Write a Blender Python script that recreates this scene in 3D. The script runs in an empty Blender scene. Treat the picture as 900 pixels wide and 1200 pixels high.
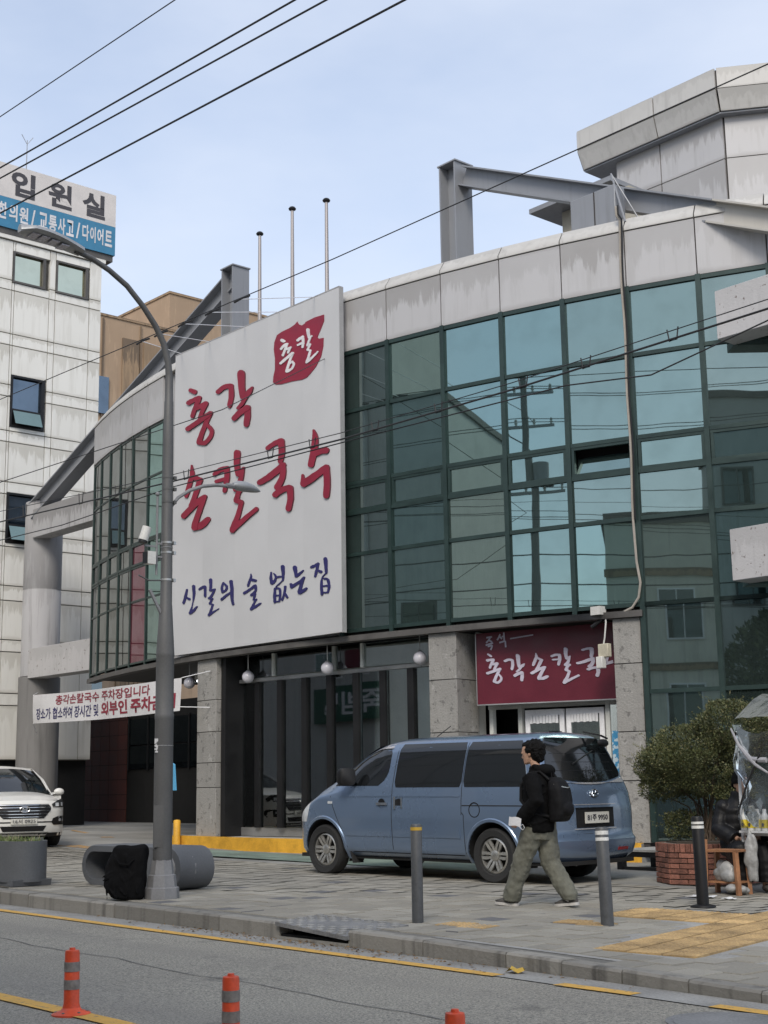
import bpy, bmesh, math, random
from mathutils import Vector, Matrix, noise
random.seed(7)
S = bpy.context.scene
COL = S.collection
PI = math.pi
sin, cos, rad = math.sin, math.cos, math.radians

# ------------------------------------------------------------------ camera, world, sun, exposure
# world axes: x runs along the road (negative = away to the left), y runs from the road to the restaurant, z up
F_PX, CX, CY = 1650.0, 450.0, 600.0
ROLL, PITCH, YAW = math.atan(0.0155), rad(11.0078), rad(41.5)
fh = Vector((-cos(YAW), sin(YAW), 0)); rh = Vector((sin(YAW), cos(YAW), 0)); up = Vector((0, 0, 1))
fw = fh * cos(PITCH) + up * sin(PITCH); uc = up * cos(PITCH) - fh * sin(PITCH)
cxv = rh * cos(ROLL) - uc * sin(ROLL); cyv = uc * cos(ROLL) + rh * sin(ROLL)
cam = bpy.data.cameras.new('camera'); camo = bpy.data.objects.new('camera', cam); COL.objects.link(camo)
cam.sensor_fit = 'VERTICAL'; cam.sensor_height = 24.0; cam.lens = F_PX / 1200 * 24.0
cam.clip_start = 0.1; cam.clip_end = 2000
R3 = Matrix((cxv, cyv, -fw)).transposed()
camo.matrix_world = Matrix.Translation((0, 0, 1.4)) @ R3.to_4x4()
S.camera = camo

SUN_EL, SUN_AZ = rad(42), rad(-52)          # azimuth measured from +x towards +y
w = bpy.data.worlds.new('World'); S.world = w; w.use_nodes = True
nt = w.node_tree; nt.nodes.clear()
out = nt.nodes.new('ShaderNodeOutputWorld'); bg = nt.nodes.new('ShaderNodeBackground')
sky = nt.nodes.new('ShaderNodeTexSky'); sky.sky_type = 'NISHITA'; sky.sun_disc = False
sky.sun_elevation = SUN_EL; sky.sun_rotation = PI / 2 - SUN_AZ
sky.air_density = 1.0; sky.dust_density = 1.6; sky.ozone_density = 1.0
# thin high cloud everywhere: the whole dome is part veiled, more towards pale white
tc = nt.nodes.new('ShaderNodeTexCoord'); mp = nt.nodes.new('ShaderNodeMapping'); mp.inputs['Scale'].default_value = (1.0, 1.0, 2.4)
nz = nt.nodes.new('ShaderNodeTexNoise'); nz.inputs['Scale'].default_value = 1.7; nz.inputs['Detail'].default_value = 6; nz.inputs['Roughness'].default_value = 0.55
rmp = nt.nodes.new('ShaderNodeMapRange'); rmp.inputs['From Min'].default_value = 0.32; rmp.inputs['From Max'].default_value = 0.75
rmp.inputs['To Min'].default_value = 0.36; rmp.inputs['To Max'].default_value = 0.9
mx = nt.nodes.new('ShaderNodeMixRGB'); mx.inputs['Color2'].default_value = (3.95, 4.25, 4.85, 1)
nt.links.new(tc.outputs['Generated'], mp.inputs['Vector']); nt.links.new(mp.outputs[0], nz.inputs['Vector'])
nt.links.new(nz.outputs['Fac'], rmp.inputs['Value']); nt.links.new(rmp.outputs[0], mx.inputs['Fac'])
nt.links.new(sky.outputs[0], mx.inputs['Color1']); nt.links.new(mx.outputs[0], bg.inputs['Color'])
bg.inputs['Strength'].default_value = 0.11
nt.links.new(bg.outputs[0], out.inputs['Surface'])
sl = bpy.data.lights.new('sun', 'SUN'); sl.energy = 1.2; sl.angle = rad(22); sl.color = (1.0, 0.93, 0.82)
so = bpy.data.objects.new('sun', sl); COL.objects.link(so)
sd = Vector((cos(SUN_EL) * cos(SUN_AZ), cos(SUN_EL) * sin(SUN_AZ), sin(SUN_EL)))
so.rotation_euler = (-sd).to_track_quat('-Z', 'Y').to_euler()
S.view_settings.view_transform = 'Standard'; S.view_settings.look = 'None'
S.view_settings.exposure = 1.0; S.view_settings.gamma = 1.0
S.cycles.max_bounces = 6; S.cycles.transparent_max_bounces = 12; S.cycles.use_denoising = True

# ------------------------------------------------------------------ materials
def _n(nt, t, **kw):
    n = nt.nodes.new(t)
    for k, v in kw.items(): n.inputs[k].default_value = v
    return n
def mix(nt, fac, a, b, mode='MIX'):
    n = nt.nodes.new('ShaderNodeMixRGB'); n.blend_type = mode
    for s, v in (('Fac', fac), ('Color1', a), ('Color2', b)):
        if hasattr(v, 'links') or hasattr(v, 'is_linked'): nt.links.new(v, n.inputs[s])
        else: n.inputs[s].default_value = v if not isinstance(v, tuple) else (*v[:3], 1)
    return n.outputs[0]
def rng(nt, v, a, b, c=0.0, d=1.0):
    n = _n(nt, 'ShaderNodeMapRange', **{'From Min': a, 'From Max': b, 'To Min': c, 'To Max': d}); n.clamp = True
    nt.links.new(v, n.inputs['Value']); return n.outputs[0]
def math_(nt, op, a, b=0.0):
    n = nt.nodes.new('ShaderNodeMath'); n.operation = op
    for i, v in enumerate((a, b)):
        if hasattr(v, 'is_linked'): nt.links.new(v, n.inputs[i])
        else: n.inputs[i].default_value = v
    return n.outputs[0]
def noise_tex(nt, scale, detail=4, rough=0.55, vec=None, stretch=None, seed=True):
    tc = nt.nodes.new('ShaderNodeTexCoord'); v = vec or tc.outputs['Object']
    oi = nt.nodes.new('ShaderNodeObjectInfo')
    mp = nt.nodes.new('ShaderNodeMapping')
    if stretch: mp.inputs['Scale'].default_value = stretch
    nt.links.new(v, mp.inputs['Vector'])
    src = mp.outputs[0]
    if seed:
        ad = nt.nodes.new('ShaderNodeVectorMath'); ad.operation = 'ADD'
        ml = nt.nodes.new('ShaderNodeVectorMath'); ml.operation = 'SCALE'; ml.inputs['Scale'].default_value = 37.0
        cb = nt.nodes.new('ShaderNodeCombineXYZ')
        for i in range(3): nt.links.new(oi.outputs['Random'], cb.inputs[i])
        nt.links.new(cb.outputs[0], ml.inputs[0]); nt.links.new(src, ad.inputs[0]); nt.links.new(ml.outputs[0], ad.inputs[1]); src = ad.outputs[0]
    n = _n(nt, 'ShaderNodeTexNoise', Scale=scale, Detail=detail, Roughness=rough)
    nt.links.new(src, n.inputs['Vector']); return n.outputs['Fac']
def newmat(name):
    m = bpy.data.materials.new(name); m.use_nodes = True
    nt = m.node_tree; p = nt.nodes['Principled BSDF']
    return m, nt, p
def M(name, col, rough=0.6, metal=0.0, var=0.14, vs=2.5, fine=0.08, fs=45, bump=0.0, bs=60, coat=0.0, spec=0.5, orand=0.0, sheen=0.0):
    """plain surface: base colour with slow and fine variation, optional relief"""
    m, nt, p = newmat(name)
    n1 = noise_tex(nt, vs, 5); n2 = noise_tex(nt, fs, 3)
    f = math_(nt, 'ADD', math_(nt, 'MULTIPLY', rng(nt, n1, .3, .7, -1, 1), var), math_(nt, 'MULTIPLY', rng(nt, n2, .3, .7, -1, 1), fine))
    if orand:
        oi = nt.nodes.new('ShaderNodeObjectInfo')
        f = math_(nt, 'ADD', f, rng(nt, oi.outputs['Random'], 0, 1, -orand, orand))
    f = math_(nt, 'ADD', f, 1.0)
    vm = nt.nodes.new('ShaderNodeVectorMath'); vm.operation = 'SCALE'; vm.inputs[0].default_value = col[:3]; nt.links.new(f, vm.inputs['Scale'])
    nt.links.new(vm.outputs[0], p.inputs['Base Color'])
    p.inputs['Roughness'].default_value = rough; p.inputs['Metallic'].default_value = metal
    p.inputs['Coat Weight'].default_value = coat; p.inputs['Specular IOR Level'].default_value = spec
    if sheen: p.inputs['Sheen Weight'].default_value = sheen
    nt.links.new(rng(nt, n1, .3, .7, max(.02, rough - .08), min(1, rough + .08)), p.inputs['Roughness'])
    if bump:
        b = _n(nt, 'ShaderNodeBump', Strength=bump, Distance=0.02); nt.links.new(noise_tex(nt, bs, 4), b.inputs['Height']); nt.links.new(b.outputs[0], p.inputs['Normal'])
    return m
def M_stain(name, base, stain, rough=0.55, top=0.55, streak=0.35, metal=0.0, rust=None, bump=0.0, grad=(0.35, 0.85), orand=0.05, edge=0.0):
    """weathered panel: ragged rain wash from the top edge, vertical streaks, edge grime and specks"""
    m, nt, p = newmat(name)
    tc = nt.nodes.new('ShaderNodeTexCoord'); sp = nt.nodes.new('ShaderNodeSeparateXYZ'); nt.links.new(tc.outputs['Generated'], sp.inputs[0])
    rag = noise_tex(nt, 1.0, 5, .65, stretch=(7, 7, .9)); str_ = noise_tex(nt, 1.0, 4, .6, stretch=(6, 6, .35)); big = noise_tex(nt, 1.1, 4)
    h = math_(nt, 'ADD', sp.outputs[2], rng(nt, rag, .3, .7, -.28, .28))
    oi0 = nt.nodes.new('ShaderNodeObjectInfo'); wash = math_(nt, 'MULTIPLY', rng(nt, h, grad[0] + .22, grad[0] + .36, 0, 1), math_(nt, 'MULTIPLY', top, rng(nt, math_(nt, 'FRACT', math_(nt, 'MULTIPLY', oi0.outputs['Random'], 7.31)), 0, 1, .25, 1.15)))
    st = math_(nt, 'MULTIPLY', rng(nt, str_, .5, .72, 0, 1), streak)
    f = math_(nt, 'MAXIMUM', wash, st)
    f = math_(nt, 'ADD', f, math_(nt, 'MULTIPLY', rng(nt, big, .3, .7, -1, 1), .08))
    if edge:
        # grime collected along the panel's edges
        ex = math_(nt, 'MULTIPLY', sp.outputs[2], math_(nt, 'SUBTRACT', 1.0, sp.outputs[2]))
        em = rng(nt, math_(nt, 'ADD', ex, rng(nt, big, .3, .7, -.03, .03)), 0.0, .09, edge, 0)
        f = math_(nt, 'MAXIMUM', f, em)
    c = mix(nt, f, base, stain)
    oi = nt.nodes.new('ShaderNodeObjectInfo')
    vm = nt.nodes.new('ShaderNodeVectorMath'); vm.operation = 'SCALE'; nt.links.new(c, vm.inputs[0]); nt.links.new(rng(nt, oi.outputs['Random'], 0, 1, 1 - orand, 1 + orand), vm.inputs['Scale'])
    c = vm.outputs[0]
    if rust:
        sp2 = noise_tex(nt, 9, 5, .7); c = mix(nt, rng(nt, sp2, .62, .66, 0, 1), c, rust)
    nt.links.new(c, p.inputs['Base Color']); p.inputs['Roughness'].default_value = rough; p.inputs['Metallic'].default_value = metal
    b = _n(nt, 'ShaderNodeBump', Strength=max(bump, .05), Distance=0.02); nt.links.new(noise_tex(nt, 30 if bump else 2, 4), b.inputs['Height']); nt.links.new(b.outputs[0], p.inputs['Normal'])
    return m
def M_pane(name, refl, dark, fac, rough=0.012, wob=0.014):
    """coated facade glass: strong tinted mirror over a dark interior"""
    m = bpy.data.materials.new(name); m.use_nodes = True; nt = m.node_tree; nt.nodes.clear()
    o = nt.nodes.new('ShaderNodeOutputMaterial'); g = nt.nodes.new('ShaderNodeBsdfGlossy'); d = nt.nodes.new('ShaderNodeBsdfDiffuse'); ms = nt.nodes.new('ShaderNodeMixShader')
    g.inputs['Color'].default_value = (*refl, 1); g.inputs['Roughness'].default_value = rough; d.inputs['Color'].default_value = (*dark, 1)
    lw = nt.nodes.new('ShaderNodeLayerWeight'); lw.inputs['Blend'].default_value = 0.35
    f = rng(nt, lw.outputs['Facing'], 0, 1, fac, min(.95, fac + .3))
    dirt = noise_tex(nt, 2.2, 5); f = math_(nt, 'SUBTRACT', f, rng(nt, dirt, .45, .75, 0, .09))
    b = _n(nt, 'ShaderNodeBump', Strength=wob, Distance=0.1); nt.links.new(noise_tex(nt, 0.6, 2), b.inputs['Height']); nt.links.new(b.outputs[0], g.inputs['Normal'])
    nt.links.new(f, ms.inputs['Fac']); nt.links.new(d.outputs[0], ms.inputs[1]); nt.links.new(g.outputs[0], ms.inputs[2]); nt.links.new(ms.outputs[0], o.inputs['Surface'])
    return m
def M_clear(name, tint, refl=0.25, rough=0.02, haze=0.0, hazecol=(.5, .5, .5), wob=0.0):
    """see-through glazing or film"""
    m = bpy.data.materials.new(name); m.use_nodes = True; nt = m.node_tree; nt.nodes.clear()
    o = nt.nodes.new('ShaderNodeOutputMaterial'); t = nt.nodes.new('ShaderNodeBsdfTransparent'); g = nt.nodes.new('ShaderNodeBsdfGlossy'); ms = nt.nodes.new('ShaderNodeMixShader')
    t.inputs['Color'].default_value = (*tint, 1); g.inputs['Roughness'].default_value = rough; g.inputs['Color'].default_value = (.9, .95, .95, 1)
    fr = nt.nodes.new('ShaderNodeFresnel'); fr.inputs['IOR'].default_value = 1.5
    f = math_(nt, 'ADD', fr.outputs[0], refl)
    src = t.outputs[0]
    if haze:
        d = nt.nodes.new('ShaderNodeBsdfDiffuse'); d.inputs['Color'].default_value = (*hazecol, 1); mh = nt.nodes.new('ShaderNodeMixShader')
        hn = noise_tex(nt, 5, 5); nt.links.new(rng(nt, hn, .3, .7, haze * .5, min(1, haze * 1.5)), mh.inputs['Fac']); nt.links.new(t.outputs[0], mh.inputs[1]); nt.links.new(d.outputs[0], mh.inputs[2]); src = mh.outputs[0]
    if wob:
        b = _n(nt, 'ShaderNodeBump', Strength=wob, Distance=0.1); nt.links.new(noise_tex(nt, 6, 4), b.inputs['Height']); nt.links.new(b.outputs[0], g.inputs['Normal'])
    nt.links.new(f, ms.inputs['Fac']); nt.links.new(src, ms.inputs[1]); nt.links.new(g.outputs[0], ms.inputs[2]); nt.links.new(ms.outputs[0], o.inputs['Surface'])
    return m
def M_emit(name, col, s):
    m, nt, p = newmat(name); p.inputs['Base Color'].default_value = (*col, 1); p.inputs['Emission Color'].default_value = (*col, 1); p.inputs['Emission Strength'].default_value = s; return m

# ------------------------------------------------------------------ objects
def origin(o):
    v = Vector((0, 0, 0))
    while o is not None:
        v += o.location; o = o.parent
    return v
def tag(o, label=None, cat=None, group=None, kind=None):
    if label: o['label'] = label
    if cat: o['category'] = cat
    if group: o['group'] = group
    if kind: o['kind'] = kind
    return o
def thing(name, label, cat, loc=(0, 0, 0), rotz=0.0, group=None):
    o = bpy.data.objects.new(name, None); COL.objects.link(o); o.empty_display_size = .2
    o.location = loc; o.rotation_euler = (0, 0, rotz)
    return tag(o, label, cat, group)
def copy_tree(o, parent=None):
    c = o.copy(); COL.objects.link(c)
    if parent is not None: c.parent = parent
    for ch in list(o.children): copy_tree(ch, c)
    return c
def link_mesh(name, me, parent=None, loc=None):
    o = bpy.data.objects.new(name, me); COL.objects.link(o)
    if parent is not None: o.parent = parent
    if loc is not None: o.location = loc
    return o
class MB:
    def __init__(s): s.v = []; s.f = []; s.mi = []; s.sm = []
    def add(s, vs, fs, mi=0, sm=False):
        b = len(s.v); s.v.extend(Vector(v) for v in vs)
        for f in fs: s.f.append([b + i for i in f]); s.mi.append(mi); s.sm.append(sm)
        return s
    def box(s, x0, x1, y0, y1, z0, z1, mi=0):
        return s.add([(x0, y0, z0), (x1, y0, z0), (x1, y1, z0), (x0, y1, z0), (x0, y0, z1), (x1, y0, z1), (x1, y1, z1), (x0, y1, z1)],
                     [(0, 3, 2, 1), (4, 5, 6, 7), (0, 1, 5, 4), (1, 2, 6, 5), (2, 3, 7, 6), (3, 0, 4, 7)], mi)
    def hexa(s, p, mi=0):  # p: bottom 4, top 4
        return s.add(p, [(0, 3, 2, 1), (4, 5, 6, 7), (0, 1, 5, 4), (1, 2, 6, 5), (2, 3, 7, 6), (3, 0, 4, 7)], mi)
    def bar(s, a, b, w, h, mi=0, upv=(0, 0, 1)):  # rectangular bar from a to b, w across, h along up
        a = Vector(a); b = Vector(b); d = (b - a).normalized(); u = Vector(upv)
        x = d.cross(u)
        if x.length < 1e-4: x = d.cross(Vector((0, 1, 0)))
        x.normalize(); u = x.cross(d).normalized(); x *= w / 2; u *= h / 2
        return s.hexa([a - x - u, a + x - u, b + x - u, b - x - u, a - x + u, a + x + u, b + x + u, b - x + u], mi)
    def ibeam(s, a, b, w, h, t=.03, mi=0, upv=(0, 0, 1)):
        a = Vector(a); b = Vector(b); d = (b - a).normalized(); x = d.cross(Vector(upv)).normalized(); u = x.cross(d).normalized()
        s.bar(a + u * (h / 2 - t / 2), b + u * (h / 2 - t / 2), w, t, mi, upv); s.bar(a - u * (h / 2 - t / 2), b - u * (h / 2 - t / 2), w, t, mi, upv)
        return s.bar(a, b, t, h - 2 * t - .002, mi, upv)
    def tube(s, pts, r, n=8, mi=0, cap=True, sm=True):
        pts = [Vector(p) for p in pts]; N = len(pts); rs = r if isinstance(r, (list, tuple)) else [r] * N
        vs = []; prev = None
        for i, p in enumerate(pts):
            d = (pts[min(i + 1, N - 1)] - pts[max(i - 1, 0)]).normalized()
            if prev is None:
                a = d.orthogonal().normalized()
                if abs(d.z) > .9: a = (Vector((1, 0, 0)) - d * d.x).normalized()
            else: a = (prev - d * prev.dot(d)).normalized()
            prev = a; b = d.cross(a)
            for k in range(n):
                t = 2 * PI * k / n; vs.append(p + (a * cos(t) + b * sin(t)) * rs[i])
        fs = [(i * n + k, i * n + (k + 1) % n, (i + 1) * n + (k + 1) % n, (i + 1) * n + k) for i in range(N - 1) for k in range(n)]
        s.add(vs, fs, mi, sm)
        if cap: s.add(vs[:n], [tuple(range(n))[::-1]], mi); s.add(vs[-n:], [tuple(range(n))], mi)
        return s
    def rings(s, R, mi=0, sm=True, cap=True):  # list of equal rings
        n = len(R[0]); vs = [p for r in R for p in r]
        fs = [(i * n + k, i * n + (k + 1) % n, (i + 1) * n + (k + 1) % n, (i + 1) * n + k) for i in range(len(R) - 1) for k in range(n)]
        s.add(vs, fs, mi, sm)
        if cap: s.add(R[0], [tuple(range(n))[::-1]], mi, sm); s.add(R[-1], [tuple(range(n))], mi, sm)
        return s
    def lathe(s, c, prof, n=24, mi=0, axis='z', sm=True, cap=True):
        c = Vector(c); R = []
        for r, h in prof:
            ring = []
            for k in range(n):
                t = 2 * PI * k / n; a, b = r * cos(t), r * sin(t)
                ring.append(c + Vector({'z': (a, b, h), 'x': (h, a, b), 'y': (b, h, a)}[axis]))
            R.append(ring)
        return s.rings(R, mi, sm, cap)
    def ball(s, c, r, n=14, m=9, mi=0):
        rx, ry, rz = r if isinstance(r, (tuple, list)) else (r, r, r); c = Vector(c); R = []
        for i in range(m + 1):
            a = -PI / 2 + PI * (i + .02 if i == 0 else i - .02 if i == m else i) / m
            R.append([c + Vector((rx * cos(a) * cos(2 * PI * k / n), ry * cos(a) * sin(2 * PI * k / n), rz * sin(a))) for k in range(n)])
        return s.rings(R, mi, True)
    def prism(s, poly, ext, mi=0, sm=False):  # polygon (3d points) pushed by ext
        e = Vector(ext); P = [Vector(p) for p in poly]; n = len(P)
        s.add(P + [p + e for p in P], [tuple(range(n))[::-1], tuple(range(n, 2 * n))] + [(k, (k + 1) % n, n + (k + 1) % n, n + k) for k in range(n)], mi, sm); return s
    def patch(s, grid, mi=0, sm=True, thick=None):  # grid of points rows x cols, optional rim pushed by thick
        r, c = len(grid), len(grid[0]); vs = [p for row in grid for p in row]
        s.add(vs, [(i * c + j, i * c + j + 1, (i + 1) * c + j + 1, (i + 1) * c + j) for i in range(r - 1) for j in range(c - 1)], mi, sm)
        if thick is not None:
            t = Vector(thick); b = [grid[0][j] for j in range(c)] + [grid[i][-1] for i in range(1, r)] + [grid[-1][j] for j in range(c - 2, -1, -1)] + [grid[i][0] for i in range(r - 2, 0, -1)]
            n = len(b); s.add([Vector(p) for p in b] + [Vector(p) + t for p in b], [(k, n + k, n + (k + 1) % n, (k + 1) % n) for k in range(n)], mi)
        return s
    def mesh(s, name, mats, off=None, clean=True):
        off = off or Vector((0, 0, 0)); me = bpy.data.meshes.new(name)
        me.from_pydata([tuple(v - off) for v in s.v], [], s.f)
        for m in (mats if isinstance(mats, (list, tuple)) else [mats]): me.materials.append(m)
        me.polygons.foreach_set('material_index', s.mi); me.polygons.foreach_set('use_smooth', s.sm)
        if clean:
            bm = bmesh.new(); bm.from_mesh(me); bmesh.ops.remove_doubles(bm, verts=bm.verts, dist=1e-5); bmesh.ops.recalc_face_normals(bm, faces=bm.faces); bm.to_mesh(me); bm.free()
        me.set_sharp_from_angle(angle=rad(42)); me.update(); return me
    def build(s, name, mats, parent=None, local=False, loc=None, **k):
        off = Vector((0, 0, 0)) if local or parent is None else origin(parent)
        if loc is not None: off = off + Vector(loc)
        o = link_mesh(name, s.mesh(name, mats, off if not local else None), parent)
        if loc is not None: o.location = loc
        return o
def bevel(o, w=.01, seg=2, ang=35):
    m = o.modifiers.new('bevel', 'BEVEL'); m.width = w; m.segments = seg; m.limit_method = 'ANGLE'; m.angle_limit = rad(ang); return o
def top(o, label, cat, group=None):  # a thing that is one mesh: put its origin at its base centre
    me = o.data; vs = [v.co for v in me.vertices]
    c = Vector(((min(v.x for v in vs) + max(v.x for v in vs)) / 2, (min(v.y for v in vs) + max(v.y for v in vs)) / 2, min(v.z for v in vs)))
    me.transform(Matrix.Translation(-c)); o.location = o.location + c; return tag(o, label, cat, group)
def fuse(mb, voxel, smooth=4, fac=.5, local=True):
    """overlapping shells -> one continuous skin"""
    me = mb.mesh('tmp', M_tmp, clean=True); o = bpy.data.objects.new('tmp', me); COL.objects.link(o)
    r = o.modifiers.new('r', 'REMESH'); r.mode = 'VOXEL'; r.voxel_size = voxel; r.use_smooth_shade = True
    sm = o.modifiers.new('s', 'SMOOTH'); sm.iterations = smooth; sm.factor = fac
    dg = bpy.context.evaluated_depsgraph_get(); dg.update()
    res = bpy.data.meshes.new_from_object(o.evaluated_get(dg)); res.materials.clear()
    bpy.data.objects.remove(o); bpy.data.meshes.remove(me); return res
M_tmp = bpy.data.materials.new('tmp_skin')
def text_mesh(body, bold=0.0, ext=0.0, space=1.0):
    c = bpy.data.curves.new('t', 'FONT'); c.body = body; c.offset = bold; c.extrude = ext; c.space_character = space; c.resolution_u = 3
    o = bpy.data.objects.new('t', c); COL.objects.link(o); dg = bpy.context.evaluated_depsgraph_get(); dg.update()
    me = bpy.data.meshes.new_from_object(o.evaluated_get(dg)); bpy.data.objects.remove(o); bpy.data.curves.remove(c); return me
def lettering(name, body, p0, ex, ey, mat, parent, bold=.01, space=1.0, local=False, thick=0.004):
    """text fitted into the parallelogram p0, p0+ex, p0+ey (one mesh)"""
    me = text_mesh(body, bold, .5, space); xs = [v.co.x for v in me.vertices]; ys = [v.co.y for v in me.vertices]
    x0, x1, y0, y1 = min(xs), max(xs), min(ys), max(ys); p0 = Vector(p0); ex = Vector(ex); ey = Vector(ey); n = ex.cross(ey).normalized()
    off = Vector((0, 0, 0)) if local else origin(parent)
    for v in me.vertices:
        v.co = p0 + ex * ((v.co.x - x0) / (x1 - x0)) + ey * ((v.co.y - y0) / (y1 - y0)) + n * ((v.co.z + .5) * thick) - off
    me.materials.clear(); me.materials.append(mat); return link_mesh(name, me, parent)

# ------------------------------------------------------------------ ground levels
KZ = [(-200, .30), (-80, .26), (-30, .24), (-23, .225), (-17.5, .20), (-12, .165), (-9, .125), (-7, .085), (-5.8, .055), (-5, .04), (200, .03)]
def lerp_tab(t, x):
    if x <= t[0][0]: return t[0][1]
    for (a, b), (c, d) in zip(t, t[1:]):
        if x <= c: return b + (d - b) * (x - a) / (c - a)
    return t[-1][1]
def gz(x, y):
    z = lerp_tab(KZ, x) - .004 * (max(8.3, min(y, 16)) - 8.3)
    if x < -23: z += .023 * min(8, -23 - x) * max(0, min(1, (y - 9) / 4))
    return z
def rz(x): return max(-.06, min(.12, -.0055 * (x + 11)))
def kerb_y(x): return 8.34 if x < -9.5 else 8.34 - .045 * (x + 9.5) if x < -5 else 8.14

M_asphalt, nt, p = newmat('asphalt')
n1 = noise_tex(nt, .55, 5, .6, seed=False); n2 = noise_tex(nt, 55, 5, .8, seed=False); n3 = noise_tex(nt, 14, 4, .6, seed=False)
v_ = nt.nodes.new('ShaderNodeTexVoronoi'); v_.inputs['Scale'].default_value = 42; tc_ = nt.nodes.new('ShaderNodeTexCoord'); nt.links.new(tc_.outputs['Object'], v_.inputs['Vector'])
c = mix(nt, rng(nt, n1, .35, .65), (.30, .281, .236), (.368, .346, .288))
c = mix(nt, rng(nt, n2, .46, .58), c, (.12, .115, .105)); c = mix(nt, math_(nt, 'MULTIPLY', rng(nt, v_.outputs['Distance'], .0, .28, 1, 0), .8), c, (.56, .54, .49))
c = mix(nt, math_(nt, 'MULTIPLY', rng(nt, n3, .55, .75), .3), c, (.17, .16, .145))
# worn tyre tracks: long soft streaks along the road
trk = noise_tex(nt, 1.0, 3, .5, stretch=(.05, 1.3, 1), seed=False); c = mix(nt, math_(nt, 'MULTIPLY', rng(nt, trk, .5, .7), .35), c, (.18, .17, .155))
oil = noise_tex(nt, 1.6, 3, .5, seed=False); c = mix(nt, math_(nt, 'MULTIPLY', rng(nt, oil, .64, .72), .5), c, (.09, .086, .08))
nt.links.new(c, p.inputs['Base Color']); p.inputs['Roughness'].default_value = .85
b = _n(nt, 'ShaderNodeBump', Strength=.55, Distance=.01); nt.links.new(n2, b.inputs['Height']); nt.links.new(b.outputs[0], p.inputs['Normal'])
M_kerb = M_stain('kerb_stone', (.245, .232, .205), (.075, .07, .062), .85, .1, .85, bump=.4, orand=.16)
M_gutter = M('gutter_concrete', (.27, .265, .25), .9, var=.25, vs=1.6, fine=.18, bump=.3)
M_earth = M('ground_earth', (.16, .155, .145), .95, var=.2, vs=.3)
M_fore = M('forecourt_concrete', (.23, .227, .212), .9, var=.3, vs=.7, fine=.16, fs=60, bump=.25)
M_green = M('faded_green_paint', (.15, .20, .165), .85, var=.35, vs=1.5, fine=.15)
M_bed = M('paving_bed', (.15, .145, .13), .95, var=.2, fine=.2)
M_yline, nt, p = newmat('yellow_road_paint')
c = mix(nt, rng(nt, noise_tex(nt, 22, 5, .7, seed=False), .57, .63), (.66, .375, .07), (.18, .16, .12)); c = mix(nt, math_(nt, 'MULTIPLY', rng(nt, noise_tex(nt, 3, 4, seed=False), .4, .7), .4), c, (.34, .23, .07))
nt.links.new(c, p.inputs['Base Color']); p.inputs['Roughness'].default_value = .75
M_faint, nt, p = newmat('worn_orange_paint')
c = mix(nt, rng(nt, noise_tex(nt, 7, 5, .7, seed=False), .46, .56), (.42, .23, .06), (.185, .18, .165)); nt.links.new(c, p.inputs['Base Color']); p.inputs['Roughness'].default_value = .85
# pavers: tone differs from stone to stone
M_paver, nt, p = newmat('grey_paver')
ge = nt.nodes.new('ShaderNodeNewGeometry'); oi = nt.nodes.new('ShaderNodeObjectInfo')
rn = math_(nt, 'FRACT', math_(nt, 'ADD', ge.outputs['Random Per Island'], oi.outputs['Random']))
rp = nt.nodes.new('ShaderNodeValToRGB'); rp.color_ramp.interpolation = 'CONSTANT'; els = rp.color_ramp.elements
els[0].position = 0; els[0].color = (.285, .266, .222, 1); els[1].position = .3; els[1].color = (.315, .295, .25, 1)
for pos, cc in ((.55, (.255, .238, .2)), (.78, (.34, .32, .272)), (.9, (.285, .26, .21)), (.965, (.125, .125, .13))): e = els.new(pos); e.color = (*cc, 1)
nt.links.new(rn, rp.inputs[0]); tcw = nt.nodes.new('ShaderNodeNewGeometry')
st = noise_tex(nt, .9, 5, .6, vec=tcw.outputs['Position'], seed=False); fi = noise_tex(nt, 55, 4, .7, vec=tcw.outputs['Position'], seed=False)
c = mix(nt, math_(nt, 'MULTIPLY', rng(nt, st, .45, .7), .35), rp.outputs[0], (.12, .115, .105)); c = mix(nt, math_(nt, 'MULTIPLY', rng(nt, fi, .4, .65), .3), c, (.12, .118, .112))
nt.links.new(c, p.inputs['Base Color']); p.inputs['Roughness'].default_value = .88
b = _n(nt, 'ShaderNodeBump', Strength=.35, Distance=.01); nt.links.new(fi, b.inputs['Height']); nt.links.new(b.outputs[0], p.inputs['Normal'])
M_tact = M('yellow_tactile_concrete', (.37, .25, .115), .85, var=.4, vs=2.2, fine=.2, orand=.14)

# ground sheet out to the horizon
MB().add([(-900, -900, -.14), (900, -900, -.14), (900, 1500, -.14), (-900, 1500, -.14)], [(0, 1, 2, 3)]).build('ground', M_earth).__setitem__('kind', 'structure')
def strip(name, xs, y0, y1, zf, mat, kind='structure', ny=1, dz=0.0):
    mb = MB(); ya = y0 if callable(y0) else (lambda x: y0); yb = y1 if callable(y1) else (lambda x: y1)
    g = [[(x, ya(x) + (yb(x) - ya(x)) * j / ny, zf(x, ya(x) + (yb(x) - ya(x)) * j / ny) + dz) for x in xs] for j in range(ny + 1)]
    mb.patch(g, sm=False); o = mb.build(name, mat, clean=False); o['kind'] = kind; return o
XS = [-200, -120, -80, -60, -45, -36, -30, -26, -23, -20, -17.5, -15, -12, -10.5, -9, -8, -7, -6.4, -5.8, -5.4, -5, -3, 0, 5, 15, 40, 90, 200]
rzz = lambda x, y: rz(x)
strip('road', XS, 1.1, lambda x: kerb_y(x) - .36, rzz, M_asphalt, ny=3)
strip('gutter', XS, lambda x: kerb_y(x) - .36, lambda x: kerb_y(x), rzz, M_gutter, dz=.006)
strip('far_pavement', XS, -5.0, 1.0, lambda x, y: rz(x) + .14, M_fore, ny=2)
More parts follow.
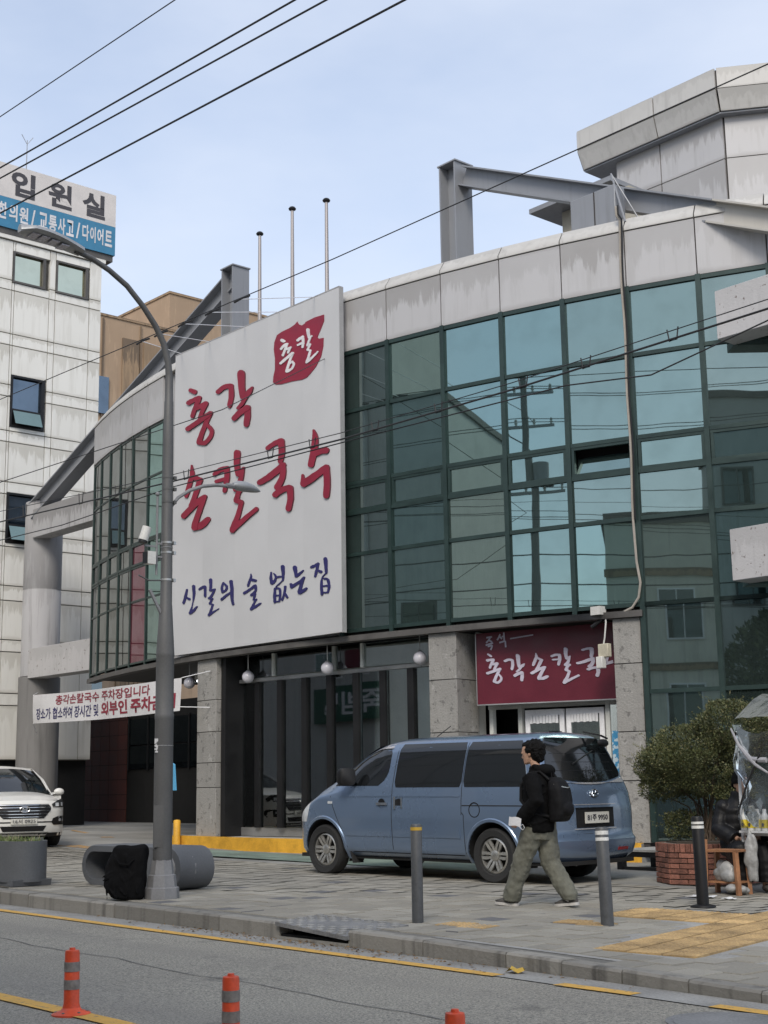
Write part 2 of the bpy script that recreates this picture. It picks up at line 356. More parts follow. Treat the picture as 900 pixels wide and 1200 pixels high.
MB().box(-200, 200, 1.0, 1.12, -.1, .14).build('far_kerb', M_kerb).__setitem__('kind', 'structure')
strip('paving_bed', XS, lambda x: kerb_y(x) + .16, 14.35, lambda x, y: gz(x, y) - .012, M_bed, ny=6)
strip('forecourt', XS, 14.35, 30.0, gz, M_fore, ny=8)
# painted lines
def dash(x0, x1, y, wd=.13):
    n = max(1, int((x1 - x0) / 1.5)); return strip('lane_line', [x0 + (x1 - x0) * i / n for i in range(n + 1)], y - wd / 2, y + wd / 2, rzz, M_yline, dz=.009)
dash(-45, -7.75, 7.93); dash(-7.12, -6.42, 7.90); dash(-5.75, -4.95, 7.86); dash(-4.2, -3.4, 7.86)
dash(-45, 25, 4.77, .15)
def floor_mark(name, pts, mat, dz=.006):
    o = MB().add([(x, y, gz(x, y) + dz) for x, y in pts], [tuple(range(len(pts)))]).build(name, mat, clean=False); o['kind'] = 'structure'; return o
floor_mark('parking_line', [(-33.6, 18.75), (-33.4, 18.55), (-28.9, 16.85), (-28.75, 17.1)], M_faint)
floor_mark('parking_line', [(-26.8, 14.55), (-24.6, 14.55), (-24.4, 14.95), (-26.6, 15.0)], M_faint)
floor_mark('parking_bay_paint', [(-24.8, 14.75), (-15.0, 14.75), (-15.0, 16.3), (-24.8, 16.0)], M_green)
# long cracks and patched seams in the asphalt
M_seam = M('tar_seam', (.11, .108, .104), .9)
def seam(pts, wd=.012):
    mb = MB(); g0 = []; g1 = []
    for i, (x, y) in enumerate(pts):
        j = .02 * math.sin(i * 2.3) + .015 * math.sin(i * 5.1); k = wd * (.7 + .5 * abs(math.sin(i * 1.7)))
        g0.append((x, y + j - k / 2, rz(x) + .005)); g1.append((x, y + j + k / 2, rz(x) + .005))
    mb.patch([g0, g1], sm=False); o = mb.build('tar_seam', M_seam, clean=False); o['kind'] = 'structure'
seam([(-14 + .35 * i, 6.55 - .012 * i + .03 * math.sin(i * .9)) for i in range(40)])
seam([(-9.5 + .05 * math.sin(i * 1.3), 4.9 + .12 * i) for i in range(14)], .010)

# kerb, stone by stone
kerb = thing('kerb', None, None, (0, 0, 0)); kerb['kind'] = 'structure'
x = -34.0; r_ = random.Random(3)
while x < 6:
    L = 1.0 if x < -8 else .6; a = x + .006; b_ = x + L - .006; j = r_.uniform(-.006, .006); jz = r_.uniform(-.004, .004)
    za, zb = gz(a, 8.4) + jz, gz(b_, 8.4) + jz; ya, yb = kerb_y(a) + j, kerb_y(b_) + j
    if not (-11.02 < x + L / 2 < -10.0):
        mb = MB(); ch = .018
        mb.rings([[(xx, yy, rz(xx) - .08), (xx, yy + .17, rz(xx) - .08), (xx, yy + .17, zz), (xx, yy + ch, zz), (xx, yy, max(zz - ch, rz(xx)))] for xx, yy, zz in ((a, ya, za), (b_, yb, zb))], sm=False)
        mb.build('kerb_stone', M_kerb, kerb, loc=((a + b_) / 2, ya, 0))
    x += L

# pavement, paver by paver: the 300 that show largest single, the rest in one mesh
pav = thing('pavement', None, None, (0, 0, 0)); pav['kind'] = 'structure'
TA = Vector((-.215, .9766, 0)); TB = Vector((.9766, .215, 0)); T0 = Vector((-7.72, 8.98, 0))
tiles = [(i, j) for i in range(3) for j in range(14)] + [(i, j) for i in range(-4, 0) for j in range(8, 11)]
def tile_c(i, j): return T0 + TB * (.15 + .3 * i) + TA * (.15 + .3 * j)
tset = [tile_c(i, j) for i, j in tiles]
extra = [(-9.75, 9.45, .1), (-9.15, 10.4, -.05)]
def in_tact(x, y):
    d = Vector((x, y, 0)) - T0; a, b = d.dot(TA), d.dot(TB)
    return (-.1 < a < 4.3 and -.1 < b < 1.0) or (2.3 < a < 3.4 and -1.3 < b < .1) or (-11.25 < x < -9.85 and y < 9.0)
cells = []; k = 0; y = 8.53; row = 0; r_ = random.Random(11)
while y < 14.3:
    x = -34 + (row % 2) * .15
    while x < 4:
        if not in_tact(x, y) and y > kerb_y(x) + .3: cells.append((x, y))
        x += .3
    y += .3; row += 1
cells.sort(key=lambda c: abs(c[0] + 10.2) * .5 + abs(c[1] - 8.2) * .9)
pm = MB().rings([[(sx * (.1465 - i), sy * (.1465 - i), -.04 if q == 0 else -.006 if q == 1 else 0) for sx, sy in ((-1, -1), (1, -1), (1, 1), (-1, 1))] for q, i in ((0, 0), (1, 0), (2, .005))], sm=False).mesh('paver', M_paver)
rest = MB()
for n_, (x, y) in enumerate(cells):
    dz = r_.uniform(-.004, .004)
    if n_ < 296:
        o = link_mesh('paver', pm, pav, (x, y, gz(x, y) + dz)); o.rotation_euler = (r_.uniform(-.012, .012), r_.uniform(-.012, .012), r_.uniform(-.01, .01))
    else:
        s = .1465; z = gz(x, y) + dz
        rest.add([(x - s, y - s, z), (x + s, y - s, z), (x + s, y + s, z), (x - s, y + s, z)], [(0, 1, 2, 3)])
o = rest.build('paver', M_paver, pav, clean=False); o['kind'] = 'stuff'
tp = thing('tactile_paving', None, None, (0, 0, 0)); tp['kind'] = 'structure'
tm = MB().box(-.147, .147, -.147, .147, -.04, 0)
for i in range(5):
    for j in range(5):
        cx_, cy_ = -.118 + .059 * i, -.118 + .059 * j
        tm.add([(cx_ - .019, cy_ - .019, 0), (cx_ + .019, cy_ - .019, 0), (cx_ + .019, cy_ + .019, 0), (cx_ - .019, cy_ + .019, 0), (cx_ - .009, cy_ - .009, .006), (cx_ + .009, cy_ - .009, .006), (cx_ + .009, cy_ + .009, .006), (cx_ - .009, cy_ + .009, .006)],
               [(4, 5, 6, 7), (0, 1, 5, 4), (1, 2, 6, 5), (2, 3, 7, 6), (3, 0, 4, 7)])
tm = tm.mesh('tactile_tile', M_tact)
for c_ in tset + [Vector((a + d, b + e, 0)) for a, b, _ in extra for d, e in ((0, 0), (.29, -.02))]:
    o = link_mesh('tactile_tile', tm, tp, (c_.x, c_.y, gz(c_.x, c_.y) + .004)); o.rotation_euler = (0, 0, math.atan2(TB.y, TB.x))
# dark fill between the tactile tiles and the cut pavers round them
strip('paving_fill', [-9.2, -8.6, -8, -7.4, -6.6, -6], 8.6, 13.3, lambda x, y: gz(x, y) - .008, M_gutter, ny=5)

# storm inlet: a tilted cover plate over a dark slot in the kerb line
M_iron = M('worn_cast_iron', (.19, .19, .19), .7, metal=.1, var=.25, fine=.2, bump=.3)
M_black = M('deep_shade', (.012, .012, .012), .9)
dc = thing('drain_cover', 'grey chequered drain cover tilted over the kerb inlet', 'drain cover', (-10.5, 8.65, gz(-10.5, 8.6)))
mb = MB(); P00, P10, P11, P01 = Vector((-11.02, 8.30, .160)), Vector((-9.98, 8.30, .095)), Vector((-9.9, 8.98, .150)), Vector((-11.2, 8.98, .170))
mb.hexa([P00 - up * .035, P10 - up * .035, P11 - up * .035, P01 - up * .035, P00, P10, P11, P01]); mb.build('plate', M_iron, dc)
mb = MB()
for i in range(14):
    for j in range(9):
        if (i + j) % 2: continue
        q = [(P00.lerp(P10, a).lerp(P01.lerp(P11, a), b)) for a, b in ((i / 14 + .008, j / 9 + .01), ((i + 1) / 14 - .008, j / 9 + .01), ((i + 1) / 14 - .008, (j + 1) / 9 - .01), (i / 14 + .008, (j + 1) / 9 - .01))]
        mb.hexa([p - up * .002 for p in q] + [p + up * .009 for p in q])
o = mb.build('chequer_relief', M_gutter, dc); o['kind'] = 'stuff'
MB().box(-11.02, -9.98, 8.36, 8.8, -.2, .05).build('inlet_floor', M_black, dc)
MB().box(-11.02, -9.98, 8.30, 8.34, rz(-10.5) + .003, .03).build('inlet_lip', M_kerb, dc)
# leaves and grit gathered in the gutter
M_leaf = M('dead_leaf', (.22, .13, .05), .9, var=.4, vs=20, orand=.3)
mb = MB(); r_ = random.Random(5)
for i in range(420):
    x = r_.gauss(-10.4, 1.5); y = kerb_y(x) - abs(r_.gauss(.02, .15)) - .02; s = r_.uniform(.006, .022); a = r_.uniform(0, 6.28); z = rz(x) + .008 + r_.uniform(0, .012)
    mb.add([(x + s * cos(a), y + s * sin(a), z), (x - s * sin(a) * .6, y + s * cos(a) * .6, z + r_.uniform(0, .012)), (x - s * cos(a), y - s * sin(a), z), (x + s * sin(a) * .6, y - s * cos(a) * .6, z + .004)], [(0, 1, 2, 3)])
o = mb.build('gutter_litter', M_leaf, clean=False); o['kind'] = 'stuff'
M_yleaf = M('yellow_leaf', (.55, .36, .06), .8, var=.2)
def leaf(x, y, s, label):
    z = rz(x) + .03; pts = [(x + s * math.cos(t) * (1 + .25 * math.cos(5 * t)), y + s * .9 * math.sin(t) * (1 + .25 * math.cos(5 * t)), z + .02 * math.sin(3 * t)) for t in [k * PI / 6 for k in range(12)]]
    o = MB().add(pts + [(x, y, z + .004)], [(k, (k + 1) % 12, 12) for k in range(12)]).build('fallen_leaf', M_yleaf); return top(o, label, 'leaf')
leaf(-7.75, 8.12, .075, 'yellow fallen leaf lying in the gutter by the kerb')
# manhole
mh = MB().lathe((-5.35, 7.42, rz(-5.35)), [(.36, -.03), (.36, .008), (.33, .008), (.325, .002), (.315, .002), (.31, .008), (.0, .008)], 40, cap=False).build('manhole_cover', M_iron)
top(mh, 'round dark iron manhole cover at the bottom edge of the road', 'manhole cover')

# ------------------------------------------------------------------ the restaurant: a shallow drum of glass on stone piers
UC, V0, RD = -23.4, 16.7, 26.0
def P(s, off=0.0, z=0.0): return Vector((UC + (RD + off) * sin(s / RD), V0 + RD - (RD + off) * cos(s / RD), z))
SR = [3.11, 4.33, 5.6, 6.85, 8.06, 9.24, 10.46, 11.61, 12.8, 14.0]
SL = [-8.49, -7.68, -6.79, -5.93, -5.03, -4.06, -3.21]
ROWS = [4.25, 5.68, 6.47, 7.05, 8.48, 9.65]
M_mull = M('dark_green_frame', (.022, .042, .038), .4, metal=.3, var=.2, fine=.1)
M_glassA2 = M_pane('teal_mirror_glass_worn', (.37, .48, .45), (.045, .06, .056), .54, wob=.022)
M_glassA3 = M_pane('teal_mirror_glass_deep', (.34, .48, .455), (.028, .044, .042), .62, wob=.010)
M_glassA = M_pane('teal_mirror_glass', (.355, .48, .45), (.035, .052, .049), .58)
M_glassB = M_pane('grey_mirror_glass', (.46, .48, .47), (.035, .036, .036), .46)
M_glassD = M_pane('dark_mirror_glass', (.42, .52, .50), (.028, .04, .038), .50)
M_film = M_pane('maroon_backed_glass', (.45, .40, .42), (.13, .018, .035), .30)
M_fascia = M_stain('fascia_panel', (.42, .415, .42), (.235, .225, .215), .45, .62, .3, grad=(.30, .8), orand=.035, edge=.55)
M_coping = M_stain('coping_panel', (.47, .46, .44), (.26, .25, .235), .5, .35, .45, orand=.04, edge=.5)
M_joint = M('dark_joint', (.045, .04, .038), .9)
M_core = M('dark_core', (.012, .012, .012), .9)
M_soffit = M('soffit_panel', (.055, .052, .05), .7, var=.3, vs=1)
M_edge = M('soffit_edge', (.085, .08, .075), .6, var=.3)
M_stone = M_stain('granite_slab', (.31, .30, .28), (.17, .165, .155), .75, .25, .35, bump=.5, orand=.09)
_nt = M_stone.node_tree
# speckle and glue blots on the bare stone
def add_specks(m, scale, lo, hi, col, amt):
    nt = m.node_tree; p = nt.nodes['Principled BSDF']; src = p.inputs['Base Color'].links[0].from_socket
    c = mix(nt, math_(nt, 'MULTIPLY', rng(nt, noise_tex(nt, scale, 5, .7), lo, hi), amt), src, col); nt.links.new(c, p.inputs['Base Color'])
add_specks(M_stone, 120, .5, .6, (.12, .118, .115), .55); add_specks(M_stone, 8, .58, .62, (.10, .095, .09), .7); add_specks(M_stone, 3, .6, .64, (.44, .43, .41), .45)
M_step = M('yellow_step_paint', (.62, .33, .03), .6, var=.2, fine=.12, vs=4)
M_steptop = M('step_granite', (.30, .295, .28), .8, var=.2, fine=.15)
M_conc = M_stain('weathered_concrete', (.36, .355, .36), (.15, .145, .14), .8, .55, .75, bump=.25, grad=(.2, .8))
M_concD = M_stain('dark_concrete', (.19, .185, .18), (.09, .088, .085), .85, .4, .7, bump=.3)
M_peel = M_stain('peeling_paint', (.46, .45, .45), (.24, .235, .23), .7, .3, .35, bump=.2, rust=(.13, .10, .085))
M_steel = M_stain('grey_steel', (.26, .27, .29), (.16, .16, .165), .5, .2, .35, metal=.15)
M_steelL = M_stain('beige_steel', (.47, .45, .41), (.28, .25, .21), .55, .2, .3)
M_blackm = M('black_metal', (.014, .014, .015), .45, metal=.3, fine=.2)
M_alu = M('brushed_aluminium', (.42, .42, .41), .35, metal=.7, var=.1)
M_white = M('white_frame', (.78, .78, .79), .45, var=.08)
M_int = M('interior_grey', (.55, .56, .53), .9, var=.3, vs=.8)
M_int2 = M('mirrored_street_beige', (.78, .68, .50), .9, var=.2, vs=.8)
M_wine = M('wine_tile', (.10, .032, .026), .6, var=.25, orand=.12)
M_shopglass = M_clear('shop_glass', (.95, .97, .95), .16)

BLD = thing('restaurant_building', 'glass fronted restaurant building with curved facade, grey fascia and stone piers', 'building', (-22, 18, .2))
r_ = random.Random(21)
def pane(name, a, b, z0, z1, mat, tilt=.0022, off=0.0, inset=.03):
    A, B = P(a, off), P(b, off); d = (B - A).normalized(); n = Vector((d.y, -d.x, 0)); A = A + d * inset; B = B - d * inset
    t1, t2 = r_.gauss(0, tilt), r_.gauss(0, tilt); h = z1 - z0; L = (B - A).length
    q = [A + up * (z0 + .02) + n * (t2 * L / 2 - t1 * h / 2), B + up * (z0 + .02) + n * (-t2 * L / 2 - t1 * h / 2), B + up * (z1 - .02) + n * (-t2 * L / 2 + t1 * h / 2), A + up * (z1 - .02) + n * (t2 * L / 2 + t1 * h / 2)]
    mb = MB().hexa([q[0], q[1], q[1] - n * .012, q[0] - n * .012, q[3], q[2], q[2] - n * .012, q[3] - n * .012])
    c = (q[0] + q[2]) / 2 - origin(BLD)
    return mb.build(name, mat, BLD, loc=c)
def seg_bar(name, a, b, z0, z1, o0, o1, mat, parent=None, ins=0.0):
    """bar following one facet from s=a to s=b between two offsets"""
    A0, B0, A1, B1 = P(a, o0), P(b, o0), P(a, o1), P(b, o1); d = (B0 - A0).normalized() * ins
    A0, A1, B0, B1 = A0 + d, A1 + d, B0 - d, B1 - d
    c = (A0 + B1) / 2 + up * z0 - origin(parent or BLD)
    return MB().hexa([A0 + up * z0, B0 + up * z0, B1 + up * z0, A1 + up * z0, A0 + up * z1, B0 + up * z1, B1 + up * z1, A1 + up * z1]).build(name, mat, parent or BLD, loc=c)
def mullion(s, z0, z1, wd=.085, o0=.055, o1=-.12):
    ds = wd / 2
    A = [P(s - ds, o0), P(s + ds, o0), P(s + ds, o1), P(s - ds, o1)]
    MB().hexa([p + up * z0 for p in A] + [p + up * z1 for p in A]).build('mullion', M_mull, BLD, loc=P(s, 0, z0) - origin(BLD))
def bay(a, b, rows, mats, opn=False, sub=None):
    for k in range(len(rows) - 1):
        z0, z1 = rows[k], rows[k + 1]; m = mats[k]
        if m is M_glassA: m = r_.choice([M_glassA, M_glassA, M_glassA2, M_glassA3])
        if opn and k == 2:
            # hopper window tipped inwards at its head
            A, B = P(a, -.03), P(b, -.03); d = (B - A).normalized(); n = Vector((d.y, -d.x, 0)); A += d * .1; B -= d * .1; q0, q1, q2, q3 = A + up * (z0 + .06), B + up * (z0 + .06), B + up * (z1 - .19) - n * .13, A + up * (z1 - .19) - n * .13
            MB().hexa([q0, q1, q1 - n * .02, q0 - n * .02, q3, q2, q2 - n * .02, q3 - n * .02]).build('window_pane', m, BLD, loc=(q0 + q2) / 2 - origin(BLD))
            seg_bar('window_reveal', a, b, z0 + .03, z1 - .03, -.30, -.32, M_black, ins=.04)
        else: pane('window_pane', a, b, z0, z1, m)
        if k == 2:  # opening row has its own heavier sash
            for zz in ((z0 + .034, z0 + .082), (z1 - .082, z1 - .034)): seg_bar('window_sash', a, b, zz[0], zz[1], .03, -.05, M_mull, ins=.045)
            for aa in (a + .05, b - .05 - .05): seg_bar('window_sash', aa, aa + .05, z0 + .083, z1 - .083, .03, -.05, M_mull)
    for z in rows:
        tw, to = (.022, .02) if a < -3 else (.034, .04); seg_bar('transom', a, b, z - tw, z + tw, to, -.10, M_mull, ins=.0435 if a > 0 else .031)
for i, (a, b) in enumerate(zip(SR, SR[1:])):
    g = M_glassD if i == 0 else M_glassA
    low = b > 9.3
    rows = ([.46, 2.83] if low else []) + ROWS
    bay(a, b, rows, [g] * (len(rows) - 1), opn=(i == 4)) if not low else bay(a, b, [.46, 2.83] + ROWS[:1], [M_glassD] * 2) or bay(a, b, ROWS, [g] * 5)
for s in SR: mullion(s, .46 if s > 9.2 else 4.16, 9.70)
for i, (a, b) in enumerate(zip(SL, SL[1:])):
    g = M_glassA if i == 5 else M_glassB
    ms = [g] * 5
    if i == 4: ms = [M_film, M_film, M_film, M_glassB, M_glassB]
    bay(a, b, ROWS, ms)
for s in SL: mullion(s, 4.16, 9.70, .06, .03, -.08)
# fascia and coping, panel by panel, over dark backing
ALL = SL + [-2.0, -.7, .6, 1.9] + SR
for a, b in zip(ALL, ALL[1:]):
    if -3.3 < a < 3.0:
        seg_bar('fascia_panel', a, b, 4.2, 10.69, -.06, -.12, M_fascia, ins=.008)
    else: seg_bar('fascia_panel', a, b, 9.69, 10.685, .045, -.02, M_fascia, ins=.011)
    A0, B0, A1, B1 = P(a, .06), P(b, .06), P(a, -.10), P(b, -.10); d = (B0 - A0).normalized() * .011; A0, A1, B0, B1 = A0 + d, A1 + d, B0 - d, B1 - d
    A2, B2 = A1 + (A1 - A0) * 2.6, B1 + (B1 - B0) * 2.6
    mb = MB(); mb.rings([[X0 + up * 10.705, X0 + up * 10.76, X1 + up * 10.975, X2 + up * 10.985, X2 + up * 10.705] for X0, X1, X2 in ((A0, A1, A2), (B0, B1, B2))], sm=False)
    mb.build('coping_panel', M_coping, BLD, loc=A0 + up * 10.7 - origin(BLD))
def arc_poly(off, a=-8.49, b=14.0, n=40): return [P(a + (b - a) * k / n, off) for k in range(n + 1)]
def slab(name, off, z0, z1, mat, yb=32.0, a=-8.49, b=14.0):
    pl = arc_poly(off, a, b); pl = pl + [Vector((pl[-1].x, yb, 0)), Vector((pl[0].x, yb, 0))]
    return MB().prism([p + up * z0 for p in pl], (0, 0, z1 - z0)).build(name, mat, BLD, clean=True)
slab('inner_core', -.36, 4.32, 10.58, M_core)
slab('roof_deck', -.125, 10.6, 10.66, M_concD)
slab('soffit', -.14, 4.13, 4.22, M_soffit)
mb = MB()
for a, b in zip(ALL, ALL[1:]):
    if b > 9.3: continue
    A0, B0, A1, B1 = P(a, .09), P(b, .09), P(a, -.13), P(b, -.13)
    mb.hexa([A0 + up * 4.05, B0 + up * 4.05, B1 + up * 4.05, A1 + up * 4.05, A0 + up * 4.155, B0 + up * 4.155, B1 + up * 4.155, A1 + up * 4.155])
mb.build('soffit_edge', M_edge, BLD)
mb = MB()
for a, b in zip(ALL, ALL[1:]):
    A0, B0, A1, B1 = P(a, .0), P(b, .0), P(a, -.05), P(b, -.05)
    if not (-3.3 < a < 3.0): mb.hexa([A0 + up * 9.655, B0 + up * 9.655, B1 + up * 9.655, A1 + up * 9.655, A0 + up * 10.7, B0 + up * 10.7, B1 + up * 10.7, A1 + up * 10.7])
mb.build('fascia_backing', M_joint, BLD)
# stone piers of stacked slabs
def pier(s0, s1, depth, joints, zb=.44):
    zs = [zb] + joints + [4.05]
    for z0, z1 in zip(zs, zs[1:]):
        A = [P(s0, .005), P(s1, .005), P(s1, -depth), P(s0, -depth)]
        o = MB().hexa([p + up * (z0 + .006) for p in A] + [p + up * (z1 - .006) for p in A]).build('stone_slab', M_stone, BLD, loc=P(s0, 0, z0) - origin(BLD)); bevel(o, .006, 1)
    A = [P(s0 + .02, -.02), P(s1 - .02, -.02), P(s1 - .02, -depth + .02), P(s0 + .02, -depth + .02)]
    MB().hexa([p + up * (zb - .2) for p in A] + [p + up * 4.12 for p in A]).build('pier_core', M_joint, BLD)
pier(-1.53, -.79, .62, [1.42, 1.92, 2.55, 3.2]); pier(5.13, 5.72, .7, [1.35, 2.3, 3.22]); pier(8.70, 9.17, .75, [1.42, 2.2, 3.30])
# step with painted riser along the front
SS = [-2.35 + .6 * k for k in range(20)]
mb = MB(); mr = MB()
for a, b in zip(SS, SS[1:]):
    A0, B0, A1, B1 = P(a, .12), P(b, .12), P(a, -1.2), P(b, -1.2)
    mb.hexa([A0 + up * 0, B0 + up * 0, B1, A1, A0 + up * .44, B0 + up * .44, B1 + up * .44, A1 + up * .44])
    Ao, Bo = P(a, .128), P(b, .128); mr.hexa([Ao + up * .05, Bo + up * .05, P(b, .121) + up * .05, P(a, .121) + up * .05, Ao + up * .435, Bo + up * .435, P(b, .121) + up * .435, P(a, .121) + up * .435])
    Ao, Bo = P(a, .128), P(b, .128); mr.hexa([Ao + up * .4355, Bo + up * .4355, P(b, -.0) + up * .4415, P(a, -.0) + up * .4415, Ao + up * .445, Bo + up * .445, P(b, -.0) + up * .448, P(a, -.0) + up * .448])
mb.build('step', M_steptop, BLD); mr.build('step_riser', M_step, BLD)
# folding glass shopfront between the first two piers, set back a metre
def sx(x, off): return RD * math.asin((x - UC) / (RD + off))
posts = [sx(x, -.55) for x in (-24.28, -23.43, -22.69, -21.94, -21.22, -20.51, -19.84, -19.18, -18.45)]
for k, s in enumerate(posts):
    wd = .15 if k else .3
    seg_bar('shop_post', s - wd / 2, s + wd / 2, .62, 3.52, -.48, -.60, M_blackm)
for a, b in zip(posts, posts[1:]): seg_bar('shop_pane', a + (.15 if a == posts[0] else .075), b - .075, .64, 3.52, -.54, -.55, M_shopglass)
seg_bar('shop_track', posts[0], posts[-1], .452, .62, -.47, -.62, M_alu)
seg_bar('shop_rail', posts[0] + .1, posts[-1], 3.53, 3.60, -.42, -.60, M_alu)
up_s = [posts[0] + .1, sx(-22.9, -.55), sx(-21.1, -.55), sx(-20.35, -.55), posts[-1]]
for a, b in zip(up_s, up_s[1:]):
    seg_bar('fanlight_pane', a + .03, b - .03, 3.62, 4.06, -.53, -.54, M_shopglass); seg_bar('fanlight_post', b - .03, b + .03, 3.61, 4.07, -.48, -.58, M_int)
seg_bar('head_rail', posts[0], posts[-1], 4.07, 4.125, -.45, -.6, M_blackm)
# black side jamb with peeling edge next to the left pier
seg_bar('side_jamb', -.76, -.60, .45, 4.1, -.1, -.6, M_blackm)
# room behind
for s0, s1, z0, z1, m in ((-1.0, 5.6, .45, 1.95, M_int2), (-1.0, 5.6, 1.952, 4.1, M_int)): seg_bar('back_wall', s0, s1, z0, z1, -1.02, -1.10, m)  # beige below, grey above: the street's reflection painted as wall colour
for s in (-1.05, 5.62): seg_bar('room_side_wall', s - .04, s + .04, .45, 4.1, -.62, -1.01, M_int)

# entrance bay: doors under the wine sign
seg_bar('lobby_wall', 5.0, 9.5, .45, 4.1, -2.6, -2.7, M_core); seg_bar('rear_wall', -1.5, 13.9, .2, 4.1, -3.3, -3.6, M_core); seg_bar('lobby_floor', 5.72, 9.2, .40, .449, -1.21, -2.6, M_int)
for a in (5.95, 6.55, 8.25): seg_bar('door_post', a - .04, a + .04, .45, 2.76, -.74, -.84, M_int)
seg_bar('door_head', 5.9, 8.7, 2.70, 2.78, -.725, -.85, M_int)
def door(a, b):
    d = MB()
    for s0, s1, z0, z1 in ((a, a + .09, .46, 2.66), (b - .09, b, .46, 2.66), (a + .09, b - .09, 2.56, 2.66), (a + .09, b - .09, .46, .62)):
        A = [P(s0, -.75), P(s1, -.75), P(s1, -.80), P(s0, -.80)]; d.hexa([p + up * z0 for p in A] + [p + up * z1 for p in A])
    f = d.build('door', M_white, BLD)
    seg_bar('door_pane', a + .09, b - .09, .62, 2.56, -.77, -.78, M_shopglass, f)
    e = MB()   # paper edging with a dotted trim taped along the head of the door
    for k in range(9):
        q0, q1 = a + .1 + (b - a - .2) * k / 9, a + .1 + (b - a - .2) * (k + .86) / 9; A = [P(q0, -.735), P(q1, -.735), P(q1, -.748), P(q0, -.748)]; e.hexa([p + up * (2.42 + .008 * (k % 2)) for p in A] + [p + up * 2.56 for p in A])
    e.build('paper_trim', M_white, f)
door(6.65, 7.42); door(7.46, 8.18)
# carport under the left half
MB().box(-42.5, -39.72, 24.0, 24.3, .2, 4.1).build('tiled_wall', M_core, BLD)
for i in range(5):
    for j in range(8):
        MB().box(-42.4 + .545 * i, -42.4 + .545 * i + .53, 23.975, 23.998, .32 + .47 * j, .32 + .47 * j + .455).build('wall_tile', M_wine, BLD, loc=(-42.4 + .545 * i + 22, 5.97, .12 + .47 * j))
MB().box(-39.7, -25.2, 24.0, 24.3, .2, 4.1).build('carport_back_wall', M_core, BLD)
M_dwin = M_pane('dark_window', (.25, .3, .3), (.008, .01, .012), .25)
for k in range(4):
    x0 = -39.5 + 1.15 * k
    for z0, z1 in ((2.05, 2.75), (2.8, 3.6)):
        MB().box(x0, x0 + 1.05, 23.96, 23.985, z0, z1).build('window_pane', M_dwin, BLD, loc=(x0 + 22, 5.96, z0 - .2))
    MB().box(x0 - .07, x0, 23.93, 23.998, 2.0, 3.65).build('window_post', M_blackm, BLD, loc=(x0 + 22, 5.95, 1.8))
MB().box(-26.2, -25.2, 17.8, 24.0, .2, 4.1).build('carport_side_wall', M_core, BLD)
# round columns with tie beams and raking steel, one at either end
def column(cx, cy, sgn):
    zz = [(.25, .58), (2.1, .58), (4.52, .58), (4.54, .535), (6.93, .535), (6.95, .52), (6.99, .52), (7.01, .535), (9.47, .535), (9.5, .52)]
    mb = MB().lathe((cx, cy, 0), [(r, z) for z, r in zz[:3]], 20); mb.build('column', M_concD, BLD, loc=(cx + 22, cy - 18, 0))
    MB().lathe((cx, cy, 0), [(r, z) for z, r in zz[3:]], 20).build('column', M_conc, BLD, loc=(cx + 22, cy - 18, 4.3))
    xe = -31.75 if sgn < 0 else -12.75
    for z0, z1, m in ((8.40, 9.22, M_conc if sgn < 0 else M_peel), (4.46, 5.28, M_peel)):
        o = MB().box(min(cx - sgn * .3, xe), max(cx - sgn * .3, xe), cy - .52, cy - .05, z0, z1).build('tie_beam', m, BLD, loc=((cx + xe) / 2 + 22, cy - 18, z0)); bevel(o, .01, 1)
column(-36.1, 18.95, -1); column(-9.3, 19.05, 1)
MB().ibeam((-36.0, 18.62, 9.20), (-26.25, 18.62, 13.30), .40, .50, .035).build('raking_beam', M_steel, BLD)
MB().ibeam((-18.75, 18.9, 13.42), (-12.95, 18.95, 10.76), .32, .40, .03).build('raking_beam', M_steel, BLD)
MB().ibeam((-12.94, 18.95, 10.755), (-9.3, 19.0, 9.10), .32, .40, .03).build('raking_beam', M_steelL, BLD)
for cx_, yy_, zt_ in ((-26.12, 18.5, 13.52), (-19.02, 18.9, 13.72)):
    mb = MB(); mb.ibeam((cx_, yy_, 10.6), (cx_, yy_, zt_), .48, .46, .035, upv=(1, 0, 0)); mb.box(cx_ - .26, cx_ + .26, yy_ - .26, yy_ + .26, zt_, zt_ + .03); mb.build('steel_post', M_steel, BLD)
# rooftop plant room with overhanging parapet
pen = [Vector((-19.2, 30, 0)), Vector((-19.2, 23, 0)), Vector((-17.05, 23, 0)), Vector((-15.46, 23, 0)), Vector((-13.2, 24.75, 0)), Vector((-12.5, 27.5, 0)), Vector((-12.5, 30, 0))]
body = [Vector((-18.40, 30, 0)), Vector((-18.40, 23.36, 0)), Vector((-17.2, 23.36, 0)), Vector((-15.58, 23.36, 0)), Vector((-13.45, 24.95, 0)), Vector((-12.8, 27.6, 0)), Vector((-12.8, 30, 0))]
penlow = [Vector((-19.16, 30, 0)), Vector((-19.16, 23.14, 0)), Vector((-17.07, 23.14, 0)), Vector((-15.5, 23.14, 0)), Vector((-13.28, 24.84, 0)), Vector((-12.7, 27.55, 0)), Vector((-12.7, 30, 0))]
MB().prism([p + up * 14.97 for p in penlow], (0, 0, .8)).build('plant_room_core', M_joint, BLD); MB().prism([p + up * 10.62 for p in body], (0, 0, 4.34)).build('plant_room_core', M_joint, BLD)
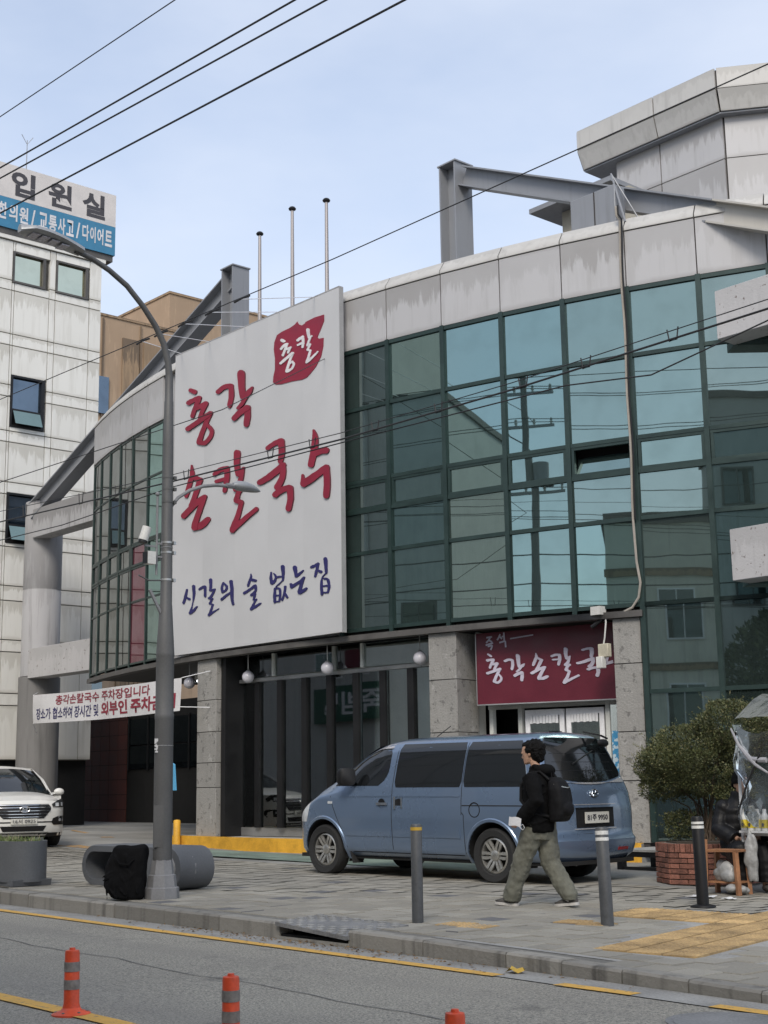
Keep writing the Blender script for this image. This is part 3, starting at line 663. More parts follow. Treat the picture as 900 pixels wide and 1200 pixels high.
def clad(poly, zs, name, mat, t=.04, low=None):
    for k_, (a, b) in enumerate(zip(poly, poly[1:])):
        d = (b - a).normalized(); n = Vector((d.y, -d.x, 0))
        if n.dot(Vector((0, -1, 0))) < -.1: n = -n
        if a.x < -18 and b.x < -18 and abs(d.y) > .9: n = Vector((-1, 0, 0))
        for (z0, z1) in zs:
            A, B = a + d * .015, b - d * .015; A0, B0 = (low[k_] + d * .015, low[k_ + 1] - d * .015) if low else (A, B)
            MB().hexa([A0 + n * t + up * z0, B0 + n * t + up * z0, B0 + n * .002 + up * z0, A0 + n * .002 + up * z0, A + n * t + up * z1, B + n * t + up * z1, B + n * .002 + up * z1, A + n * .002 + up * z1]).build(name, mat, BLD, loc=(A + B) / 2 + up * z0 - origin(BLD))
clad(pen, [(14.94, 15.37)], 'parapet_panel', M_coping, low=penlow); clad(pen, [(15.385, 15.83)], 'parapet_panel', M_coping); MB().prism([p + up * 15.36 for p in pen], (0, 0, .44)).build('parapet_core', M_joint, BLD); clad(body, [(10.65, 12.6), (12.62, 13.98), (14.0, 14.92)], 'plant_room_panel', M_fascia)
MB().prism([p + up * 14.90 for p in penlow], (0, 0, .03)).build('parapet_soffit', M_steel, BLD)
# little stair hut with a thin eave, and a sheet metal box in front of it
M_beige = M_stain('beige_render', (.44, .41, .34), (.28, .26, .22), .8, .2, .3)
MB().box(-17.95, -16.2, 20.9, 22.6, 10.62, 12.93).build('stair_hut', M_beige, BLD)
MB().box(-18.45, -16.3, 20.45, 22.8, 12.94, 13.04).build('hut_eave', M_steel, BLD)
o = MB().box(-15.62, -14.6, 18.42, 18.70, 10.62, 11.70).build('metal_box', M_steel, BLD); bevel(o, .01, 1)
MB().box(-15.07, -15.055, 18.405, 18.419, 10.7, 11.69).build('box_seam', M_joint, BLD)
MB().tube([(-14.72, 18.5, 11.95), (-14.35, 18.36, 10.9)], .018, 6).tube([(-14.72, 18.5, 11.95), (-14.2, 18.6, 10.9)], .014, 6).build('stay_rod', M_steel, BLD)
# conduit from the roof down one mullion and round to the camera on the pier
cp = [P(9.14, .1, 11.15), P(9.15, .12, 10.98)] + [P(9.18 + .012 * sin(z * 3), .085 + .008 * cos(z * 2), z) for z in [10.9 - .35 * k for k in range(18)]] + [P(9.24, .09, 4.6), P(9.2, .09, 4.36), P(9.08, .08, 4.2), P(8.9, .06, 4.13), P(8.7, .05, 4.12)]
M_conduit = M('conduit_plastic', (.33, .30, .26), .6, var=.15)
MB().tube(cp, .022, 7).build('conduit', M_conduit, BLD)
MB().tube([p + Vector((.05, -.01, 0)) for p in cp[:18]], .016, 6).build('conduit', M_blackm, BLD)
M_poster, nt, p = newmat('blue_poster'); c = mix(nt, rng(nt, noise_tex(nt, 14, 3, seed=False), .55, .6), (.05, .27, .50), (.55, .66, .72)); nt.links.new(c, p.inputs['Base Color'])
seg_bar('window_poster', 8.33, 8.62, 1.55, 2.25, -.70, -.705, M_poster); seg_bar('entrance_side_pane', 8.29, 8.68, .46, 2.69, -.76, -.77, M_shopglass)

# brush lettering outlines, in centimetres on the sign (x from its left edge, height above the road)
GLYPH={
 'chong':['62,995|66,993|70,991|73,989|77,987|83,985|88,986|90,988|89,992|84,995|80,997|76,998|72,1000|68,1002|63,1003|59,1003|57,1000|58,997', '62,965|66,966|71,967|76,967|81,968|87,968|93,968|98,968|102,968|107,969|108,972|106,975|101,978|95,979|92,979|86,979|80,979|74,978|68,978|62,978|57,977|53,977|49,975|48,972|51,969|57,966', '90,977|88,973|84,968|80,963|77,958|73,953|70,948|68,944|66,941|66,938|69,935|74,933|78,933|81,935|83,938|86,942|89,947|93,951|96,956|101,961|105,965|107,969|108,972|105,975|99,978|94,978', '95,947|104,948|112,948|121,949|129,949|133,951|134,954|132,957|127,960|121,961|113,960|104,959|96,958|87,958|84,956|83,953|85,950|90,948', '118,958|115,955|111,951|107,947|104,943|101,939|99,935|97,933|96,931|96,928|99,925|104,923|108,923|111,925|112,927|114,930|116,933|118,936|122,940|126,944|130,948|133,950|134,953|131,957|126,959|121,959', '60,907|66,908|73,910|82,911|90,913|98,914|107,916|116,918|123,919|131,921|138,922|144,924|148,925|151,927|151,930|148,933|142,935|137,935|133,934|127,933|120,932|113,930|105,928|97,927|88,925|80,923|72,922|64,920|56,919|51,918|47,916|47,913|50,910|55,908', '133,934|131,931|128,928|124,923|120,918|115,912|110,905|104,898|100,892|97,887|94,884|92,881|91,878|91,875|95,871|101,869|106,869|110,871|111,874|113,877|115,880|117,885|121,891|126,898|131,905|136,911|140,916|144,920|147,923|149,926|150,929|147,932|142,935|137,935', '98,869|102,868|108,866|116,864|126,863|133,865|140,868|145,871|150,874|153,877|155,881|156,885|155,890|151,895|146,900|140,904|137,907|134,909|130,909|127,908|127,907|128,904|131,901|135,897|139,893|141,890|141,888|140,886|139,884|136,881|133,879|128,876|122,874|119,874|116,874|112,876|107,878|103,879|97,881|92,879|90,876|92,872'],
 'gak':['175,966|180,967|186,969|192,971|198,971|202,971|208,970|214,969|218,968|224,968|227,970|226,974|222,977|217,979|213,980|206,981|198,982|190,982|182,981|175,979|169,977|164,976|162,974|162,971|166,968|171,966', '208,975|209,971|210,965|210,959|210,954|210,949|208,943|206,938|205,934|206,931|209,928|214,926|218,927|221,929|223,932|225,937|227,943|229,949|229,955|228,962|227,968|227,972|225,975|220,978|214,979|210,978', '241,995|241,991|242,985|243,979|244,972|245,964|247,955|249,948|251,942|253,938|259,935|265,934|270,936|271,939|270,944|269,952|268,960|268,967|268,974|268,980|268,985|268,989|265,994|258,999|250,1001|243,999', '269,934|273,935|279,936|285,938|290,940|293,943|295,946|296,949|297,951|297,952|297,953|295,955|292,955|291,955|288,954|284,953|280,952|276,951|272,949|266,947|261,945|258,944|255,942|255,939|259,936|264,934', '266,942|264,940|261,936|257,933|254,930|250,928|246,925|243,924|240,922|238,921|239,919|242,917|245,916|248,916|251,917|255,919|260,920|265,923|269,926|273,930|277,933|279,936|280,938|278,941|274,943|270,944', '237,895|241,896|245,898|251,900|256,902|263,903|270,905|278,906|283,907|287,909|287,913|284,917|278,919|272,920|267,919|259,917|251,916|244,914|238,912|232,909|227,907|224,905|221,903|223,899|227,896|232,894', '266,915|266,912|267,907|267,902|267,898|266,893|265,889|264,884|264,881|265,877|269,874|275,872|280,873|283,875|284,878|285,882|287,887|288,892|288,897|288,903|288,907|288,911|286,915|280,918|274,920|268,919'],
 'son':['69,828|69,826|68,822|67,818|66,815|66,812|66,809|67,806|67,805|70,801|75,799|80,798|84,800|85,803|85,804|84,807|83,810|82,813|80,816|78,821|76,825|74,828|74,829|72,829|71,830|70,829', '65,806|63,802|59,796|56,789|53,783|50,778|49,773|47,768|46,765|46,763|49,760|54,759|58,759|60,761|62,764|65,767|68,772|70,777|74,783|77,790|81,796|83,800|83,804|79,807|74,809|69,809', '77,797|83,794|89,791|95,788|101,785|107,783|113,784|116,786|115,790|111,794|104,796|98,799|91,802|85,805|80,806|75,806|72,803|73,800', '95,793|93,789|91,784|88,779|85,774|82,769|79,763|76,758|73,753|70,750|68,746|65,744|64,742|63,739|67,735|72,733|78,733|82,735|83,737|85,740|88,743|90,747|94,751|97,757|101,762|104,767|107,772|110,778|113,783|115,786|114,790|110,793|104,795|98,795', '52,715|56,717|63,720|70,723|77,726|84,729|91,732|99,735|105,737|112,739|119,741|125,743|129,745|132,747|132,750|129,753|124,755|119,755|114,754|107,753|99,751|91,749|83,746|76,743|69,740|61,737|54,734|47,731|41,728|36,726|34,723|35,719|40,716|46,714', '116,753|113,749|109,743|104,737|99,731|94,724|89,717|84,709|80,704|77,699|76,695|76,693|75,691|77,687|82,683|89,682|96,683|99,686|99,688|99,690|100,693|101,697|104,702|108,710|113,717|117,724|121,730|126,737|129,743|132,747|132,749|129,752|124,754|119,754', '92,682|97,682|105,682|114,682|122,684|129,686|135,689|140,692|143,694|146,697|145,700|140,704|134,705|128,704|124,703|119,701|113,699|108,698|103,697|96,697|89,696|84,696|78,694|76,690|79,686|85,683'],
 'kal':['164,788|168,790|174,791|179,792|184,793|189,793|196,793|202,792|207,792|212,793|214,795|213,799|209,802|203,803|199,803|192,804|184,804|176,804|169,802|163,800|158,798|155,797|152,795|153,792|156,790|160,788', '195,799|196,795|196,790|196,785|196,779|195,773|193,765|191,758|190,753|190,750|194,747|199,746|203,747|205,749|207,754|210,761|213,768|215,775|215,782|215,788|214,792|214,796|212,799|207,802|201,803|197,802', '168,772|177,772|185,772|194,772|203,772|206,773|207,775|206,777|203,779|199,780|191,780|182,780|173,780|164,780|161,779|160,777|161,775|164,773', '230,826|230,822|230,816|230,809|230,802|232,795|233,789|235,783|237,779|239,776|244,774|249,773|252,775|253,778|253,781|252,787|251,793|251,799|251,804|252,811|253,817|253,821|251,826|246,829|239,831|233,830', '250,773|253,773|256,774|260,776|263,778|266,780|267,782|268,784|268,786|269,787|268,789|266,790|263,790|261,790|259,789|256,788|253,787|251,786|248,786|245,784|242,783|239,782|237,780|237,777|241,774|246,772', '253,782|251,779|250,773|247,768|244,763|241,760|237,757|232,754|229,751|228,749|229,745|234,743|239,742|243,743|246,745|251,748|256,752|260,757|263,763|265,769|266,774|267,778|267,781|263,784|259,785|255,784', '239,742|245,742|251,743|256,743|262,743|266,744|267,746|266,749|263,751|258,752|252,752|246,752|240,752|234,753|229,752|228,749|229,746|233,743', '254,751|251,750|248,747|243,744|239,741|236,737|234,733|231,729|230,727|230,723|234,720|240,718|246,718|249,721|250,724|251,727|252,731|254,735|256,737|260,740|264,742|267,744|268,746|267,749|263,752|258,752', '237,718|241,717|246,715|250,714|254,712|259,711|263,712|265,714|264,717|261,720|256,722|252,724|248,725|244,727|238,729|233,728|231,725|232,721', '250,718|248,714|245,707|241,700|238,694|234,689|231,685|227,681|224,677|222,674|220,671|218,669|217,667|217,663|220,659|226,657|232,657|236,660|237,661|239,663|241,666|243,670|246,674|248,678|251,683|254,688|257,695|260,702|263,709|265,713|265,716|262,719|257,720|253,720', '233,658|239,661|248,665|259,669|269,673|281,678|294,683|305,687|314,690|316,692|315,695|313,697|308,699|304,698|296,695|284,691|270,687|258,682|247,678|236,674|227,671|220,668|218,666|218,662|222,659|228,658'],
 'guk':['351,809|355,810|361,812|368,813|373,814|379,814|384,814|390,814|394,814|398,815|400,818|398,822|393,825|388,826|384,826|379,825|372,825|366,824|359,822|352,821|346,819|342,818|340,816|340,814|342,811|347,809', '382,820|382,816|383,810|384,804|384,799|384,794|383,789|382,784|381,781|382,778|385,775|390,773|395,774|397,776|399,779|401,784|403,789|404,794|404,801|404,807|403,813|403,817|400,822|395,825|388,826|383,824', '325,742|330,742|337,743|345,745|354,746|362,748|371,751|379,753|387,756|393,758|398,761|402,763|405,764|408,767|407,770|403,774|398,775|393,775|389,774|385,772|379,770|373,768|366,766|358,763|350,761|342,758|335,757|328,755|321,754|316,753|312,751|311,748|314,744|320,742', '391,771|390,766|390,760|388,753|387,747|383,743|379,739|374,735|370,732|369,729|371,725|376,722|382,721|387,723|390,725|396,729|401,735|405,741|407,748|408,756|407,763|407,768|406,771|402,774|397,775|392,774', '379,707|383,709|388,711|393,712|398,713|404,714|411,714|417,713|422,713|427,714|430,717|429,721|424,724|418,726|413,726|406,726|398,726|390,726|382,724|376,722|370,720|367,719|363,716|364,712|368,709|374,707', '411,720|412,716|412,710|413,704|413,698|412,693|410,688|408,684|407,680|408,677|411,674|417,672|422,673|425,675|426,678|428,683|430,689|432,694|432,701|432,708|431,714|431,718|428,721|423,724|417,725|413,724'],
 'su':['493,821|493,818|493,815|492,811|492,807|491,804|490,799|489,794|488,788|486,781|483,772|480,763|478,757|478,753|482,750|488,748|494,748|497,751|499,757|503,765|506,774|509,782|510,789|510,794|510,800|509,805|507,810|504,815|501,818|499,821|498,822|496,823|494,823|493,822', '502,767|506,768|512,768|518,769|522,769|525,769|528,768|531,768|534,767|539,767|543,770|543,774|539,778|534,780|531,780|528,781|522,781|516,782|510,781|504,780|498,779|494,778|490,776|490,773|492,770|497,767', '457,738|457,734|456,730|455,726|454,722|457,718|463,715|469,715|473,717|474,721|472,725|469,729|466,733|464,738|463,739|461,740|459,740|458,739', '470,713|475,715|483,716|491,718|499,720|506,723|513,725|519,727|525,729|530,731|534,732|537,733|540,734|543,736|543,740|540,744|534,746|529,745|527,745|523,744|518,743|513,741|507,739|500,737|493,736|486,734|479,732|471,730|464,728|459,727|454,724|454,720|458,716|464,713', '525,741|526,736|526,728|527,720|527,713|527,706|526,698|525,692|525,687|526,683|530,680|536,679|541,680|543,683|544,688|545,694|546,702|546,709|546,717|545,726|544,733|544,739|541,742|537,745|531,746|527,744'],
 'echong':['392,1027|394,1026|396,1025|398,1024|400,1023|403,1023|406,1023|406,1024|406,1026|403,1028|401,1029|400,1030|398,1031|396,1032|393,1033|390,1032|389,1031|390,1029', '395,1009|397,1010|400,1012|403,1013|405,1014|407,1014|409,1014|411,1014|413,1014|415,1015|416,1016|415,1018|413,1019|410,1020|408,1020|406,1020|403,1020|400,1019|397,1018|394,1017|391,1015|389,1014|388,1013|389,1011|390,1010|393,1009', '408,1018|407,1017|405,1014|403,1011|402,1009|400,1006|398,1003|396,1000|394,999|394,997|396,996|398,994|400,994|402,995|403,997|405,999|407,1002|409,1005|411,1008|413,1011|414,1013|415,1015|415,1016|414,1018|412,1019|409,1019', '408,1004|412,1004|417,1004|421,1004|425,1004|427,1005|427,1006|426,1008|424,1009|422,1009|418,1009|414,1009|409,1009|405,1008|404,1008|403,1007|404,1005|406,1004', '421,1008|418,1006|416,1004|414,1002|412,1000|412,999|413,997|415,996|417,996|418,996|420,998|422,1000|424,1003|427,1005|427,1006|426,1007|424,1008|422,1009', '394,979|397,980|402,981|408,983|414,985|419,986|425,988|430,990|433,991|435,992|434,993|433,995|430,996|428,996|424,995|419,994|414,992|408,990|403,989|397,987|392,985|388,984|387,983|387,981|389,980|391,979', '427,995|425,992|422,989|419,984|416,980|413,975|410,970|408,966|406,963|407,961|408,959|411,958|414,958|415,959|416,963|418,967|421,972|423,977|426,981|429,985|432,989|434,991|434,993|433,994|431,995|429,995', '412,957|415,957|419,957|423,958|427,959|431,960|433,962|435,964|437,967|437,970|435,973|433,975|430,978|426,978|424,977|422,976|421,975|420,974|421,973|422,972|423,972|424,972|426,973|428,974|429,974|428,974|428,974|429,972|430,971|430,969|429,968|427,966|425,964|422,963|419,963|416,963|412,963|409,964|407,963|406,961|407,959|409,958'],
 'ekal':['448,1013|452,1014|457,1015|461,1015|465,1016|467,1017|467,1019|465,1021|463,1022|460,1022|456,1021|452,1021|448,1020|444,1019|442,1018|442,1017|443,1015|446,1014', '458,1019|459,1018|459,1015|460,1012|460,1009|460,1006|460,1004|459,1001|459,999|459,998|461,996|463,996|465,996|466,997|466,998|467,1001|468,1004|468,1007|468,1010|468,1013|467,1016|467,1018|466,1020|463,1021|461,1022|459,1021', '448,1004|452,1004|456,1004|460,1004|464,1004|465,1005|466,1006|465,1007|463,1008|461,1009|457,1009|454,1009|450,1008|446,1008|444,1008|444,1007|445,1005|446,1004', '474,1030|475,1029|475,1027|476,1025|476,1022|477,1020|478,1017|479,1015|479,1014|480,1012|482,1011|485,1011|486,1011|486,1013|486,1014|486,1016|486,1019|485,1021|485,1023|485,1025|485,1026|485,1028|484,1030|481,1032|478,1033|475,1032', '485,1010|487,1010|489,1011|491,1011|493,1012|494,1012|494,1013|493,1014|492,1015|490,1015|488,1015|486,1015|483,1015|481,1014|480,1014|480,1012|481,1011|483,1010', '485,1014|483,1010|480,1007|478,1003|475,999|475,998|476,996|479,995|481,995|482,996|484,1000|486,1004|489,1008|491,1011|491,1013|490,1014|488,1015|486,1015', '480,995|482,995|484,995|486,995|488,995|489,996|490,997|489,998|488,999|486,1000|484,1000|482,1000|480,1000|477,1000|476,999|475,998|476,997|478,995', '483,998|481,996|479,994|477,992|475,990|475,989|476,987|478,986|480,986|482,987|483,989|485,991|487,993|488,995|488,996|488,997|486,998|484,999', '478,987|480,986|482,985|484,984|487,983|489,982|490,983|491,984|490,985|489,986|486,987|484,988|482,989|480,991|478,991|476,991|475,989|476,988', '484,986|483,984|481,980|479,977|478,974|476,971|474,969|473,967|472,966|472,964|473,962|475,961|478,961|480,962|481,963|482,965|483,968|485,971|486,974|488,977|489,981|490,983|490,984|489,986|487,987|485,987', '478,961|481,962|486,963|491,965|496,967|500,969|505,971|509,973|512,975|513,976|513,976|512,977|511,978|509,978|506,976|501,975|496,973|491,971|486,970|481,968|476,967|473,966|472,965|472,963|474,962|476,961'],
 'sin':['54,559|53,557|51,553|49,549|47,546|46,542|44,538|42,535|40,533|41,531|43,529|46,528|49,529|50,530|52,532|54,536|56,540|57,543|59,547|60,551|61,555|61,557|61,559|59,560|57,560|55,560', '53,541|56,539|59,538|62,536|65,535|68,534|71,534|72,536|72,537|70,539|66,540|63,541|59,543|56,544|54,544|52,544|51,543|51,542', '77,563|78,560|78,556|79,552|80,548|80,544|80,540|80,537|80,534|81,533|82,533|84,532|86,533|86,534|87,536|88,539|89,543|90,546|90,551|89,555|89,559|89,562|87,564|84,566|81,566|78,565', '81,535|81,534|80,532|80,530|79,528|78,525|77,523|76,520|76,519|76,518|77,518|78,517|79,518|79,518|80,520|81,522|82,525|82,527|83,529|84,531|85,533|85,535|85,535|84,536|83,536|82,536', '75,519|73,516|71,514|69,511|66,508|67,506|68,505|71,504|74,504|76,506|77,509|78,512|79,515|80,518|80,519|79,519|77,520|76,520', '74,504|76,505|79,505|83,507|87,508|91,510|94,513|97,515|99,517|100,517|99,518|98,519|96,519|95,519|92,518|88,516|84,514|81,513|77,512|74,511|71,510|69,510|67,509|66,507|68,505|71,504'],
 'gal':['108,552|110,552|114,553|118,554|120,555|122,555|122,554|123,554|125,554|128,554|130,555|131,556|129,558|126,559|125,560|123,560|120,560|117,560|113,559|109,558|105,557|103,556|101,555|101,554|103,552|105,551', '121,557|121,552|122,547|122,542|122,537|123,536|125,535|128,534|130,535|131,536|131,541|131,546|131,551|131,556|129,557|127,559|124,559|122,558', '140,569|141,567|141,564|142,561|142,559|142,556|142,553|142,550|141,548|142,546|144,545|147,545|149,545|150,547|150,548|151,551|152,554|152,557|152,560|152,563|152,566|152,568|151,570|148,572|144,572|141,571', '149,544|153,545|156,545|160,545|163,545|165,546|165,547|165,548|163,549|161,549|158,549|154,549|151,548|148,548|146,548|145,547|146,546|147,545', '159,548|157,545|153,542|149,538|146,536|144,534|142,534|140,533|139,533|137,532|137,531|138,530|140,529|143,529|144,529|147,529|150,530|153,532|156,535|160,539|163,543|165,546|165,547|164,548|163,548|161,548', '141,529|144,528|147,528|150,527|153,526|155,526|157,527|157,528|156,529|154,530|151,531|148,531|145,532|142,533|140,533|139,532|138,531|139,530', '150,529|148,527|145,525|143,523|140,521|140,520|141,518|143,517|145,517|147,518|149,520|152,522|154,524|156,527|157,528|156,529|154,530|152,530', '143,518|146,517|149,516|152,515|154,514|157,513|158,514|159,515|159,516|157,517|154,518|152,519|149,520|146,521|144,521|142,521|141,520|141,519', '151,516|150,514|148,510|145,506|143,503|142,501|140,499|138,498|137,497|137,495|138,494|141,493|143,493|145,494|146,495|148,496|150,499|151,501|153,504|155,508|157,512|158,514|158,515|157,516|155,517|153,517', '144,493|146,494|150,495|155,497|160,499|164,500|169,502|174,503|178,504|178,505|178,505|178,506|177,506|176,506|172,505|167,504|161,503|156,502|151,501|146,499|142,498|139,497|138,496|138,495|139,493|141,493'],
 'ui':['190,559|188,557|186,554|184,551|183,548|183,545|184,542|185,540|186,538|187,537|190,536|192,536|194,537|194,538|193,540|192,542|192,545|191,547|192,549|193,552|194,555|195,557|195,558|194,559|192,559|191,559', '192,536|194,536|197,537|201,538|205,539|207,541|209,543|209,546|209,549|206,551|203,553|200,555|198,556|196,557|194,556|193,556|193,555|194,554|196,552|198,551|200,549|201,548|201,547|201,545|200,544|199,543|197,542|194,542|190,541|188,541|186,540|185,538|187,537|189,536', '191,521|193,522|197,524|201,525|204,527|208,528|213,530|217,531|220,532|221,533|221,534|220,535|219,536|217,536|214,535|209,534|204,533|199,531|195,530|191,528|187,527|184,526|183,524|183,523|185,521|188,521', '214,557|215,554|216,551|217,546|218,542|218,537|218,532|218,527|219,522|220,518|222,514|223,511|224,509|226,507|228,507|230,507|232,508|232,509|231,511|230,514|229,518|229,521|229,526|229,531|229,536|229,541|228,546|227,550|226,554|226,557|224,559|221,560|217,560|215,559'],
 'sul':['288,564|287,563|287,561|286,559|285,558|285,556|283,555|282,553|281,551|279,549|278,546|276,544|276,542|276,541|277,539|280,539|282,539|284,540|284,542|286,544|287,546|288,549|289,550|291,552|292,554|293,556|293,559|292,561|291,563|290,564|290,565|290,565|289,565|288,565', '289,550|293,549|296,548|300,547|304,546|307,546|309,547|310,548|308,550|306,551|302,552|299,553|295,554|291,555|289,555|287,554|286,553|287,551', '269,525|272,526|277,527|282,529|287,530|292,532|298,533|302,535|306,536|307,537|307,539|306,541|303,541|300,541|297,540|292,538|287,536|282,535|277,533|272,532|267,531|264,530|262,529|262,528|263,526|266,525', '299,538|300,537|301,534|302,531|302,529|300,528|296,526|291,524|288,523|287,522|287,520|289,519|292,518|294,518|297,520|301,522|306,524|309,527|310,530|310,534|309,537|308,539|307,540|304,541|302,541|300,540', '294,519|296,519|299,519|302,520|304,520|306,521|306,521|305,523|304,523|302,523|300,523|297,523|294,522|292,522|290,522|290,521|290,520|292,519', '301,522|300,520|298,517|297,514|296,511|296,510|297,509|299,509|301,509|302,510|303,513|305,515|306,518|307,521|307,522|306,523|304,524|302,523', '299,509|302,509|304,509|306,509|308,509|310,509|311,510|310,511|309,512|307,512|305,512|303,512|301,512|299,512|297,512|296,511|296,510|298,509', '304,512|302,510|300,507|297,504|294,502|292,499|290,497|288,496|286,494|286,493|287,491|290,490|293,490|295,491|296,492|297,494|299,497|301,499|303,502|306,505|308,507|310,509|310,510|309,511|308,512|306,512', '293,490|296,491|300,492|305,493|309,494|313,496|317,497|321,498|323,499|324,500|325,501|324,502|322,502|320,502|317,502|314,501|309,500|305,499|301,498|296,496|291,495|288,495|287,494|286,492|288,491|290,490'],
 'eop':['354,559|354,557|353,554|352,551|351,547|352,544|353,541|353,539|354,537|356,535|359,534|362,534|364,535|364,537|364,539|363,542|361,544|361,547|360,549|360,553|360,556|360,558|359,559|358,560|356,560|355,560', '362,534|363,534|366,535|369,536|372,538|374,540|375,543|376,546|375,549|374,551|371,554|368,555|367,556|366,557|365,557|364,557|364,556|364,555|365,554|367,552|369,550|369,549|369,547|368,545|366,543|365,542|363,541|361,541|359,540|357,540|355,539|354,537|356,535|359,534', '374,545|378,545|382,545|386,545|391,545|392,545|393,546|393,547|391,548|390,548|385,549|381,549|377,549|373,549|371,548|370,548|370,546|372,545', '389,566|389,563|390,560|391,556|392,552|392,549|392,545|393,541|393,539|393,538|395,537|396,537|398,537|398,538|399,540|400,544|400,547|401,551|401,555|401,559|401,562|401,565|399,567|396,569|392,569|389,568', '394,540|389,537|383,534|377,532|372,529|371,528|371,528|372,527|373,527|374,527|380,530|386,532|391,535|397,538|397,538|397,539|396,539|395,540', '367,526|366,524|366,520|365,516|364,512|364,508|365,505|365,501|365,499|366,498|368,496|371,496|373,497|373,498|373,501|373,504|373,508|372,511|373,515|373,519|373,523|373,525|373,526|371,527|369,527|368,527', '372,523|374,523|378,523|380,522|381,522|382,521|382,518|383,515|383,512|382,509|382,505|381,502|381,500|381,498|382,497|384,497|386,497|387,498|388,501|389,504|390,508|390,511|390,514|390,518|389,521|387,524|382,526|377,527|374,527|371,527|370,527|369,526|369,525|370,524', '370,510|374,509|378,509|382,509|386,509|387,509|388,510|388,511|387,512|385,512|381,512|377,512|374,513|370,513|368,512|368,512|368,511|369,510', '371,497|374,497|378,497|381,497|384,497|386,497|387,498|386,499|385,500|383,500|380,500|376,500|373,500|369,500|368,500|367,499|368,498|369,497', '399,526|399,524|399,521|398,518|397,514|396,511|394,507|391,503|390,501|390,500|391,499|393,498|395,498|396,499|398,501|400,505|402,509|404,513|405,516|406,520|406,522|407,524|406,526|404,527|402,527|400,527', '399,512|401,510|403,507|404,505|406,503|408,502|410,501|412,502|413,503|412,504|410,506|408,509|406,511|404,513|403,514|401,514|400,514|399,513'],
 'neun':['427,559|427,557|428,555|429,553|430,551|431,549|432,546|432,544|433,543|434,541|436,540|439,540|441,541|441,542|441,544|441,546|441,548|441,550|441,553|440,555|440,557|440,559|438,561|434,563|430,563|427,561', '439,539|441,539|444,540|447,541|450,542|453,544|456,545|459,547|461,548|462,549|462,550|461,551|459,551|458,551|455,550|452,549|448,548|445,547|442,546|439,545|437,544|435,544|433,543|433,541|434,540|437,539', '417,528|418,526|418,525|418,524|418,522|420,521|423,520|426,520|428,521|428,523|428,524|427,525|426,527|425,528|424,529|422,530|419,530|417,529', '425,519|428,520|432,521|436,522|441,524|445,525|449,526|453,528|456,529|459,531|461,532|463,533|465,534|465,535|465,536|464,537|462,538|460,538|458,537|456,536|454,535|451,533|448,532|444,531|440,530|436,529|432,528|428,527|423,526|421,525|418,524|418,522|420,521|422,519', '459,537|457,535|454,531|451,528|449,524|447,520|445,516|443,513|442,511|443,508|445,506|449,506|452,506|454,508|455,510|455,514|457,518|458,521|460,525|462,529|464,532|465,534|466,536|465,537|463,538|460,538', '451,505|453,505|456,506|460,507|463,508|466,509|469,510|471,511|472,512|473,513|473,514|472,515|470,516|468,516|466,515|464,515|461,514|458,514|455,513|452,512|449,512|446,512|444,510|443,508|445,506|448,505'],
 'jip':['487,551|489,551|492,551|495,552|498,552|501,553|504,554|506,554|508,555|509,556|510,557|508,559|506,560|504,560|502,559|499,559|497,558|494,557|491,557|488,557|486,556|484,556|482,555|481,553|482,552|484,551', '502,558|501,556|500,553|499,550|498,547|496,544|495,541|494,537|493,535|493,534|494,533|497,532|499,532|500,533|501,535|503,538|504,542|506,545|507,548|508,551|509,554|510,556|510,557|508,559|506,559|504,559', '502,544|504,543|507,541|509,540|512,539|515,538|517,538|519,540|518,542|516,543|513,544|510,545|507,546|505,547|503,548|501,547|500,547|501,545', '522,563|523,561|523,558|524,554|525,550|525,547|526,543|526,540|527,537|527,536|529,535|532,535|533,535|534,537|534,539|534,542|534,546|534,549|534,553|534,557|534,560|533,563|532,565|529,567|525,567|523,566', '528,537|526,536|524,535|521,533|519,532|517,530|516,528|515,526|514,525|514,524|515,523|517,523|518,523|519,524|519,525|520,527|521,529|522,530|524,532|526,533|529,534|531,535|531,536|531,536|530,537|529,537', '513,523|513,521|512,517|512,514|512,510|512,507|513,503|513,500|513,498|514,496|516,495|518,495|520,496|521,497|520,499|520,503|520,506|519,509|519,513|519,517|519,520|519,522|518,523|517,524|515,525|513,524', '524,524|526,524|528,524|530,523|531,523|531,522|532,519|533,517|534,515|534,512|534,510|534,508|534,506|533,505|533,503|532,501|531,500|531,499|532,498|534,497|536,497|537,498|538,499|539,501|540,503|541,505|542,507|542,509|542,512|541,514|541,517|540,520|539,523|536,525|532,527|528,528|525,528|524,528|522,528|521,527|521,526|522,525', '518,511|522,511|527,511|532,510|537,510|538,511|539,511|539,512|538,513|536,514|531,514|527,514|522,514|517,514|515,514|515,513|515,512|516,511', '522,499|525,498|529,498|532,498|535,498|536,498|537,499|537,500|536,500|534,501|531,501|528,501|525,501|522,502|521,501|520,501|520,500|521,499'],
 'emblem':['444,1056|449,1049|459,1044|470,1046|470,1048|499,1050|529,1048|529,1035|519,1021|508,1007|512,1003|527,1001|526,984|519,965|504,949|485,938|474,933|458,932|427,936|391,938|371,942|363,949|365,961|370,974|370,997|366,1017|368,1032|377,1045|394,1048|420,1049|436,1052'],
}
def glyph_polys(k): return [[tuple(int(q) for q in p.split(',')) for p in s.split('|')] for s in GLYPH[k]]
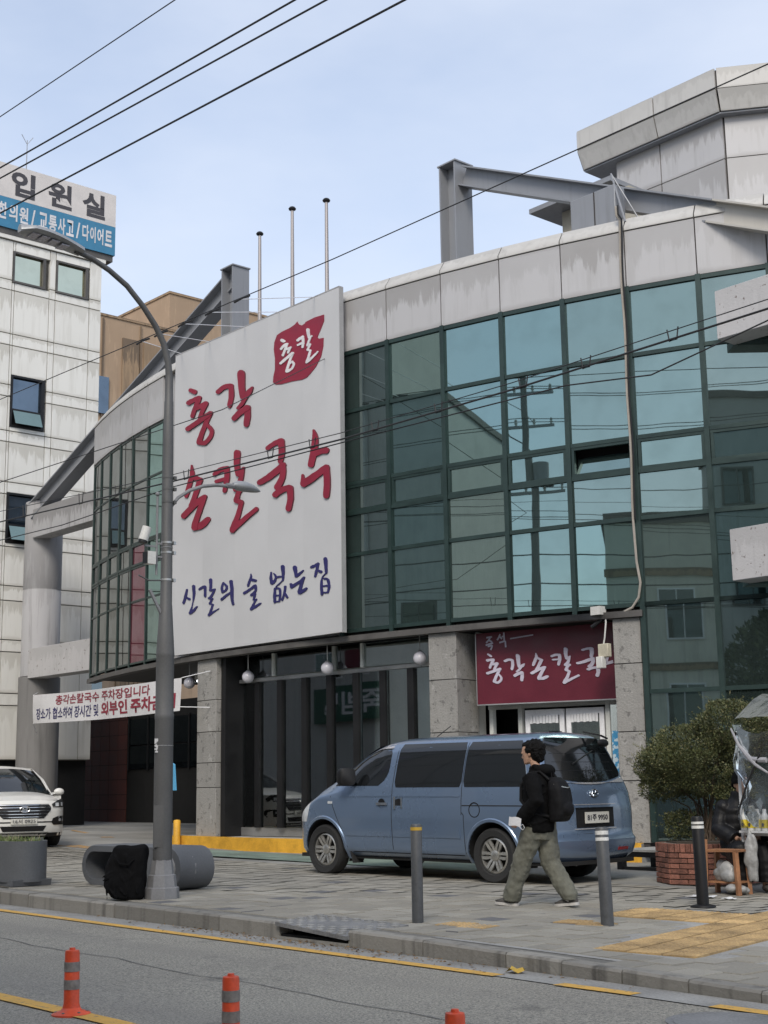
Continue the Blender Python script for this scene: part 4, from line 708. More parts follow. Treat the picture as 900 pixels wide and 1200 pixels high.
# ------------------------------------------------------------------ big white sign
XL, XR, ZB, ZT, YS = -25.75, -20.0, 4.21, 10.92, 16.62
M_board = M('white_sign_board', (.50, .50, .505), .5, var=.05, vs=.6, fine=.02)
M_red = M('crimson_letter', (.235, .011, .032), .45, var=.1)
M_dred = M('letter_side', (.10, .02, .03), .6)
M_navy = M('navy_letter', (.020, .018, .105), .5, var=.15)
M_trim = M('grey_trim', (.30, .30, .30), .5)
bb = thing('billboard', 'large white restaurant billboard with red and blue brush lettering on the glass facade', 'billboard', ((XL + XR) / 2, YS, ZB))
# boards with hairline joints
nb = 5
for i in range(nb):
    a = XL + (XR - XL) * i / nb; b_ = XL + (XR - XL) * (i + 1) / nb
    MB().box(a + .0006, b_ - .0006, YS, YS + .08, ZB, ZT).build('panel', M_board, bb, loc=((a + b_) / 2 - bb.location.x, 0, 0))
MB().box(XR + .001, XR + .02, YS - .006, YS + .09, ZB - .01, ZT + .01).build('edge_trim', M_trim, bb)
MB().box(XL, XR, YS - .004, YS + .09, ZT, ZT + .025).build('edge_trim', M_trim, bb)
def brush(name, key, mat, parent, mp, depth, side=None, out=(0, -1, 0)):
    mb = MB(); n = Vector(out)
    for i, poly in enumerate(glyph_polys(key)):
        pts = [mp(x / 100, z / 100) for x, z in poly]; k = depth + .0012 * (i % 6); m_ = len(pts); hi = [p + n * k for p in pts]
        if key == 'emblem': mb.add(hi, [tuple(range(m_))], 0)
        else:   # a brush stroke: left bank, tip, right bank, tip -> a strip of quads
            h = (m_ - 8) // 2; L_, R_ = list(range(h)), list(range(2 * h + 3, h + 3, -1)); st_ = [p + n * (k + .00006 * q) for q, p in enumerate(hi)]
            for q in range(h - 1): e = n * (.00005 * q); mb.add([hi[L_[q]] + e, hi[L_[q + 1]] + e, hi[R_[q + 1]] + e, hi[R_[q]] + e], [(0, 1, 2, 3)], 0)
            mb.add([hi[q] for q in [h - 1] + list(range(h, h + 4)) + [h + 4]], [tuple(range(6))], 0); mb.add([hi[q] for q in [2 * h + 3] + list(range(2 * h + 4, m_)) + [0]], [tuple(range(6))], 0)
        mb.add(hi + pts, [(j, (j + 1) % m_, m_ + (j + 1) % m_, m_ + j) for j in range(m_)], 1 if side else 0)
    o = mb.build(name, [mat, side] if side else mat, parent, clean=False); return o
smap = lambda x, z: Vector((XL + x, YS, z))
for k in ('chong', 'gak', 'son', 'kal', 'guk', 'su'): brush('letter', k, M_red, bb, smap, .028, M_dred)
for k in ('sin', 'gal', 'ui', 'sul', 'eop', 'neun', 'jip'): brush('letter', k, M_navy, bb, smap, .012)
em = brush('emblem', 'emblem', M_red, bb, smap, .012)
M_wletter = M('white_letter', (.62, .61, .62), .5)
for k in ('echong', 'ekal'): brush('letter', k, M_wletter, em, lambda x, z: Vector((XL + x, YS - .012, z)), .010)
# ------------------------------------------------------------------ wine coloured entrance sign
ra, rb = P(5.6, -.3), P(9.0, -.55); rd = (rb - ra).normalized(); rn = Vector((rd.y, -rd.x, 0)); r0 = ra + rd * .32; RL = 2.95
ws = thing('entrance_sign', 'wine red shop sign with pale brush lettering above the white entrance doors', 'shop sign', r0 + rd * RL / 2 + up * 2.77)
M_wineb = M('wine_sign_board', (.105, .008, .020), .4, var=.12)
M_pale = M('pale_lilac_letter', (.45, .42, .50), .5)
MB().hexa([r0 + up * 2.77, r0 + rd * RL + up * 2.77, r0 + rd * RL - rn * .15 + up * 2.77, r0 - rn * .15 + up * 2.77, r0 + up * 4.02, r0 + rd * RL + up * 4.06, r0 + rd * RL - rn * .15 + up * 4.06, r0 - rn * .15 + up * 4.02]).build('board', M_wineb, ws)
q = r0 + rn * .012; MB().bar(q + up * 2.765, q + rd * RL + up * 2.765, .03, .02).bar(q + up * 2.77, q + up * 4.02, .02, .012, upv=rd).build('edge_trim', M_alu, ws)
def place_glyph(key, x0, x1, z0, z1):
    ps = glyph_polys(key); xs = [x for s in ps for x, _ in s]; zs = [z for s in ps for _, z in s]; a, b, c_, d = min(xs), max(xs), min(zs), max(zs)
    brush('letter', key, M_pale, ws, lambda x, z: r0 + rd * (x0 + (x1 - x0) * (x * 100 - a) / (b - a)) + up * (z0 + (z1 - z0) * (z * 100 - c_) / (d - c_)), .012, out=rn)
U = 2.51 / 158.0    # one unit of the layout
for key, a, b, c_, d in (('chong', 11.5, 31, 3.12, 3.66), ('gak', 33, 58, 3.14, 3.62), ('son', 64, 85.5, 3.15, 3.62), ('kal', 88, 121, 3.06, 3.68), ('guk', 117, 144, 3.15, 3.66), ('su', 150, 172, 3.2, 3.64)):
    if key == 'su': continue
    place_glyph(key, a * U * 1.0, b * U, c_, d)
def ribbon(pts, r, mat, name='letter'):
    mb = MB()
    for i, st in enumerate(pts):
        for (x0, z0), (x1, z1) in zip(st, st[1:]):
            a, b = r0 + rd * x0 + up * z0, r0 + rd * x1 + up * z1; mb.bar(a + rn * (.010 + .001 * (i % 4)), b + rn * (.010 + .001 * (i % 4)), r, .006, upv=rn)
    return mb.build(name, mat, ws)
u_ = lambda x, z: ((x - 40) / 158.0 * 2.51 / 5.05, 4.02 - (z - 168) / 332.0)
def S_(*p): return [u_(*q) for q in p]
ribbon([S_((106, 195), (140, 192)), S_((130, 195), (118, 212), (104, 225)), S_((120, 210), (140, 222)), S_((101, 239), (146, 228)), S_((113, 247), (140, 241), (138, 252), (130, 268))], .028, M_pale)
ribbon([S_((190, 180), (182, 198), (171, 213)), S_((188, 195), (201, 208)), S_((200, 196), (214, 192)), S_((213, 172), (215, 222)), S_((184, 229), (220, 221), (222, 258))], .028, M_pale)
ribbon([S_((250, 210), (388, 197))], .022, M_pale)
ribbon([S_((830, 320), (812, 345), (800, 385), (842, 376))], .05, M_pale)
# camera, bracket and junction boxes on the pier
M_off = M('offwhite_plastic', (.58, .57, .54), .5, var=.1); M_cream = M('cream_plastic', (.48, .44, .34), .6, var=.2)
q = P(8.62, .02); cc = thing('security_camera', 'white security camera box with cream junction boxes on the pier beside the wine sign', 'security camera', (q.x, q.y, 3.4))
MB().box(q.x - .22, q.x - .02, q.y - .16, q.y, 4.12, 4.26).build('camera_housing', M_off, cc); MB().box(q.x - .10, q.x - .06, q.y - .02, q.y + .12, 4.02, 4.15).build('bracket', M_blackm, cc)
MB().tube([(q.x - .26, q.y - .1, 3.93), (q.x - .10, q.y - .02, 4.05)], .035, 8).build('dome_camera', M_blackm, cc)
MB().tube([(q.x - .02, q.y - .03, 4.16), (q.x + .0, q.y - .04, 4.0), (q.x - .03, q.y - .05, 3.75), (q.x - .06, q.y - .05, 3.64)], .014, 6).build('cable', M_off, cc)
o = MB().box(q.x - .15, q.x + .06, q.y - .1, q.y + .0, 3.42, 3.64).build('junction_box', M_cream, cc); bevel(o, .012); o = MB().box(q.x - .16, q.x - .03, q.y - .15, q.y - .04, 3.24, 3.43).build('junction_box', M_off, cc); bevel(o, .01)
# ------------------------------------------------------------------ globe lamps under the soffit
M_globe = M('opal_globe', (.62, .61, .66), .25, var=.05, coat=.3)
g0 = thing('globe_lamp', 'x', 'lamp', (0, 0, 0), 0, 'white globe lamps hanging under the soffit')
MB().ball((0, 0, 0), .125, 18, 12).build('globe', M_globe, g0, local=True); MB().tube([(0, 0, .11), (0, 0, .47)], .010, 6).build('rod', M_alu, g0, local=True); MB().lathe((0, 0, .10), [(.04, 0), (.045, .03), (.02, .05)], 12).build('cap', M_alu, g0, local=True)
for i, ((x, y, z), lb) in enumerate((((-25.85, 17.15, 3.66), 'white globe lamp behind the lamp post, left of the first stone pier'), ((-23.55, 17.05, 3.63), 'white globe lamp beside the first stone pier at the shopfront'), ((-21.1, 17.15, 3.64), 'white globe lamp over the middle of the folding glass shopfront'), ((-18.8, 17.45, 3.67), 'white globe lamp close to the second stone pier by the wine sign'))):
    o = g0 if i == 0 else copy_tree(g0); o.location = (x, y, z); o['label'] = lb
fl = thing('fluorescent_lamp', 'lit white tube lamp under the soffit behind the lamp post', 'lamp', (-28.0, 19.4, 3.93))
MB().tube([(-28.9, 19.4, 3.98), (-27.0, 19.4, 3.98)], .022, 8).build('tube', M_emit('lit_tube', (.9, .95, 1), 2.2), fl); MB().box(-28.95, -26.95, 19.36, 19.44, 4.01, 4.12).build('batten', M_off, fl)
# ------------------------------------------------------------------ flagpoles behind the sign
M_pole = M('flagpole_steel', (.36, .33, .32), .45, metal=.4, fine=0, var=.05)
f0 = thing('flagpole', 'x', 'flagpole', (0, 0, 0), 0, 'three bare flagpoles on the roof behind the billboard')
MB().tube([(0, 0, 0), (0, 0, 2.86)], [.05, .035], 10).build('pole', M_pole, f0, local=True); MB().lathe((0, 0, 2.86), [(.03, 0), (.075, .02), (.085, .045), (.06, .08), (.02, .10)], 12).build('finial', M_blackm, f0, local=True)
for i, ((x, z), lb) in enumerate((((-23.92, 10.6), 'bare flagpole above the billboard, nearest the raking steel frame'), ((-22.74, 10.8), 'middle bare flagpole above the billboard, the tallest reaching'), ((-21.57, 10.6), 'bare flagpole above the emblem corner of the billboard'))):
    o = f0 if i == 0 else copy_tree(f0); o.location = (x, 17.6, z); o['label'] = lb
# ------------------------------------------------------------------ hospital block on the left
M_hpanel = M_stain('cream_cladding', (.75, .735, .685), (.44, .415, .355), .55, .55, .3, grad=(.45, .9), orand=.03, edge=.6)
M_hjoint = M('cladding_joint', (.13, .12, .10), .9)
M_hglass = M_pane('navy_glass', (.42, .50, .58), (.012, .02, .03), .40); M_hglass2 = M_pane('sky_reflection_glass', (.92, .90, .66), (.05, .06, .05), .8)  # top panes: bright sky reflection put into the second glass's tint and strength
HX = -38.0
hb = thing('hospital_building', 'cream panelled clinic block with small tilted windows at the left edge', 'building', (HX - 4, 18, .2))
MB().box(HX - 12, HX - .13, 8.0, 21.68, 2.28, 18.0).build('wall_core', M_hjoint, hb); MB().box(HX - 12, HX - .2, 8.0, 21.66, .2, 2.28).build('dark_base', M_core, hb)
MB().box(HX - 12.1, HX + .06, 7.9, 21.8, 18.0, 18.12).build('roof_edge', M_hpanel, hb)
ycols = [10.6, 11.77, 11.99, 13.16, 13.4, 14.6, 14.82, 16.0, 16.2, 17.35, 17.6, 18.62, 18.7, 19.87, 20.08, 21.27, 21.70]
strips = [(16.40, 16.72), (14.66, 15.02), (13.06, 13.42), (11.66, 12.0), (10.07, 10.44), (8.5, 8.93), (6.9, 7.34), (5.4, 5.75), (3.85, 4.2)]
zl = [17.98]
for a, b in strips: zl += [b, a]
zl += [2.3]
wins = [(18.62, 19.72, 16.66, 17.66, 1), (20.08, 21.2, 16.66, 17.72, 1), (18.7, 19.8, 12.14, 13.74, 0), (18.7, 19.87, 8.62, 10.12, 0), (16.2, 17.35, 16.66, 17.66, 0), (16.2, 17.35, 12.14, 13.74, 0), (16.2, 17.35, 8.62, 10.12, 0)]
def hpanel(y0, y1, z0, z1):
    if z1 - z0 < .05 or y1 - y0 < .05: return
    MB().box(HX - .129, HX, y0 + .012, y1 - .012, z0 + .014, z1 - .014).build('cladding_panel', M_hpanel, hb, loc=(4, (y0 + y1) / 2 - 18, z0 - .2))
for y0, y1 in zip(ycols, ycols[1:]):
    ws_ = [w_ for w_ in wins if w_[0] < (y0 + y1) / 2 < w_[1]]
    for z1, z0 in zip(zl, zl[1:]):
        segs = [(z0, z1)]
        for w_ in ws_:
            ns = []
            for a, b in segs:
                if w_[3] <= a or w_[2] >= b: ns.append((a, b))
                else: ns += [(a, w_[2]), (w_[3], b)]
            segs = [s for s in ns if s[1] - s[0] > .02]
        for a, b in segs: hpanel(y0, y1, a, b)
for y0, y1, z0, z1, br in wins:
    f = MB()
    for a in ((y0, y0 + .06, z0, z1), (y1 - .09, y1, z0, z1), (y0 + .06, y1 - .09, z0, z0 + .06), (y0 + .06, y1 - .09, z1 - .06, z1)): f.box(HX - .06, HX + .035, *a)
    if not br: f.box(HX - .05, HX + .03, y0 + .06, y1 - .09, z0 + .50, z0 + .56)
    wf = f.build('window', M_blackm if not br else M_edge, hb, loc=(4, (y0 + y1) / 2 - 18, z0 - .2))
    MB().box(HX - .10, HX - .075, y0 + .05, y1 - .08, z0 + (.56 if not br else .05), z1 - .05).build('pane', M_hglass2 if br else M_hglass, wf)
    if not br:  # awning sash pushed out at the foot
        MB().hexa([(HX + .22, y0 + .09, z0 + .07), (HX + .22, y1 - .12, z0 + .07), (HX + .205, y1 - .12, z0 + .07), (HX + .205, y0 + .09, z0 + .07), (HX + .03, y0 + .09, z0 + .5), (HX + .03, y1 - .12, z0 + .5), (HX + .015, y1 - .12, z0 + .5), (HX + .015, y0 + .09, z0 + .5)]).build('pane', M_glassA, wf)
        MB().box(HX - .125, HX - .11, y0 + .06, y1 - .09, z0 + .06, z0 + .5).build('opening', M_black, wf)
# sign box on its roof
M_signw = M('signboard_white', (.62, .58, .55), .5, var=.06); M_signb = M('signboard_blue', (.045, .20, .34), .5, var=.08); M_char = M('charcoal_letter', (.055, .05, .055), .5)
rs = thing('rooftop_sign', 'white and blue clinic sign box on the cream block roof', 'rooftop sign', (HX, 18, 18.3))
MB().box(HX - 1.2, HX + .10, 12.0, 22.1, 18.33, 18.92 + .38).build('blue_band', M_signb, rs); MB().box(HX - 1.2, HX + .10, 12.0, 22.1, 19.305, 20.40).build('white_band', M_signw, rs)
MB().box(HX - 1.15, HX + .05, 12.05, 22.05, 18.12, 18.33).build('underside', M_edge, rs)
XF = HX + .104
for ch, y0, y1 in (('입', 18.42, 19.22), ('원', 19.68, 20.5), ('실', 20.88, 21.70)): lettering('letter', ch, (XF, y0, 19.43), (0, y1 - y0, 0), (0, 0, .82), M_char, rs, bold=.035)
for ch, y0, y1 in (('한', 18.02, 18.32), ('의', 18.38, 18.66), ('원', 18.72, 19.02), ('/', 19.12, 19.26), ('교', 19.38, 19.68), ('통', 19.72, 20.0), ('사', 20.04, 20.3), ('고', 20.34, 20.6), ('/', 20.68, 20.82), ('다', 20.9, 21.14), ('이', 21.18, 21.38), ('어', 21.44, 21.66), ('트', 21.72, 21.98)):
    lettering('letter', ch, (XF, y0, 18.58), (0, y1 - y0, 0), (0, 0, .54), M_wletter, rs, bold=.03)
MB().tube([(HX - 1.5, 19.7, 18.2), (HX - 1.5, 19.7, 22.2)], [.03, .012], 6).tube([(HX - 1.5, 19.5, 22.35), (HX - 1.5, 19.7, 22.05), (HX - 1.5, 19.9, 22.35)], .012, 5).build('lightning_rod', M_steel).__setitem__('label', 'thin forked lightning rod rising above the clinic roof sign')
bpy.data.objects['lightning_rod']['category'] = 'lightning rod'
# ------------------------------------------------------------------ brown tiled block behind
M_brown = M_stain('brown_render', (.42, .30, .20), (.17, .12, .08), .8, .45, .45, grad=(.5, .95), orand=.06)
M_brownD = M_stain('brown_dirty', (.30, .21, .13), (.07, .055, .045), .85, .7, .8, orand=.1)
br = thing('brown_building', 'tan rendered block with stained window strips standing behind the cream clinic', 'building', (-52, 34, .2))
MB().box(-64, -51.2, 32.7, 48, .2, 23.2).build('tower', M_brown, br); MB().box(-64.05, -51.15, 32.65, 48.05, 23.2, 23.3).build('tower_coping', M_brownD, br)
MB().box(-66, -50.6, 26.5, 32.68, .2, 21.2).build('wing', M_brown, br); MB().box(-66, -50.55, 26.45, 32.7, 21.2, 21.3).build('wing_coping', M_brownD, br)
for k in range(6):
    for y0, y1, m in ((29.95, 30.75, M_brownD), (31.0, 31.9, M_brownD)): MB().box(-50.6, -50.52, y0, y1, 20.6 - 3.2 * k - 2.9, 20.6 - 3.2 * k - .2).build('stained_panel', m, br, loc=(1.4, (y0 + y1) / 2 - 34, 17.5 - 3.2 * k))
    for y0, y1 in ((32.0, 32.6), (28.3, 29.3)):
        MB().box(-50.58, -50.5, y0, y1, 16.9 - 3.2 * k, 18.5 - 3.2 * k).build('window', M_hglass, br, loc=(1.4, (y0 + y1) / 2 - 34, 16.9 - 3.2 * k))
    MB().box(-51.2, -51.1, 34.0, 35.2, 19.5 - 3.2 * k, 20.8 - 3.2 * k).build('window', M_dwin, br, loc=(.9, .6, 19.3 - 3.2 * k)); MB().box(-53.4, -52.2, 32.58, 32.7, 19.8 - 3.2 * k, 21.4 - 3.2 * k).build('window', M_brownD, br, loc=(-.8, -1.3, 19.6 - 3.2 * k))
for y in (29.0, 30.85, 31.95):
    MB().box(-50.6, -50.53, y - .03, y + .03, .4, 21.1).build('rib', M_brownD, br)
# ------------------------------------------------------------------ across the street: only seen mirrored in the facade
M_g1 = M_stain('grey_brick', (.5, .49, .47), (.3, .29, .28), .85, .3, .5); M_g2 = M_stain('dark_render', (.50, .51, .50), (.3, .31, .31), .8, .3, .4); M_pal = M_stain('pale_render', (.68, .67, .58), (.28, .27, .23), .8, .3, .4); M_g3 = M_stain('mid_render', (.42, .43, .42), (.14, .14, .14), .8, .3, .4)
def house(label, x0, x1, y0, y1, h, mat, wx, fl, ww=1.1, wh=1.3, name='street_house', roof=True):
    t = thing(name, label, 'building', ((x0 + x1) / 2, y1, .1)); MB().box(x0, x1, y0, y1, .1, h).build('wall', mat, t)
    if roof: MB().box(x0 - .1, x1 + .1, y0 - .1, y1 + .1, h, h + .25).build('roof_edge', M_edge, t)
    for z in fl:
        for x in wx:
            f = MB().box(x, x + ww, y1 - .02, y1 + .05, z, z + wh).build('window', M_white if mat is M_pal or mat is M_g1 else M_edge, t); MB().box(x + .06, x + ww / 2 - .02, y1 + .052, y1 + .06, z + .06, z + wh - .06).build('pane', M_dwin, f); MB().box(x + ww / 2 + .02, x + ww - .06, y1 + .052, y1 + .06, z + .06, z + wh - .06).build('pane', M_dwin, f)
    return t
ha = house('tall grey brick shop building across the street, mirrored beside the billboard', -56, -31.2, -18, -5.0, 21, M_g1, [-36.8, -40, -44, -50], [5.6, 8.6, 11.6, 14.6, 17.6])
MB().box(-35.9, -33.9, -4.95, -4.75, 6.2, 19).build('upright_sign', M_g2, ha)
for ch, z in (('목', 9.2), ('식', 7.0)): lettering('letter', ch, (-34.3, -4.74, z), (-1.3, 0, 0), (0, 0, 1.5), M_wletter, ha, bold=.03)
for z in (15.0, 12.4): MB().lathe((-34.9, -4.74, z), [(.0, 0), (.75, 0), (.75, .02), (.55, .02), (.55, .01), (0, .01)], 24, axis='y', cap=False).build('emblem', M_pale, ha)
MB().box(-37.7, -36.6, -4.95, -4.78, 8, 18).build('upright_sign', M_white, ha); MB().box(-38.2, -36.9, -4.95, -4.78, 3.9, 8.3).build('upright_sign', M_wineb, ha)
MB().box(-42.4, -33.2, -4.98, -4.7, 3.9, 5.3).build('shop_sign_board', M('forest_sign', (.02, .08, .05), .5), ha); lettering('letter', '본죽&비빔밥cafe', (-33.8, -4.69, 4.15), (-8.0, 0, 0), (0, 0, .9), M_wletter, ha, bold=.02)
house('dark grey rendered block across the street, mirrored beside the grey one', -31.1, -25.6, -16, -5.0, 15.2, M_g2, [-29.6], [6.4], 1.4, 1.2)
house('low pale house across the street, mirrored low in the middle panes', -25.2, -17.2, -15, -6.5, 6.6, M_pal, [-24, -21], [3.8])
hc = house('pale three storey block across the street with green framed windows', -15.4, -8.9, -15, -5.0, 9.9, M_pal, [-14.2, -11.6], [2.9, 6.0], 1.2, 1.7)
MB().box(-15.45, -8.85, -5.0, -4.93, 5.0, 5.25).build('band_course', M_brownD, hc); MB().box(-15.45, -8.85, -5.0, -4.93, 8.1, 8.35).build('band_course', M_brownD, hc)
house('mid grey block across the street behind the camera side trees', -8.3, 14, -17, -5.5, 14.2, M_g3, [-7, -4, 0, 4], [3.5, 7, 10.5])
# ------------------------------------------------------------------ poles and cables
def cable(pts, r, mat, label, group=None, cat='cable', name='overhead_cable', sag=0.0, n=10):
    P_ = []
    for a, b in zip(pts, pts[1:]):
        a, b = Vector(a), Vector(b)
        for k in range(n): t = k / n; P_.append(a.lerp(b, t) - up * sag * 4 * t * (1 - t))
    P_.append(Vector(pts[-1])); o = MB().tube(P_, r, 6).build(name, mat); o['label'] = label; o['category'] = cat
    if group: o['group'] = group
    return o
M_cab = M('black_cable', (.02, .02, .022), .6, var=.1)
GA = 'overhead cables crossing the sky at the upper left'
def line(a, b, e0, e1): a, b = Vector(a), Vector(b); d = b - a; return [a - d * e0, b + d * e1]
cable(line((-12.66, 6, 8.23), (-9.38, 6, 8.04), 8, 4), .006, M_cab, 'thin overhead cable highest of the sky lines at upper left', GA)
cable(line((-12.61, 6, 7.65), (-7.72, 6, 7.27), 6, 3), .009, M_cab, 'second overhead cable down in the sky at upper left', GA)
cable(line((-13.24, 6.3, 7.84), (-7.7, 6.3, 7.38), 6, 3), .009, M_cab, 'third overhead cable down in the sky crossing the clinic sign', GA)
cable(line((-13.83, 6.6, 7.72), (-7.22, 6.6, 7.24), 6, 3), .010, M_cab, 'lowest of the thick overhead cables passing over the clinic sign', GA)
cable([(-60, 13.5, 10.6), (-27.93, 13.5, 9.86), (-16.39, 13.5, 9.64), (-8.35, 13.5, 9.63), (6, 13.5, 9.9)], .009, M_cab, 'single thin cable rising past the flagpoles and the rooftop plant room')
for k, (p0, p1) in enumerate((((329, 325), 0), ((288, 347), 0), ((249, 364), 0), ((215, 380), 0), ((188, 393), 0))): pass
GS = 'thin pale stay wires from the billboard top to the cable'
wx = [(-19.4, 9.63), (-20.1, 9.66), (-20.55, 9.67), (-21.0, 9.69), (-21.4, 9.70)]
tops = [-20.75, -21.9, -23.1, -24.4, -25.5]
for (x, z), tx in zip([(-18.86, 9.655), (-19.75, 9.66), (-20.62, 9.675), (-21.42, 9.69), (-22.05, 9.70)], tops):
    st_ = thing('stay_wire', 'x', 'wire', (x, 13.5, z), 0, GS); MB().tube([(x, 13.5, z), (tx, 16.6, 10.92)], .008, 5).build('wire', M_white, st_); MB().tube([(x - .22, 13.5, z + .004), (x, 13.5, z + .02), (x + .22, 13.5, z + .004)], .02, 6).build('clamp', M_cab, st_)
    st_['label'] = 'pale stay wire from the billboard top to the thin cable, %s' % ['highest', 'second down', 'third down', 'fourth down', 'lowest by the lamp'][tops.index(tx)]
GB = 'bundled cables slung along the pavement across the glass facade'
c1 = [(-40, 9.8, 7.2), (-20.13, 9.8, 5.70), (-15.26, 9.8, 5.42), (-11.78, 9.8, 5.29), (-9.15, 9.8, 5.27), (-6.22, 9.8, 5.32), (4, 9.8, 5.7)]
c2 = [(-40, 9.8, 7.0), (-20.11, 9.8, 5.53), (-15.26, 9.8, 5.33), (-11.78, 9.8, 5.215), (-9.15, 9.8, 5.20), (-6.23, 9.8, 5.24), (4, 9.8, 5.6)]
c3 = [(-40, 9.84, 6.3), (-20.09, 9.84, 5.25), (-18.2, 9.84, 5.2), (-15.3, 9.84, 5.27), (-11.78, 9.84, 5.19), (-8.49, 9.84, 5.10), (-7.49, 9.84, 4.97), (-6.23, 9.84, 5.16), (4, 9.84, 5.4)]
cable(c1, .005, M_cab, 'thin carrier wire on top of the cable bundle crossing the facade', GB); cable(c2, .010, M_cab, 'thick black cable under the carrier wire crossing the billboard', GB); cable(c3, .007, M_cab, 'sagging lower black cable of the bundle crossing the facade', GB)
def on_line(pts, x):
    for a, b in zip(pts, pts[1:]):
        if a[0] <= x <= b[0]: return a[2] + (b[2] - a[2]) * (x - a[0]) / (b[0] - a[0])
mb = MB()
for x in [-19.3, -17.6, -16.6, -14.9, -13.1, -12.3, -11.2, -10.2, -9.0, -8.2, -7.2]:
    z1, z2 = on_line(c1, x), on_line(c2, x); MB().tube([(x - .06, 9.8, z1 + .02), (x - .04, 9.8, z2 - .015), (x + .04, 9.8, z2 - .015), (x + .06, 9.8, z1 + .02)], .007, 5).build('cable_hanger', M_cab, bpy.data.objects['overhead_cable.005'])

cable([(-30, 9.8, 5.5), (-20.17, 9.8, 6.17), (-17.28, 12, 7.1), (-21, 17.4, 10.0)], .007, M_cab, 'thin wire rising from the left edge past the column to the fascia')
for x, lb in ((-19.4, 'utility pole across the street, mirrored with its crossarms in the middle panes'), (-5.2, 'utility pole across the street, mirrored at the right end of the facade')):
    up_ = thing('utility_pole', lb, 'utility pole', (x, -1.8, .1)); MB().tube([(x, -1.8, .1), (x, -1.8, 14.2)], [.19, .10], 12).build('pole', M_concD, up_)
    for z in (13.6, 12.5, 10.4):
        ar = MB().bar((x - .95, -1.8, z), (x + .95, -1.8, z), .09, .09).build('crossarm', M_steel, up_)
        for dx in (-.85, -.3, .3, .85): MB().lathe((x + dx, -1.8, z + .04), [(.05, 0), (.03, .05), (.06, .09), (.03, .12), (.05, .18), (.02, .22)], 8).build('insulator', M_g2, ar)
    o = MB().lathe((x + .35, -1.8, 10.6), [(.0, 0), (.24, 0), (.24, .7), (0, .74)], 12, cap=False).build('transformer', M_steel, up_)
NTH = ['highest', 'second highest', 'third highest', 'fourth highest', 'fifth highest', 'sixth highest', 'lowest']
for i, (dx, z) in enumerate(((-.85, 13.85), (.3, 13.83), (-.85, 12.75), (.85, 12.73), (0, 10.6), (.1, 8.6), (-.1, 7.7))):
    cable([(-60, -1.8 + dx * .05, z + .3), (-19.4, -1.8 + dx * .3, z), (-5.2, -1.8 + dx * .3, z), (40, -1.8, z + .2)], .014 if z > 9 else .022, M_cab, NTH[i] + ' overhead cable along the far pavement, mirrored in the facade glass', 'cables along the far pavement', sag=.35)
    if i in (1, 2, 3): cable([(-20.2, -1.8 + dx * .3, z), (-19.9, -1.85, z - .5), (-19.5, -1.9, z - .75), (-19.1, -1.9, z - 1.2)], .012, M_cab, 'short jumper cable drooping below the ' + NTH[i] + ' far cable, mirrored in the glass', 'jumper cables on the far pole')

# ------------------------------------------------------------------ vehicles
def M_paint(name, col, metal=.35, rough=.32, coat=.7):
    m, nt, p = newmat(name)
    n1 = noise_tex(nt, 1.3, 4, seed=False); fl = noise_tex(nt, 900, 2, seed=False); du = noise_tex(nt, 30, 4, seed=False)
    c = mix(nt, rng(nt, n1, .3, .7, 0, .18), col, tuple(k * .8 for k in col)); c = mix(nt, rng(nt, n1, .5, .75, 0, .10), c, (.3, .29, .27))
    nt.links.new(c, p.inputs['Base Color']); p.inputs['Metallic'].default_value = metal; nt.links.new(rng(nt, n1, .3, .7, rough - .05, rough + .08), p.inputs['Roughness'])
    p.inputs['Coat Weight'].default_value = coat; p.inputs['Coat Roughness'].default_value = .06; return m
M_blue = M_paint('steel_blue_paint', (.165, .232, .342), .55, .28, 1.0); M_wht = M_paint('white_car_paint', (.68, .67, .63), 0, .35, .6)
M_cglass = M('black_car_glass', (.006, .007, .008), .04, var=0, fine=0, coat=.6); M_rubber = M('tyre_rubber', (.018, .018, .018), .85, var=.3, bump=.2)
M_alloy = M('alloy_rim', (.46, .45, .42), .35, metal=.75, var=.2, vs=9); M_chrome = M('chrome', (.70, .70, .70), .15, metal=1.0, var=.03); M_bplas = M('black_plastic', (.010, .010, .011), .55, spec=.3, var=.2)
M_lens = M('clear_lamp_lens', (.55, .57, .58), .12, coat=.8, var=.2, vs=14); M_rlens = M('red_lamp_lens', (.30, .012, .012), .15, coat=.8, var=.2, vs=14); M_well = M('wheel_well', (.01, .01, .01), .9)
M_plate = M('number_plate', (.56, .55, .50), .5, var=.1); M_plett = M('plate_letter', (.02, .02, .03), .6); M_silver = M('silver_visor', (.60, .60, .62), .25, metal=.6)
